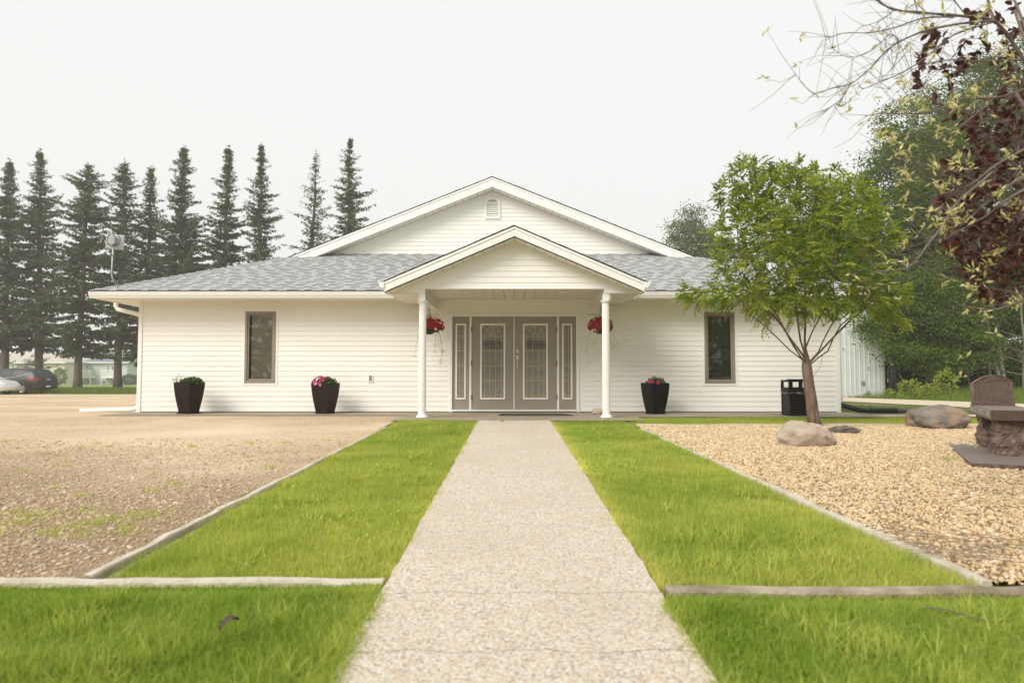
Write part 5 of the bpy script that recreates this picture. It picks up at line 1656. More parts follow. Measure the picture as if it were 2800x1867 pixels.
for k in range(70):
    x = r5.uniform(2.3, 2.95); y = 3.55 + r5.uniform(0, 0.75) - (x - 2.3) * 0.25; a = r5.uniform(-0.5, 0.9) + 2.4; l = r5.uniform(0.08, 0.26)
    z = G(x, y) + 0.035 + r5.uniform(0, 0.03)
    tw.tube([(x, y, z), (x + l * 0.5 * math.cos(a), y + l * 0.5 * math.sin(a), z + r5.uniform(0, 0.02)), (x + l * math.cos(a), y + l * math.sin(a), z - 0.005)], [0.0028, 0.002, 0.001], 4)
tag(tw.build('dead_twigs', mat('dead_twig', (0.25, 0.19, 0.14), (0.36, 0.28, 0.2), 30, 0.9), kind='stuff'), 'scatter of dry twigs over the edging at the pebble bed corner', 'twigs')
# ------------------------------------------------------------------ grass, stones, plants
rg = np.random.default_rng(2024)


def wav(x, y, sc, seed):
    """smooth patchiness between 0 and 1"""
    r_ = np.random.default_rng(seed)
    s = np.zeros_like(x)
    for k in range(9):
        a = r_.uniform(0, 2 * math.pi); f = sc * r_.uniform(0.5, 2.2)
        s += np.sin((x * math.cos(a) + y * math.sin(a)) * f + r_.uniform(0, 6.28)) / 3.0
    return 1 / (1 + np.exp(-1.6 * s))


M['blade'] = leafmat('grass_blade', (0.20, 0.335, 0.026), (0.80, 0.76, 0.23), 0.42, tcol=(1.15, 1.15, 0.6), rough=0.5, spec=0.3)
M['blade_far'] = leafmat('tall_grass', (0.07, 0.14, 0.015), (0.24, 0.30, 0.05), 0.3, tcol=(1.15, 1.15, 0.6))
M['lawn_soil'] = mat('lawn_thatch', (0.17, 0.17, 0.035), (0.36, 0.32, 0.12), 9, 0.95, 0.8, 60)


def grass(name, x, y, h, wd, two, label, m=None, lean=0.5, root=-0.03, tint=None, cat='grass', seed=5):
    r_ = np.random.default_rng(seed)
    n = len(x)
    z = zg(x, y) + root
    a = r_.uniform(0, 2 * math.pi, n)
    wx = np.cos(a) * wd / 2; wy = np.sin(a) * wd / 2
    la = r_.uniform(0, 2 * math.pi, n); lm = np.abs(r_.normal(0, lean, n)) * h
    lx, ly = np.cos(la) * lm, np.sin(la) * lm
    if tint is None:
        tint = np.clip(0.15 + 0.55 * wav(x, y, 1.6, 3) * r_.uniform(0.2, 1, n) + 0.25 * r_.uniform(0, 1, n) ** 3 + 0.12 * wav(x, y, 6, 4), 0, 1)
    if two:
        V = np.stack([np.c_[x - wx, y - wy, z], np.c_[x + wx, y + wy, z],
                      np.c_[x - wx * .8 + lx * .35, y - wy * .8 + ly * .35, z + h * .6], np.c_[x + wx * .8 + lx * .35, y + wy * .8 + ly * .35, z + h * .6],
                      np.c_[x + lx, y + ly, z + h * (1 - 0.25 * np.minimum(1, lm / h))]], axis=1).reshape(-1, 3)
        b_ = np.arange(n)[:, None] * 5
        F = (b_[:, :, None] + np.array([[0, 1, 3], [0, 3, 2], [2, 3, 4]])[None]).reshape(-1, 3)
        tt = np.repeat(tint, 3)
    else:
        V = np.stack([np.c_[x - wx, y - wy, z], np.c_[x + wx, y + wy, z], np.c_[x + lx, y + ly, z + h * (1 - 0.25 * np.minimum(1, lm / h))]], axis=1).reshape(-1, 3)
        F = np.arange(3 * n).reshape(-1, 3); tt = tint
    o = npmesh(name, V, F, m or M['blade'], None, tt, 'stuff')
    return tag(o, label, cat)


def scat(n, xl, xr, y0, y1, dens=None, seed=1):
    r_ = np.random.default_rng(seed)
    y = r_.uniform(y0, y1, n)
    a = xl(y) if callable(xl) else np.full(n, xl); c = xr(y) if callable(xr) else np.full(n, xr)
    k = r_.uniform(0, 1, n) < (c - a) / np.max(c - a)
    y, a, c = y[k], a[k], c[k]
    return a + (c - a) * r_.uniform(0, 1, len(y)), y


sheet('lawn', M['lawn_soil'], -2.09, -0.60, [3.4, 6, 9, 12.42], -0.026)
sheet('lawn', M['lawn_soil'], 0.68, lambda y: 2.29 - 0.25 * max(0, y - 3.4) / 7.6, [3.3, 6, 9, 12.0], -0.026)
sheet('lawn', M['lawn_soil'], -9, -0.60, [-3, 0, 3.45], -0.028)
sheet('lawn', M['lawn_soil'], 0.68, 9, [-3, 0, 3.29], -0.028)
sheet('lawn', M['lawn_soil'], 0.69, 9.8, [12.0, 12.4], -0.024)
sheet('lawn', M['lawn_soil'], 2.4, 9.8, [12.4, 12.6, 13.28], -0.024)
sheet('lawn', M['lawn_soil'], 2.05, 9.8, [11.58, 12.0], -0.0255)

HB = lambda x, y: 0.044 + 0.03 * wav(x, y, 2.5, 8) + 0.025 * (wav(x, y, 5, 9) > 0.8)
x, y = scat(150000, -2.03, -0.585, 3.49, 12.42, seed=11)
kk = rg.uniform(0, 1, len(x)) > 0.85 * np.exp(-((x + 1.75) / 0.28) ** 2 - ((y - 9.6) / 0.35) ** 2)
x, y = x[kk], y[kk]
ed = np.exp(-np.abs(x + 0.6) / 0.08) * 0.35
h = HB(x, y) * rg.uniform(0.35, 1.25, len(x)); tt = np.clip(-0.02 + 0.35 * wav(x, y, 11, 71) * rg.uniform(0, 1, len(x)) + 0.5 * wav(x, y, 1.5, 3) * rg.uniform(0.2, 1, len(x)) + 0.3 * rg.uniform(0, 1, len(x)) ** 2 + ed * 0.6 + 0.12 * wav(x, y, 5, 41), 0, 1)
grass('lawn_grass', x, y, h, 0.0045 + 0.00035 * y, False, 'long mown lawn strip left of the path', lean=0.75, tint=tt)
x, y = scat(160000, 0.665, lambda y: 2.27 - 0.25 * (y - 3.4) / 7.6, 3.34, 12.2, seed=12)
ed = np.exp(-np.abs(x - 0.69) / 0.09) * 0.6
h = HB(x, y) * rg.uniform(0.35, 1.25, len(x)); tt = np.clip(-0.02 + 0.35 * wav(x, y, 11, 72) * rg.uniform(0, 1, len(x)) + 0.5 * wav(x, y, 1.5, 13) * rg.uniform(0.2, 1, len(x)) + 0.3 * rg.uniform(0, 1, len(x)) ** 2 + ed + 0.12 * wav(x, y, 5, 42), 0, 1)
grass('lawn_grass', x, y, h, 0.0045 + 0.00035 * y, False, 'long mown lawn strip right of the path', lean=0.75, tint=tt)
x, y = scat(70000, 2.1, 9.5, 11.62, 13.25, seed=13)
k = (y > 12.0) | (x > 2.1)
x, y = x[k], y[k]
h = HB(x, y) * rg.uniform(0.6, 1.1, len(x)) * 0.9
grass('lawn_grass', x, y, h, 0.007, False, 'narrow grass band between pebble bed and building', lean=0.6, tint=np.clip(rg.uniform(0.05, 0.5, len(x)) + 0.25 * wav(x, y, 1.2, 5), 0, 1))
for sx, lab, sd_ in ((-1, 'near lawn at the lower left corner, before the edging', 14), (1, 'near lawn at the lower right corner, before the edging', 15)):
    if sx < 0: x, y = scat(95000, lambda y: -0.8 * y - 0.45, -0.58, 1.75, 3.385, seed=sd_)
    else: x, y = scat(92000, 0.665, lambda y: 0.8 * y + 0.45, 1.75, 3.25, seed=sd_)
    h = (HB(x, y) + 0.012) * rg.uniform(0.55, 1.25, len(x)) * np.clip(((3.42 if sx < 0 else 3.29) - y) / 0.3, 0.42, 1)
    tt = np.clip(-0.04 + 0.3 * wav(x, y, 13, sd_ + 60) * rg.uniform(0, 1, len(x)) + 0.42 * wav(x, y, 1.8, sd_) * rg.uniform(0.2, 1, len(x)) + 0.25 * rg.uniform(0, 1, len(x)) ** 3 + 0.35 * np.exp(-np.abs(np.abs(x) - 0.66) / 0.06), 0, 1)
    grass('lawn_grass', x, y, h, rg.uniform(0.003, 0.006, len(x)), True, lab, lean=0.6, tint=tt, seed=sd_)
# verge grass under the spruces, bright lawn behind, tall grass at the wood
x, y = scat(60000, -62, -24, 46.3, 66, seed=16)
kk = rg.uniform(0, 1, len(x)) < np.clip(0.25 + 0.9 * wav(x, y, 0.7, 2), 0, 1)
x, y = x[kk], y[kk]
grass('verge_grass', x, y, rg.uniform(0.12, 0.5, len(x)), 0.05, False, 'rough grass growing under the spruce row', M['blade_far'], 0.4, tint=rg.uniform(0.1, 0.75, len(x)))
x, y = scat(45000, 16.5, 36, 17, 36.5, seed=17)
grass('wood_edge_grass', x, y, rg.uniform(0.25, 0.75, len(x)) * np.clip((x - 16) / 3, 0.35, 1), 0.022, False, 'tall green grass along the edge of the wood on the right', M['blade_far'], 0.45, tint=rg.uniform(0.1, 0.8, len(x)))
x, y = scat(26000, 7.4, 12.2, 14.3, 30, seed=18)
kk = wav(x, y, 1.4, 6) > 0.42
x, y = x[kk], y[kk]
grass('verge_grass', x, y, rg.uniform(0.03, 0.10, len(x)), 0.012, False, 'thin patchy grass beside the drain pipe', M['blade_far'], 0.5, tint=rg.uniform(0.2, 0.9, len(x)))


def tufts(name, centres, label, seed, n=70, r=0.12, h=0.06, m=None):
    r_ = np.random.default_rng(seed)
    xs_, ys_, hs_ = [], [], []
    for cx, cy, s in centres:
        k = int(n * s)
        xs_.append(cx + r_.normal(0, r * s, k)); ys_.append(cy + r_.normal(0, r * s * 0.7, k)); hs_.append(r_.uniform(0.4, 1.1, k) * h)
    x, y, h_ = np.concatenate(xs_), np.concatenate(ys_), np.concatenate(hs_)
    return grass(name, x, y, h_, 0.006, False, label, m or M['blade'], 0.9, 0.0, tint=r_.uniform(0.15, 0.75, len(x)), cat='weeds', seed=seed)


rt = random.Random(4)
cts = [(rt.uniform(-5.0, -2.4), rt.uniform(4.2, 5.0), rt.uniform(0.4, 1.3)) for _ in range(34)] + [(rt.uniform(-7, -2.4), rt.uniform(5.2, 9.5), rt.uniform(0.15, 0.5)) for _ in range(46)]
cts += [(-3.3 - 0.35 * i * 0.5 + rt.uniform(-.1, .1), 4.35 - 0.04 * i + rt.uniform(-.1, .1), 1.2) for i in range(8)]
tufts('weeds', cts, 'green weeds sprouting through the gravel lot', 21, 80, 0.11, 0.05)
cts = [(5.05 + rt.uniform(-0.35, 0.35), 7.55 + rt.uniform(-0.18, 0.18), rt.uniform(0.3, 0.9)) for _ in range(16)] + [(2.95, 4.05, 0.4), (3.15, 3.95, 0.3)]
tufts('weeds', cts, 'green weed patch among the pebbles left of the bench', 22, 60, 0.08, 0.05)


cts = [(rt.uniform(-1.95, -0.75), rt.uniform(3.6, 11), rt.uniform(0.4, 1.2)) for _ in range(40)] + [(rt.uniform(0.85, 2.0), rt.uniform(3.5, 11), rt.uniform(0.4, 1.2)) for _ in range(40)]
cts += [(rt.uniform(-2.4, -0.7), rt.uniform(2.2, 3.1), 0.7) for _ in range(12)] + [(rt.uniform(0.8, 2.4), rt.uniform(2.2, 3.0), 0.7) for _ in range(12)]
tufts('grass_tufts', cts, 'taller unmown tufts standing out of the lawns', 23, 120, 0.10, 0.115)


# clover and broad leaved weeds in the lawns
def weeds_leaf(label, n, x0, x1, y0, y1, seed):
    r_ = np.random.default_rng(seed)
    x = r_.uniform(x0, x1, n); y = r_.uniform(y0, y1, n)
    k = wav(x, y, 3.0, seed) > r_.uniform(0.45, 1.0, n)
    x, y = x[k], y[k]
    P = np.c_[x, y, zg(x, y) + 0.028 + r_.uniform(0, 0.02, len(x))]
    D = r_.normal(size=(len(x), 3)); D[:, 2] = np.abs(D[:, 2]) * 0.6
    V, F = kites(P, D, r_.uniform(0.018, 0.035, len(x)), r_.uniform(0.012, 0.02, len(x)), r_)
    tag(npmesh('clover', V, F, leafmat('clover_leaf', (0.22, 0.4, 0.03), (0.4, 0.55, 0.08), 0.35), None, r_.uniform(0, 1, len(x)), 'stuff'), label, 'weeds')


weeds_leaf('bright clover scattered in the right lawn', 5000, 0.75, 2.1, 5.5, 11, 61)
weeds_leaf('a few broad leaved weeds in the left lawn', 2600, -1.9, -0.62, 4, 9, 62)


# ---- loose stones, instanced inside each object
def pebbles(name, x, y, size, flat, cols, label, zoff=0.0):
    me = bpy.data.meshes.new(name)
    z = zg(x, y) + zoff
    me.vertices.add(len(x)); me.vertices.foreach_set('co', np.c_[x, y, z].astype(np.float32).ravel())
    a = me.attributes.new('rs', 'FLOAT', 'POINT'); a.data.foreach_set('value', size.astype(np.float32))
    o = bpy.data.objects.new(name, me); link(o)
    g = bpy.data.node_groups.new(name, 'GeometryNodeTree')
    g.interface.new_socket('Geometry', in_out='INPUT', socket_type='NodeSocketGeometry')
    g.interface.new_socket('Geometry', in_out='OUTPUT', socket_type='NodeSocketGeometry')
    N = g.nodes.new
    gi, go = N('NodeGroupInput'), N('NodeGroupOutput')
    ico = N('GeometryNodeMeshIcoSphere'); ico.inputs['Radius'].default_value = 1.0; ico.inputs['Subdivisions'].default_value = 2
    nz = N('ShaderNodeTexNoise'); nz.inputs['Scale'].default_value = 0.9
    sub = N('ShaderNodeVectorMath'); sub.operation = 'SUBTRACT'; sub.inputs[1].default_value = (0.5, 0.5, 0.5)
    scl = N('ShaderNodeVectorMath'); scl.operation = 'SCALE'; scl.inputs['Scale'].default_value = 0.9
    sp = N('GeometryNodeSetPosition')
    g.links.new(ico.outputs['Mesh'], sp.inputs['Geometry'])
    g.links.new(nz.outputs['Color'], sub.inputs[0]); g.links.new(sub.outputs['Vector'], scl.inputs[0]); g.links.new(scl.outputs['Vector'], sp.inputs['Offset'])
    sm = N('GeometryNodeSetShadeSmooth'); g.links.new(sp.outputs['Geometry'], sm.inputs['Geometry'])
    mt = N('GeometryNodeSetMaterial'); mt.inputs['Material'].default_value = stonemat(name + '_stone', cols, 1, instance=True, rough=0.8)
    g.links.new(sm.outputs['Geometry'], mt.inputs['Geometry'])
    ip = N('GeometryNodeInstanceOnPoints')
    g.links.new(gi.outputs[0], ip.inputs['Points']); g.links.new(mt.outputs['Geometry'], ip.inputs['Instance'])
    rr_ = N('FunctionNodeRandomValue'); rr_.data_type = 'FLOAT_VECTOR'; rr_.inputs['Min'].default_value = (-0.5, -0.5, 0); rr_.inputs['Max'].default_value = (0.5, 0.5, 6.28)
    g.links.new(rr_.outputs['Value'], ip.inputs['Rotation'])
    rs2 = N('FunctionNodeRandomValue'); rs2.data_type = 'FLOAT_VECTOR'; rs2.inputs['Min'].default_value = (0.75, 0.55, flat * 0.7); rs2.inputs['Max'].default_value = (1.35, 0.95, flat * 1.25)
    rs2.inputs['Seed'].default_value = 3
    na = N('GeometryNodeInputNamedAttribute'); na.data_type = 'FLOAT'; na.inputs['Name'].default_value = 'rs'
    mu = N('ShaderNodeVectorMath'); mu.operation = 'SCALE'
    g.links.new(rs2.outputs['Value'], mu.inputs[0]); g.links.new(na.outputs['Attribute'], mu.inputs['Scale'])
    g.links.new(mu.outputs['Vector'], ip.inputs['Scale'])
    g.links.new(ip.outputs['Instances'], go.inputs[0])
    md = o.modifiers.new('stones', 'NODES'); md.node_group = g
    o['kind'] = 'stuff'
    return tag(o, label, 'stones')


bedL = lambda y: 2.34 - 0.25 * (y - 3.4) / 7.6
x, y = scat(125000, bedL, lambda y: np.minimum(0.80 * y + 0.9, 9.3), 3.36, 11.52, seed=31)
sz = rg.uniform(0.005, 0.0128, len(x)) * np.where(rg.uniform(0, 1, len(x)) < 0.05, 1.9, 1.0) * (1 + 0.02 * y)
pebbles('river_pebbles', x, y, sz, 0.62, [(0.6, 0.42, 0.22), (0.7, 0.53, 0.32), (0.44, 0.29, 0.14), (0.74, 0.6, 0.41), (0.36, 0.26, 0.16), (0.68, 0.5, 0.29), (0.56, 0.47, 0.35), (0.78, 0.68, 0.52), (0.64, 0.45, 0.23), (0.5, 0.37, 0.21)], 'warm tan river pebbles filling the bed right of the lawn', 0.004)
x, y = scat(95000, lambda y: np.maximum(-0.80 * y - 0.8, -8.5), -2.15, 3.46, 9.5, seed=32)
kk = rg.uniform(0, 1, len(x)) < np.clip((10.5 - y) / 6.5, 0, 1) ** 1.3 * np.clip(0.15 + 1.2 * wav(x, y, 1.1, 12), 0, 1)
x, y = x[kk], y[kk]
sz = rg.uniform(0.004, 0.011, len(x)) * np.where(rg.uniform(0, 1, len(x)) < 0.12, 2.1, 1.0)
pebbles('gravel_stones', x, y, sz, 0.5, [(0.5, 0.36, 0.22), (0.6, 0.47, 0.32), (0.4, 0.28, 0.17), (0.64, 0.53, 0.4), (0.3, 0.23, 0.17), (0.55, 0.42, 0.28), (0.46, 0.4, 0.33), (0.52, 0.37, 0.22)], 'loose tan gravel stones scattered over the lot', 0.002)

# ---- trees
M['bark_s'] = mat('spruce_bark', (0.11, 0.085, 0.07), (0.17, 0.13, 0.105), 6, 0.95, 0.8, 18, stretch=(1, 1, 0.25))
M['needle'] = leafmat('spruce_needles', (0.055, 0.08, 0.042), (0.135, 0.175, 0.085), 0.15, tcol=(1.1, 1.1, 0.7), rough=0.7, spec=0.08)
M['needle_b'] = leafmat('blue_spruce_needles', (0.08, 0.11, 0.10), (0.14, 0.18, 0.16), 0.1, tcol=(1, 1, 1), rough=0.7)


def taper(bs, pts, r0, r1, n=8):
    m_ = len(pts)
    return bs.tube(pts, [r0 + (r1 - r0) * (i / (m_ - 1)) for i in range(m_)], n)


def spruce(name, label, x, y, top, width, seed, m, bare=2.6, dens=1.0, droop=0.35, dead=0.0, group='spruces in a row beyond the gravel lot', shape=0.75, sp=0.6, wsp=0.36):
    r_ = np.random.default_rng(seed)
    g = G(x, y)
    t = thing(name, label, 'spruce', (x, y, g - 0.05), group)
    Hh = top - g
    b = MB()
    lx = r_.normal(0, 0.012, 2)
    pts = [(x + lx[0] * z + 0.05 * math.sin(z * 0.7 + seed), y + lx[1] * z, g - 0.1 + z) for z in np.linspace(0, Hh, 16)]
    rad = [0.36 * (Hh / 22) * (1 - i / 15) ** 0.85 + 0.012 for i in range(16)]; rad[0] *= 1.25
    b.tube(pts, rad, 9)
    tr = b.build('trunk', M['bark_s'], t, smooth=True)
    PT = np.array(pts)
    P, D, L, Wd, Ti = [], [], [], [], []
    bb = MB()
    z = bare
    while z < Hh - 0.25:
        f = (z - bare) / (Hh - bare)
        Lm = 1.5 * width * (1 - f) ** (shape * (0.8 + 0.35 * f)) * min(1, 0.6 + f * 4) * (0.86 + 0.22 * math.sin(z * 1.3 + seed) * math.sin(z * 0.53 + 2 * seed)) * (1 + 0.0 * f) + 0.12
        k = int(r_.integers(3, 7)); tier = r_.choice([0.55, 0.8, 1.0, 1.1, 1.25])
        a0 = r_.uniform(0, 6.28)
        c = np.array([np.interp(z, np.linspace(0, Hh, 16), PT[:, j]) for j in range(3)])
        for q in range(k):
            a = a0 + 2 * math.pi * q / k + r_.normal(0, 0.3)
            ln = Lm * tier * r_.uniform(0.4, 1.22)
            if r_.uniform() < 0.07: ln *= 1.35
            up = 0.35 * f - droop * (1 - f) + r_.normal(0, 0.09)
            ns = max(3, int(ln / 0.18))
            tt_ = np.linspace(0.12, 1, ns)
            curve = up * tt_ + (0.28 * (1 - f)) * tt_ ** 2.2          # droop, then the tip turns up
            bp = np.c_[c[0] + math.cos(a) * ln * tt_, c[1] + math.sin(a) * ln * tt_, c[2] + ln * curve]
            if ln > 0.8: bb.tube([tuple(c)] + [tuple(bp[i]) for i in (ns // 3, 2 * ns // 3, ns - 1)], [0.035 * ln / 3 + 0.01, 0.02 * ln / 3 + 0.008, 0.012, 0.005], 4, cap=False)
            if r_.uniform() < dead: continue
            nn = int(ns * 11.5 * dens * (0.62 + 0.5 * f))
            ii = r_.integers(0, ns, nn)
            base = bp[ii] + r_.normal(0, 0.07, (nn, 3))
            out = np.array([math.cos(a), math.sin(a), 0.0])
            side = np.array([-math.sin(a), math.cos(a), 0.0])
            sgn = r_.choice([-1, 1], nn)[:, None]
            dd = out * r_.uniform(0.3, 1.0, (nn, 1)) + side * sgn * r_.uniform(0.1, 0.9, (nn, 1)) + np.array([0, 0, -1]) * r_.uniform(-0.15, 1.15, (nn, 1))
            l = sp * r_.uniform(0.5, 1.1, nn) * (0.45 + 0.55 * (1 - f)) * np.clip(1.25 - 0.6 * tt_[ii], 0.4, 1)
            P.append(base); D.append(dd); L.append(l); Wd.append(l * wsp); Ti.append(np.clip(r_.uniform(0, 1, nn) * 0.7 + 0.3 * tt_[ii], 0, 1))
        z += r_.uniform(0.3, 0.65) * (0.55 + 0.45 * (1 - f))
    # leader
    n_ = 30
    zz = r_.uniform(Hh - 1.6, Hh + 0.1, n_)
    P.append(np.c_[np.full(n_, PT[-1, 0]), np.full(n_, PT[-1, 1]), g - 0.1 + zz]); dl_ = r_.normal(size=(n_, 3)); dl_[:, 2] = 0.5; D.append(dl_); L.append(np.full(n_, 0.28)); Wd.append(np.full(n_, 0.08)); Ti.append(r_.uniform(0.3, 1, n_))
    V, F = kites(np.concatenate(P), np.concatenate(D), np.concatenate(L), np.concatenate(Wd), r_)
    npmesh('crown', V, F, m, t, np.concatenate(Ti))
    bb.build('branches', M['bark_s'], t)
    return t


YS_ = 64.0
SPR = [(28, 362, 3.3, 1.0, .0, 'leftmost spruce of the row, cut by the photo edge'), (107, 345, 3.5, 1.0, .0, 'second spruce from the left with a ragged narrow top, over the dark car'),
       (193, 370, 3.7, 1.15, .0, 'broad dense topped spruce just left of the roof antenna'), (285, 365, 3.1, 1.05, .0, 'spruce directly behind the roof antenna'),
       (343, 378, 2.7, 0.95, .05, 'slim short spruce between the antenna spruce and the tall full one'), (418, 330, 3.6, 1.3, .0, 'full dark tall spruce above the left roof slope'),
       (518, 333, 2.9, 1.1, .02, 'spruce with a forked bare twig near its top, right of the full dark one'), (603, 333, 2.7, 1.0, .04, 'open branched spruce, third from the right of the row'),
       (708, 348, 2.9, 0.42, .25, 'thin sparse half bare spruce, second from the right'), (797, 310, 3.1, 0.85, .06, 'tallest spruce at the right end, beside the gable')]
for i, (px, py, wd, de, dead, lab) in enumerate(SPR):
    yy = YS_ + (0.0, 1.2, -0.8, 0.2, 1.5, 0.0, 2.0, 0.5, 3.0, 0.0)[i]
    tp = at(px * 1.1905, py * 1.1905, yy)
    spruce('spruce_tree', lab, tp.x, yy, tp.z, wd, 100 + i, M['needle'], bare=(4.6, 4.2, 3.6, 4.4, 3, 2.5, 2.5, 2.5, 2.5, 2.5)[i], dens=de, dead=dead, shape=(0.8, 0.85, 0.6, 0.75, 0.8, 0.8, 0.8, 0.8, 0.75, 0.75)[i])
tp = at(98, 958, 92.0)
spruce('blue_spruce', 'small pale blue spruce standing behind the dark car', tp.x, 92, tp.z, 2.5, 131, M['needle_b'], bare=0.4, dens=0.7, droop=0.05, group=None, sp=0.5)
tp = at(-2, 960, 92.0)
spruce('blue_spruce', 'small pale blue spruce at the left photo edge', tp.x, 92, tp.z, 2.6, 132, M['needle_b'], bare=0.4, dens=0.9, droop=0.05, group=None)

M['leaf_b'] = leafmat('bush_leaf', (0.12, 0.18, 0.06), (0.2, 0.27, 0.1), 0.3)
M['leaf_h'] = leafmat('hedge_leaf', (0.06, 0.08, 0.06), (0.1, 0.13, 0.09), 0.2)


def bush(name, label, x, y, rx, rz, n, L, m, seed, stems=True):
    r_ = np.random.default_rng(seed)
    g = G(x, y)
    t = thing(name, label, name.replace('_', ' '), (x, y, g))
    d = unit(r_.normal(size=(n, 3)))
    rad = r_.uniform(0.5, 1, (n, 1)) ** 0.5 * (1 + 0.18 * np.sin(d[:, :1] * 7 + seed) * np.cos(d[:, 2:] * 6))
    P = np.array([x, y, g + rz]) + d * rad * np.array([rx, rx, rz])
    D = d + r_.normal(size=(n, 3)) * 0.7
    V, F = kites(P, D, L * r_.uniform(0.6, 1.2, n), L * 0.55 * r_.uniform(0.6, 1.2, n), r_)
    npmesh('foliage', V, F, m, t, r_.uniform(0, 1, n))
    if stems:
        b = MB()
        for k in range(5): b.tube([(x + r_.normal(0, .05), y, g - 0.05), (x + r_.normal(0, rx * .4), y + r_.normal(0, rx * .4), g + rz)], [0.03, 0.012], 5)
        b.build('stem', M['bark_s'], t, kind='stuff')
    return t


bush('bush', 'rounded pale green bush in front of the beige house', (164.5 - 1400) / 1866.7 * 120, 120, 1.05, 1.5, 2600, 0.22, M['leaf_b'], 71)
bush('hedge', 'grey green hedge beside the white downspout, far behind', (358 - 1400) / 1866.7 * 128, 128, 1.6, 0.95, 2600, 0.22, M['leaf_h'], 72)

M['bark'] = mat('grey_bark', (0.16, 0.135, 0.11), (0.27, 0.23, 0.19), 5, 0.9, 0.7, 25, stretch=(1, 1, 0.3))
M['aspen'] = mat('aspen_bark', (0.30, 0.28, 0.21), (0.40, 0.37, 0.29), 3, 0.85, 0.3, 20, c3=(0.08, 0.07, 0.06), s3=2.5, f3=0.8, stretch=(0.5, 0.5, 1.6))
M['leaf_t'] = leafmat('broad_leaf', (0.024, 0.056, 0.006), (0.155, 0.225, 0.03), 0.3, tcol=(1.2, 1.2, 0.5), rough=0.5, spec=0.12)
M['leaf_p'] = leafmat('pale_poplar_leaf', (0.10, 0.14, 0.06), (0.2, 0.24, 0.12), 0.25, tcol=(1.1, 1.1, 0.7), rough=0.5)


def broadleaf(name, label, x, y, lobes, nclus, nleaf, L, m, seed, trunk_r=0.16, bark=None, lean=(0, 0), group='trees of the wood on the right', gap=0.0, cl=0.5):
    """trunk, limbs to every leaf cluster's lobe, clusters of leaves spread through the lobes"""
    r_ = np.random.default_rng(seed)
    g = G(x, y)
    t = thing(name, label, 'tree', (x, y, g - 0.05), group)
    P, D, L_, Ti = [], [], [], []
    b = MB()
    zmax = max(l[2] + l[5] for l in lobes)
    ztr = zmax * 0.62
    tp = [(x + lean[0] * f + 0.06 * math.sin(f * 9 + seed), y + lean[1] * f, g - 0.1 + (ztr - g) * f) for f in np.linspace(0, 1, 9)]
    b.tube(tp, [trunk_r * (1.2 if i == 0 else 1 - 0.65 * i / 8) for i in range(9)], 9)
    b.build('trunk', bark or M['bark'], t, smooth=True)
    bb = MB()
    vol = np.array([l[3] * l[4] * l[5] for l in lobes]) ** 0.75
    for i, (cx, cy, cz, rx, ry, rz) in enumerate(lobes):
        n = max(6, int(nclus * vol[i] / vol.sum()))
        d = unit(r_.normal(size=(n, 3)))
        rad = r_.uniform(0.25, 1, (n, 1)) ** 0.45
        cc = np.array([cx, cy, cz]) + d * rad * np.array([rx, ry, rz])
        j = int(np.argmin([abs(p[2] - (cz - rz * 0.6)) for p in tp])); s_ = Vector(tp[j]); e_ = Vector((cx, cy, cz))
        bb.tube([s_, s_.lerp(e_, 0.5) + Vector((0, 0, 0.25 * rz * 0.3)), e_], [trunk_r * 0.4, trunk_r * 0.25, 0.03], 6, cap=False)
        for k in range(0, n, 3): bb.tube([e_.lerp(s_, r_.uniform(0, 0.5)), e_.lerp(Vector(cc[k]), 0.55) + Vector((0, 0, 0.1)), Vector(cc[k])], [0.03, 0.02, 0.008], 4, cap=False)
        m_ = int(nleaf)
        for c in range(n):
            off = r_.normal(size=(m_, 3)) * np.array([cl, cl, cl * 0.5]) * r_.uniform(0.5, 1.15)
            p = cc[c] + off
            p[:, 2] -= 0.12 * np.linalg.norm(off[:, :2], axis=1)
            P.append(p)
            dd = off * 0.8 + r_.normal(size=(m_, 3)) * 0.5 + np.array([0, 0, -0.25]); D.append(dd)
            L_.append(L * r_.uniform(0.6, 1.25, m_)); Ti.append(np.clip(r_.uniform(0, 1, m_) * 0.75 + r_.uniform(0, 0.3), 0, 1))
    P, D, L_, Ti = np.concatenate(P), np.concatenate(D), np.concatenate(L_), np.concatenate(Ti)
    V, F = kites(P, D, L_, L_ * 0.72, r_)
    npmesh('crown', V, F, m, t, Ti)
    bb.build('limbs', bark or M['bark'], t)
    return t


def lobe(px, py, Y, rpx, rpz, ry=None):
    c = at(px * 1.1905, py * 1.1905, Y); s_ = 1.1905 * Y / 1866.7
    return (c.x, c.y, c.z, rpx * s_, ry or rpx * s_, rpz * s_)


broadleaf('broadleaf_tree', 'tall dark green tree behind the purple shrub, reaching highest on the right', 24.5, 40, [lobe(2120, 290, 40, 105, 95), lobe(2080, 400, 40, 95, 110), lobe(2060, 540, 39, 85, 120), lobe(2190, 440, 41, 130, 170), lobe(2250, 260, 41, 120, 120)], 330, 150, 0.15, M['leaf_t'], 201, 0.3)
broadleaf('broadleaf_tree', 'tall tree filling the upper right corner behind the red leaves', 33, 43, [lobe(2340, 220, 43, 130, 150), lobe(2330, 430, 42, 130, 160), lobe(2440, 350, 43, 130, 200), lobe(2300, 600, 41, 110, 120)], 300, 140, 0.16, M['leaf_t'], 202, 0.3)
broadleaf('broadleaf_tree', 'low spreading tree overhanging the shed corner', 21.6, 34.5, [lobe(2060, 690, 34, 75, 75), lobe(2030, 760, 33.2, 45, 45), lobe(2130, 730, 34, 85, 95), lobe(2085, 815, 32.8, 55, 22)], 230, 130, 0.12, M['leaf_t'], 203, 0.1, cl=0.42)
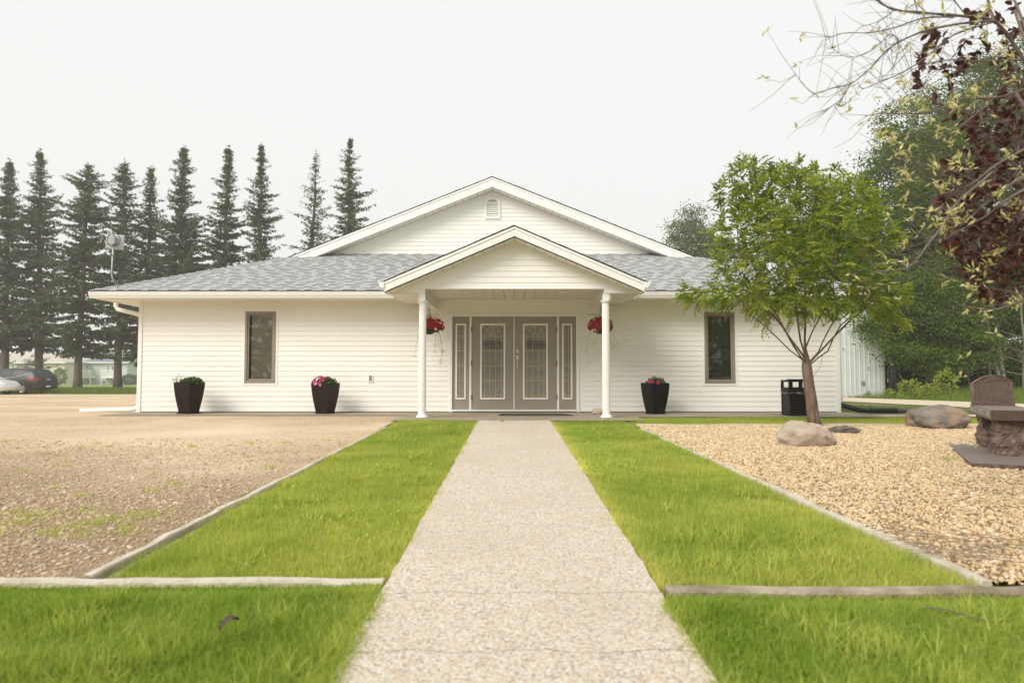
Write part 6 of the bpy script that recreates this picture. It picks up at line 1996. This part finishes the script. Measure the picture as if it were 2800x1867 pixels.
broadleaf('broadleaf_tree', 'leafy tree with low drooping sprays left of the pale trunks', 25.5, 34, [lobe(2200, 740, 34, 85, 85), lobe(2190, 640, 35, 85, 70), lobe(2235, 800, 32.5, 50, 45), lobe(2160, 830, 32.4, 45, 28)], 230, 130, 0.12, M['leaf_t'], 204, 0.1, cl=0.42)
broadleaf('broadleaf_tree', 'bright green tree at the right edge above the bench', 31.5, 36, [lobe(2340, 720, 36, 70, 90), lobe(2390, 640, 36, 90, 120), lobe(2330, 830, 35, 45, 35)], 170, 130, 0.13, M['leaf_t'], 205, 0.12, cl=0.5)
# pale trunks standing in the shade
for i, (px0, px1, pyb, Y, r_, lab) in enumerate(((2717, 2746, 1050, 33, 0.10, 'pale aspen with leaning trunk, nearest behind the bench end stone'), (2736, 2757, 1055, 33.6, 0.105, 'pale aspen with straight trunk, right of the leaning one'),
                                               (2700, 2718, 1045, 34.5, 0.06, 'thin brownish aspen trunk left of the two pale trunks'), (2632, 2655, 1043, 35, 0.05, 'thin dark aspen trunk well left of the pale trunks'))):
    p0 = at(px1, pyb, Y); p1 = at(px0, 880, Y)
    broadleaf('aspen_tree', lab, p0.x, Y, [((p0.x + p1.x * 2) / 3 - 0.6, Y + 2.5, 9.5 + i, 2.2, 2.0, 3.0)], 60, 110, 0.14, M['leaf_t'], 210 + i, r_, M['aspen'], lean=((p1.x - p0.x) * 2.1, 1.0), group='aspens with bare trunks at the wood edge')
# the shaded depth of the wood
def wood(name, label, boxes, n, L, m, seed):
    r_ = np.random.default_rng(seed)
    P = []
    for (x0, x1, y0, y1, z0, z1, f) in boxes:
        k = int(n * f); p = np.c_[r_.uniform(x0, x1, k), r_.uniform(y0, y1, k), r_.uniform(0, 1, k)]
        topz = z1 * (0.75 + 0.25 * np.sin(p[:, 0] * 0.55 + seed) * np.cos(p[:, 0] * 0.21)); p[:, 2] = z0 + (topz - z0) * p[:, 2]
        P.append(p)
    P = np.concatenate(P)
    V, F = kites(P, r_.normal(size=P.shape), L * r_.uniform(0.5, 1.3, len(P)), L * 0.7 * r_.uniform(0.5, 1.3, len(P)), r_)
    return tag(npmesh(name, V, F, m, None, r_.uniform(0, 0.8, len(P)), 'stuff'), label, 'wood')


wood('wood', 'dark depth of the wood behind the trees on the right', [(20.2, 62, 41.5, 50, -0.6, 4, 0.3), (20.6, 62, 35.5, 49, 3.6, 10.5, 0.5), (25, 62, 46, 66, 6, 15, 0.2)], 110000, 0.5, leafmat('wood_shade_leaf', (0.014, 0.022, 0.009), (0.04, 0.055, 0.024), 0.06, rough=0.8, spec=0.05), 81)  # shade under the canopy is put into the near-black leaf colour
wood('far_treeline', 'line of trees across the road behind the viewer', [(-75, 75, -34, -24, -1, 11, 1.0)], 26000, 0.9, M['leaf_t'], 82)
broadleaf('poplar_tree', 'pale hazy poplar rising behind the right roof, left of the rowan', 14.6, 56, [lobe(1580, 545, 56, 52, 55), lobe(1612, 570, 56, 50, 60), lobe(1590, 505, 56, 26, 36), lobe(1650, 590, 57, 45, 50)], 150, 90, 0.17, M['leaf_p'], 220, 0.2, group=None, cl=0.55)
broadleaf('poplar_tree', 'hazy poplar behind the rowan crown', 20.5, 52, [lobe(1900, 520, 52, 80, 75), lobe(1800, 560, 52, 70, 70), lobe(1960, 610, 50, 60, 90)], 150, 90, 0.17, M['leaf_p'], 221, 0.2, group=None, cl=0.6)

# shrubs at the foot of the wood
M['leaf_y'] = leafmat('young_leaf', (0.2, 0.26, 0.03), (0.36, 0.40, 0.07), 0.4, tcol=(1.2, 1.15, 0.5))
for i, (px, pyb, Y, r_, hz_, n, lab) in enumerate(((2490, 1092, 30.5, 0.48, 0.42, 420, 'yellow green sapling standing right of the person'), (2585, 1095, 29, 0.42, 0.62, 480, 'tallest yellow green shrub at the wood edge, left of the bench'),
                                                   (2432, 1090, 31.2, 0.18, 0.22, 140, 'small yellow leaved seedling by the shed corner'), (2536, 1097, 29.5, 0.38, 0.3, 260, 'low leafy shrub between the two yellow green ones'), (2373, 1078, 33.2, 0.1, 0.16, 50, 'tiny green seedling against the shed wall'))):
    p = at(px, pyb, Y)
    bush('shrub', lab, p.x, Y, r_, hz_, n, 0.14, M['leaf_y'], 300 + i)


# ---- branching: twigs grow step by step towards free points in the crown
def grow(start, attract, step, kill, infl, iters=140):
    nodes = [np.array(p, float) for p in start[0]]; par = list(start[1])
    seen = set()
    N_ = np.array(nodes); A_ = np.array(attract, float)
    d = np.linalg.norm(A_[:, None] - N_[None], axis=2); near_ = d.argmin(1); dist = d.min(1)
    for _ in range(iters):
        k = dist < infl
        if not k.any(): break
        new, newp = [], []
        for q in np.unique(near_[k]):
            s_ = k & (near_ == q)
            v = (A_[s_] - nodes[q]); v = v / np.maximum(np.linalg.norm(v, axis=1, keepdims=True), 1e-6); v = v.sum(0)
            v = v / max(np.linalg.norm(v), 1e-6) + rg.normal(0, 0.12, 3)
            v /= np.linalg.norm(v)
            key = tuple(np.round((nodes[q] + v * step) / (step * 0.6)).astype(int))
            if key in seen: continue
            seen.add(key)
            new.append(nodes[q] + v * step); newp.append(int(q))
        if not new: break
        b0 = len(nodes); nodes += new; par += newp
        d = np.linalg.norm(A_[:, None] - np.array(new)[None], axis=2)
        j = d.argmin(1); dm = d.min(1); u_ = dm < dist
        near_[u_] = b0 + j[u_]; dist = np.minimum(dist, dm)
        keep = dist > kill
        A_, near_, dist = A_[keep], near_[keep], dist[keep]
        if len(A_) == 0: break
    return np.array(nodes), np.array(par)


def radii(par, tip, ex_, n):
    r_ = np.zeros(n); kids = np.zeros(n, int)
    for i in range(n):
        if par[i] >= 0: kids[par[i]] += 1
    acc = np.zeros(n)
    for i in range(n - 1, -1, -1):
        r_[i] = tip if kids[i] == 0 else acc[i] ** (1 / ex_)
        if par[i] >= 0: acc[par[i]] += r_[i] ** ex_
    return r_, kids


def branch_mesh(name, N_, par, r_, m, parent, sides=5):
    b = MB()
    for i in range(len(N_)):
        p = par[i]
        if p < 0: continue
        b.tube([N_[p], N_[i]], [min(r_[p], r_[i] * 1.25), r_[i]], sides if r_[i] > 0.008 else 4, cap=False)
    return b.build(name, m, parent, smooth=True)


# ---- the rowan
rw = thing('rowan_tree', 'green rowan tree with reddish brown trunk growing from the pebbles', 'tree', (4.98, 11.3, -0.03))
TB = [(5.0, 11.3, -0.06), (4.965, 11.3, 0.12), (4.94, 11.3, 0.4), (4.90, 11.3, 0.7), (4.875, 11.3, 0.96), (4.865, 11.32, 1.25), (4.86, 11.33, 1.55), (4.865, 11.33, 1.85)]
sn_, sp_ = list(TB), [-1, 0, 1, 2, 3, 4, 5, 6]
def stem(base, pts):
    q = base
    for p in pts:
        sn_.append(p); sp_.append(q); q = len(sn_) - 1
stem(4, [(4.80, 11.2, 1.10), (4.66, 11.1, 1.24), (4.5, 11.05, 1.42), (4.36, 11.0, 1.62), (4.2, 10.95, 1.78), (4.0, 10.9, 1.88)])
stem(4, [(4.82, 11.4, 1.12), (4.74, 11.5, 1.32), (4.64, 11.55, 1.55), (4.54, 11.6, 1.8), (4.42, 11.65, 2.0)])
stem(4, [(4.94, 11.25, 1.08), (5.03, 11.2, 1.2), (5.10, 11.15, 1.4), (5.2, 11.1, 1.62), (5.34, 11.1, 1.85)])
stem(4, [(4.99, 11.35, 1.02), (5.12, 11.38, 1.12), (5.28, 11.4, 1.22), (5.38, 11.4, 1.45), (5.5, 11.4, 1.65), (5.68, 11.45, 1.78)])
stem(5, [(4.92, 11.2, 1.5), (5.02, 11.1, 1.75), (5.12, 11.0, 2.0)])
stem(4, [(4.84, 11.28, 1.15), (4.76, 11.25, 1.4), (4.7, 11.2, 1.7), (4.66, 11.15, 2.0)])
stem(4, [(4.82, 11.36, 1.08), (4.68, 11.45, 1.22), (4.5, 11.5, 1.42), (4.28, 11.55, 1.66), (4.05, 11.6, 1.85)])
stem(5, [(4.90, 11.4, 1.45), (4.96, 11.5, 1.7), (5.0, 11.6, 1.95)])
stem(4, [(4.93, 11.22, 1.06), (5.06, 11.1, 1.25), (5.24, 11.0, 1.48), (5.46, 10.95, 1.72), (5.7, 10.95, 1.9)])
stem(3, [(4.98, 11.25, 0.83), (5.06, 11.22, 0.95), (5.1, 11.2, 1.15)])
def ell(n, c, r, zmin=None):
    d = unit(rg.normal(size=(n, 3))) * rg.uniform(0, 1, (n, 1)) ** 0.36
    p = np.array(c) + d * np.array(r)
    return p if zmin is None else p[p[:, 2] > zmin]
att = np.concatenate([ell(680, (4.82, 11.3, 3.0), (1.5, 1.4, 1.2), 2.05), ell(150, (3.95, 11.3, 3.85), (0.5, 0.6, 0.62)), ell(110, (5.45, 11.3, 3.75), (0.6, 0.6, 0.5)), ell(90, (4.75, 11.3, 4.1), (0.45, 0.5, 0.3)),
                      ell(190, (4.85, 11.2, 2.02), (1.35, 1.0, 0.24)), ell(120, (3.5, 11.1, 2.15), (0.75, 0.4, 0.2)), ell(40, (2.95, 11.0, 2.13), (0.3, 0.25, 0.15)), ell(110, (6.1, 11.4, 2.15), (0.5, 0.6, 0.28)), ell(14, (6.4, 11.3, 1.75), (0.3, 0.2, 0.1)), ell(10, (4.15, 11.0, 1.62), (0.25, 0.2, 0.06))])
N_, pa_ = grow((sn_, sp_), att, 0.085, 0.13, 1.1)
r_, kd = radii(pa_, 0.0042, 2.45, len(N_))
r_[8:] *= 0.74
r_[8:] = np.minimum(r_[8:], 0.036)
r_[:5] = [0.12, 0.098, 0.09, 0.085, 0.08]
bark_r = mat('rowan_bark', (0.10, 0.06, 0.04), (0.2, 0.13, 0.09), 9, 0.8, 1.0, 30, c3=(0.25, 0.21, 0.17), s3=11, f3=0.7, stretch=(1, 1, 0.35))
tkb = MB(); tkb.tube([tuple(N_[i]) for i in range(8)], [r_[i] for i in range(8)], 14)
tkb.build('trunk', bark_r, rw, smooth=True)
par2 = pa_.copy(); par2[:8] = -1
branch_mesh('branches', N_, par2, r_, bark_r, rw)
# feathered leaves: thirteen leaflets on a drooping stalk
tipn = np.where((r_ < 0.0085) & (N_[:, 2] > 1.66))[0]
cen = np.array([4.8, 11.3, 2.7])
P, D, L_, W_, Ti = [], [], [], [], []
fr = MB()
for i in tipn:
    cnt = 4 if kd[i] == 0 else 2
    gd = N_[i] - N_[pa_[i]]; gd /= max(np.linalg.norm(gd), 1e-6)
    for q in range(cnt):
        dirv = gd * 0.7 + unit(rg.normal(size=(1, 3)))[0] * 0.8 + (N_[i] - cen) * 0.2; dirv[2] += 0.1
        dirv /= np.linalg.norm(dirv)
        sd_ = np.cross(dirv, [0, 0, 1.0]) + rg.normal(0, 0.25, 3); sd_ /= max(np.linalg.norm(sd_), 1e-6)
        ln = rg.uniform(0.15, 0.23)
        ti = np.clip(rg.normal(0.42, 0.25), 0, 1)
        for k in range(7):
            f = 0.22 + 0.78 * k / 6
            pos = N_[i] + dirv * ln * f + np.array([0, 0, -0.35 * ln * f * f])
            for sgn in ((-1, 1) if k < 6 else (0,)):
                dd = sd_ * sgn * 0.9 + dirv * (0.45 if sgn else 1) + np.array([0, 0, -0.28])
                P.append(pos); D.append(dd); L_.append(rg.uniform(0.06, 0.085)); W_.append(0.026); Ti.append(ti + rg.normal(0, 0.06))
V, F = kites(np.array(P), np.array(D), np.array(L_), np.array(W_), rg)
npmesh('foliage', V, F, leafmat('rowan_leaf', (0.075, 0.16, 0.018), (0.48, 0.52, 0.075), 0.45, tcol=(1.25, 1.2, 0.5), rough=0.45), rw, np.clip(Ti, 0, 1))
b = MB()
for i in rg.choice(tipn, 34, replace=False):
    for q in range(14):
        p = N_[i] + rg.normal(0, 0.028, 3) + np.array([0, -0.03, 0.03]); s_ = rg.uniform(0.005, 0.008)
        b.add([p + np.array(v) * s_ for v in ((1, 0, 0), (-1, 0, 0), (0, 1, 0), (0, -1, 0), (0, 0, 1), (0, 0, -1))], [(0, 2, 4), (2, 1, 4), (1, 3, 4), (3, 0, 4), (2, 0, 5), (1, 2, 5), (3, 1, 5), (0, 3, 5)])
b.build('berry_clusters', mat('unripe_berries', (0.3, 0.17, 0.04), (0.4, 0.22, 0.06), 20, 0.5), rw, kind='stuff')

# ---- purple leaved shrub and the half bare one in front of it, on the right edge
ps = thing('purple_shrub', 'dark red purple leaved shrub crowding in from the right edge', 'shrub', (4.3, 4.75, G(4.3, 4.75)))
M['leaf_pu'] = leafmat('purple_leaf', (0.045, 0.014, 0.014), (0.13, 0.05, 0.042), 0.22, tcol=(1.6, 0.7, 0.55), rough=0.38, spec=0.5)
bark_d = mat('shrub_bark', (0.12, 0.09, 0.075), (0.21, 0.17, 0.145), 14, 0.85, 0.5, 60)
PZ = []
def zone(n, cx, cy, rx, ry, y0, y1):
    for _ in range(n):
        a = rg.uniform(0, 6.28); q = rg.uniform(0, 1) ** 0.5
        PZ.append(at((cx + rx * q * math.cos(a)) * 1.1905, (cy + ry * q * math.sin(a)) * 1.1905, rg.uniform(y0, y1)))
zone(130, 2270, 420, 115, 120, 4.2, 5.5); zone(130, 2280, 560, 115, 90, 4.1, 5.3); zone(60, 2330, 300, 110, 90, 4.3, 5.5); zone(60, 2220, 500, 75, 80, 4.1, 4.9); zone(40, 2310, 650, 80, 45, 4.1, 4.9)
zone(20, 2290, 50, 80, 50, 4.3, 5.2); zone(14, 2200, 120, 110, 40, 4.2, 4.8); zone(6, 2160, 80, 60, 25, 4.2, 4.6); zone(18, 2350, 170, 70, 80, 4.5, 5.5); zone(40, 2430, 450, 110, 200, 4.3, 5.8); zone(5, 2110, 175, 25, 15, 4.2, 4.5)
zone(90, 2275, 520, 95, 110, 3.9, 4.3); zone(70, 2300, 420, 90, 120, 4.2, 5.0)
g0 = G(4.3, 4.75)
ss, sp2 = [(4.3, 4.75, g0 - 0.05), (4.2, 4.75, g0 + 0.5), (4.05, 4.75, g0 + 1.0), (3.9, 4.8, g0 + 1.5), (3.75, 4.85, g0 + 2.0), (3.6, 4.8, g0 + 2.5), (4.4, 4.9, g0 + 1.2), (4.3, 5.0, g0 + 2.0)], [-1, 0, 1, 2, 3, 4, 1, 6]
Np, pp = grow((ss, sp2), [tuple(p) for p in PZ], 0.06, 0.075, 3.0)
rp_, kp = radii(pp, 0.0022, 2.5, len(Np))
branch_mesh('stem', Np, pp, np.minimum(rp_, 0.045), bark_d, ps).data
lf_me = bpy.data.meshes.new('leaf')
lf_v, lf_f = [], []
for i in range(6):
    f = i / 5; w_ = 0.30 * math.sin(math.pi * min(0.97, f * 0.93 + 0.05)) ** 0.8 if i < 5 else 0.01
    zc = 0.10 * f - 0.22 * f * f
    lf_v += [(-w_, f, zc + w_ * 0.35), (0, f, zc), (w_, f, zc + w_ * 0.35)]
for i in range(5):
    for k in range(2): lf_f.append((i * 3 + k, i * 3 + k + 1, i * 3 + 4 + k, i * 3 + 3 + k))
lf_v = np.array(lf_v)
def leafset(pos, dirs, size):
    """rotation matrices and positions of folded leaves"""
    out = []
    for p, d, s_ in zip(pos, dirs, size):
        q = Vector(d).to_track_quat('Y', 'Z') @ Quaternion((0, 1, 0), rg.uniform(-0.9, 0.9))
        out.append((Vector(p), q, s_))
    return out
pos, dirs, siz = [], [], []
tips = np.where(rp_ < 0.0065)[0]
for i in tips:
    gd = Np[i] - Np[pp[i]]; gd /= max(np.linalg.norm(gd), 1e-6)
    n_ = 8 if kp[i] == 0 else (2 if rg.uniform() < 0.9 else 1)
    for q in range(n_):
        d = gd * 0.8 + unit(rg.normal(size=(1, 3)))[0] * 0.9 + np.array([-0.15, -0.1, -0.1])
        pos.append(Np[i] + gd * rg.uniform(-0.05, 0.03)); dirs.append(d); siz.append(rg.uniform(0.042, 0.074))
LS = leafset(pos, dirs, siz)
def inview(p):
    d = p - Vector((0, 0, CAMZ)); return abs(d.x / d.y) < 0.76 and d.z / d.y < 0.6
LS.sort(key=lambda l: (not inview(l[0]), l[0].y))
lf_me.from_pydata([tuple(v) for v in lf_v], [], lf_f); lf_me.materials.append(M['leaf_pu'])
lf_me.polygons.foreach_set('use_smooth', [True] * len(lf_me.polygons))
variants = []
for k in range(5):
    m_ = lf_me.copy(); a = m_.attributes.new('tint', 'FLOAT', 'FACE'); a.data.foreach_set('value', np.full(len(m_.polygons), k / 4, np.float32)); variants.append(m_)
po = ORG[ps]
for k, (p, q, s_) in enumerate(LS[:300]):
    o = bpy.data.objects.new('leaf', variants[k % 5]); COL.objects.link(o); o.parent = ps
    o.location = p - po; o.rotation_mode = 'QUATERNION'; o.rotation_quaternion = q; o.scale = (s_,) * 3
V_, F_, T_ = [], [], []
for k, (p, q, s_) in enumerate(LS[300:]):
    mtx = np.array(q.to_matrix())
    V_.append(lf_v @ mtx.T * s_ + np.array(p)); F_.append(np.array(lf_f) + k * len(lf_v)); T_.append(np.full(len(lf_f), rg.uniform()))
if V_: npmesh('foliage', np.concatenate(V_), np.concatenate(F_), M['leaf_pu'], ps, np.concatenate(T_), 'stuff')

bs = thing('bare_shrub', 'half bare twiggy shrub with pale yellow green leaf tufts in the upper right', 'shrub', (4.0, 4.2, G(4.0, 4.2)))
Z8 = lambda x, y: (2150 + x / 2.6138, y / 2.6138)
Z3 = lambda x, y: (2200 + x / 3.137, 500 + y / 3.137)
lines = [([Z8(*p) for p in l], r0, r1, Y0, Y1) for l, r0, r1, Y0, Y1 in (
    ([(1900, 700), (1699, 430), (1600, 280), (1480, 150), (1290, 120), (1000, 95), (770, 70), (645, 0), (600, -40)], 0.013, 0.004, 4.5, 4.2),
    ([(1480, 150), (1250, 170), (1000, 220), (810, 300), (700, 380), (590, 500), (460, 600), (330, 630), (200, 668), (110, 590), (65, 530)], 0.007, 0.0012, 4.3, 3.95),
    ([(460, 600), (400, 700), (340, 750), (275, 800)], 0.003, 0.0012, 4.0, 3.95), ([(1200, 125), (990, 130), (770, 200), (600, 235), (400, 240), (260, 290)], 0.005, 0.0012, 4.25, 4.0),
    ([(770, 75), (670, 150), (530, 195)], 0.003, 0.0012, 4.2, 4.1), ([(810, 300), (740, 250), (600, 370), (440, 410), (330, 345)], 0.003, 0.001, 4.15, 4.0), ([(1480, 160), (1200, 250), (1000, 410), (830, 520), (680, 580), (550, 635), (510, 585)], 0.006, 0.0014, 4.35, 4.0),
    ([(1900, 560), (1699, 640), (1500, 700), (1260, 710), (1050, 800), (830, 815), (690, 810), (560, 830)], 0.010, 0.0014, 4.4, 4.0), ([(1900, 960), (1699, 1070), (1500, 1180), (1350, 1300), (1240, 1350), (1050, 1400)], 0.011, 0.002, 4.3, 4.0),
    ([(1900, 1180), (1699, 1260), (1500, 1400), (1300, 1568)], 0.010, 0.005, 4.2, 4.0), ([(1500, 700), (1300, 860), (1100, 1000), (900, 970), (720, 960)], 0.005, 0.0012, 4.3, 4.0), ([(1350, 1300), (1100, 1180), (950, 1190), (880, 1110), (760, 1010)], 0.005, 0.0015, 4.2, 4.0),
    ([(1480, 150), (1440, 0), (1420, -60)], 0.008, 0.006, 4.4, 4.4), ([(1290, 120), (1180, -20)], 0.004, 0.003, 4.3, 4.3), ([(1699, 430), (1400, 440), (1150, 430), (900, 500), (700, 670)], 0.006, 0.001, 4.4, 4.0), ([(820, 320), (760, 480), (640, 600)], 0.002, 0.001, 4.1, 4.0),
    ([(1000, 95), (930, 20), (890, -30)], 0.003, 0.002, 4.2, 4.2), ([(820, 330), (880, 480), (960, 620), (1060, 800)], 0.002, 0.0015, 4.1, 4.2))]
lines += [([Z3(*p) for p in l], r0, r1, Y0, Y1) for l, r0, r1, Y0, Y1 in (
    ([(1600, -80), (1450, 50), (1300, 180), (1170, 390), (1080, 500), (1000, 610), (900, 720), (760, 755), (600, 760)], 0.009, 0.002, 4.1, 3.8), ([(1000, 590), (900, 640)], 0.003, 0.001, 3.9, 3.85), ([(2050, -40), (1882, 60), (1700, 170), (1550, 290), (1390, 375), (1200, 480)], 0.010, 0.002, 4.1, 3.9),
    ([(2050, 950), (1880, 1010), (1700, 1070), (1560, 1090), (1310, 1045)], 0.008, 0.0014, 4.0, 3.8), ([(2050, 250), (1882, 390), (1830, 540)], 0.008, 0.003, 4.1, 4.0), ([(2000, 1480), (1882, 1450), (1780, 1420), (1730, 1390)], 0.004, 0.002, 3.8, 3.7), ([(2000, 1000), (1800, 940), (1530, 890)], 0.004, 0.001, 4.1, 4.0))]
sb_ = MB()
ends = []
allp = []
for l, r0, r1, Y0, Y1 in lines:
    m_ = len(l)
    pts = [at(p[0], p[1], Y0 + (Y1 - Y0) * i / (m_ - 1) + rg.normal(0, 0.02)) for i, p in enumerate(l)]
    sm_ = []
    for i in range(m_ - 1):          # rounded course of the twig
        p0 = pts[max(i - 1, 0)]; p1, p2 = pts[i], pts[i + 1]; p3 = pts[min(i + 2, m_ - 1)]
        for k in range(4):
            t_ = k / 4
            sm_.append(0.5 * ((2 * p1) + (p2 - p0) * t_ + (2 * p0 - 5 * p1 + 4 * p2 - p3) * t_ ** 2 + (3 * p1 - p0 - 3 * p2 + p3) * t_ ** 3))
    sm_.append(pts[-1])
    sb_.tube(sm_, [(r0 + (r1 - r0) * i / (len(sm_) - 1)) * (1.35 if i % 3 == 0 and i > 0 else 1.0) for i in range(len(sm_))], 6, cap=False)
    allp += [(p, r0) for p in sm_]
for k in range(420):              # side twiglets
    p, r0 = allp[int(rg.integers(0, len(allp)))]
    if p.y > 4.6: continue
    d = Vector((rg.normal(-0.5, 0.7), rg.normal(0, 0.5), rg.normal(-0.05, 0.6))).normalized(); l_ = rg.uniform(0.06, 0.34)
    e = p + d * l_; mid = p.lerp(e, 0.5) + Vector((0, 0, rg.normal(0, 0.02)))
    sb_.tube([p, mid, e], [0.0017, 0.0012, 0.0007], 4, cap=False)
    if rg.uniform() < 0.25: ends.append(e)
for k in range(300):              # the tangle of fine twigs behind
    px, py = rg.uniform(2480, 2850), rg.uniform(150, 760)
    if px < 2480 + abs(py - 480) * 0.35: continue
    p = at(px, py, rg.uniform(4.1, 5.0)); a = rg.normal(0.35, 0.5) + (math.pi if rg.uniform() < 0.85 else 0); l_ = rg.uniform(0.15, 0.55)
    d = Vector((math.cos(a), rg.normal(0, 0.4), -math.sin(a) * 0.8)); e = p + d * l_
    m1 = p.lerp(e, 0.5) + Vector((rg.normal(0, 0.02), 0, rg.normal(0.02, 0.03)))
    r1 = rg.uniform(0.0012, 0.003)
    sb_.tube([p, p.lerp(m1, 0.6) + Vector((0, 0, 0.006)), m1, e], [r1, r1 * 0.9, r1 * 0.7, 0.0007], 4, cap=False)
    if rg.uniform() < 0.3: ends.append(e)
for k in range(10): sb_.tube([(4.0 + rg.normal(0, .05), 4.2 + rg.normal(0, .05), G(4, 4.2) - 0.05), (4.0 + rg.normal(0, .15), 4.25, 1.0), tuple(allp[[0, 9 * 4][k % 2]][0] + Vector((rg.normal(0.25, .1), 0, rg.normal(-.2, .3))))], [0.02, 0.014, 0.008], 6)
sb_.build('stem', bark_d, bs, smooth=True)
cl = [Z8(*p) for p in ((830, 730), (920, 745), (1000, 760), (670, 940), (760, 1020), (800, 1090), (860, 1250), (880, 1270), (1060, 1190), (1100, 930), (1340, 660), (1600, 440), (1600, 580), (1500, 1390), (1650, 1530), (1240, 1160), (1320, 1180), (1440, 60), (1400, 130), (1430, 250), (1550, 320), (1180, 720), (950, 30), (840, 590), (1200, 790), (1580, 1100), (1130, 1350))]
cl += [Z3(*p) for p in ((1060, 260), (1180, 350), (1350, 330), (1720, 300), (1240, 600), (1680, 580), (1450, 750), (1230, 830), (1600, 640), (1550, 1000), (1560, 1150), (1260, 260), (1200, 420), (1640, 80), (1800, 180), (860, 545), (880, 690), (1440, 900), (1780, 1020), (1850, 1010), (1700, 460), (1580, 700))]
P, D, Ti = [], [], []
for px, py in cl:
    c = at(px, py, rg.uniform(3.85, 4.2)); ax_ = rg.normal(size=3)
    for k in range(int(rg.integers(9, 16))):
        P.append(np.array(c) + rg.normal(0, 0.014, 3)); D.append(unit(rg.normal(size=(1, 3)))[0] + np.array([-0.2, 0, 0.25])); Ti.append(rg.uniform(0.2, 1))
for e in ends:
    for k in range(4): P.append(np.array(e) + rg.normal(0, 0.008, 3)); D.append(rg.normal(size=3)); Ti.append(rg.uniform(0.5, 1))
V, F = kites(np.array(P), np.array(D), rg.uniform(0.03, 0.062, len(P)), rg.uniform(0.009, 0.019, len(P)), rg, fold=0.06)
npmesh('leaf_tufts', V, F, leafmat('pale_new_leaf', (0.36, 0.40, 0.07), (0.78, 0.70, 0.42), 0.4, tcol=(1.1, 1.05, 0.75)), bs, np.array(Ti), 'stuff')

# ------------------------------------------------------------------ smoke haze in the air
b = MB(); b.box(-430, 430, -124, 424, -3.6, 27.0)
hm = bpy.data.materials.new('smoke_haze'); hm.use_nodes = True
ht = hm.node_tree; ht.nodes.remove(ht.nodes['Principled BSDF'])
pv = ht.nodes.new('ShaderNodeVolumePrincipled')
pv.inputs['Color'].default_value = (0.95, 0.95, 0.93, 1)
pv.inputs['Density'].default_value = 0.0012
pv.inputs['Anisotropy'].default_value = 0.2
ht.links.new(pv.outputs['Volume'], ht.nodes['Material Output'].inputs['Volume'])
hz_o = b.build('haze', hm, kind='stuff')
tag(hz_o, 'thin pale smoke haze filling the air over the whole place', 'haze')
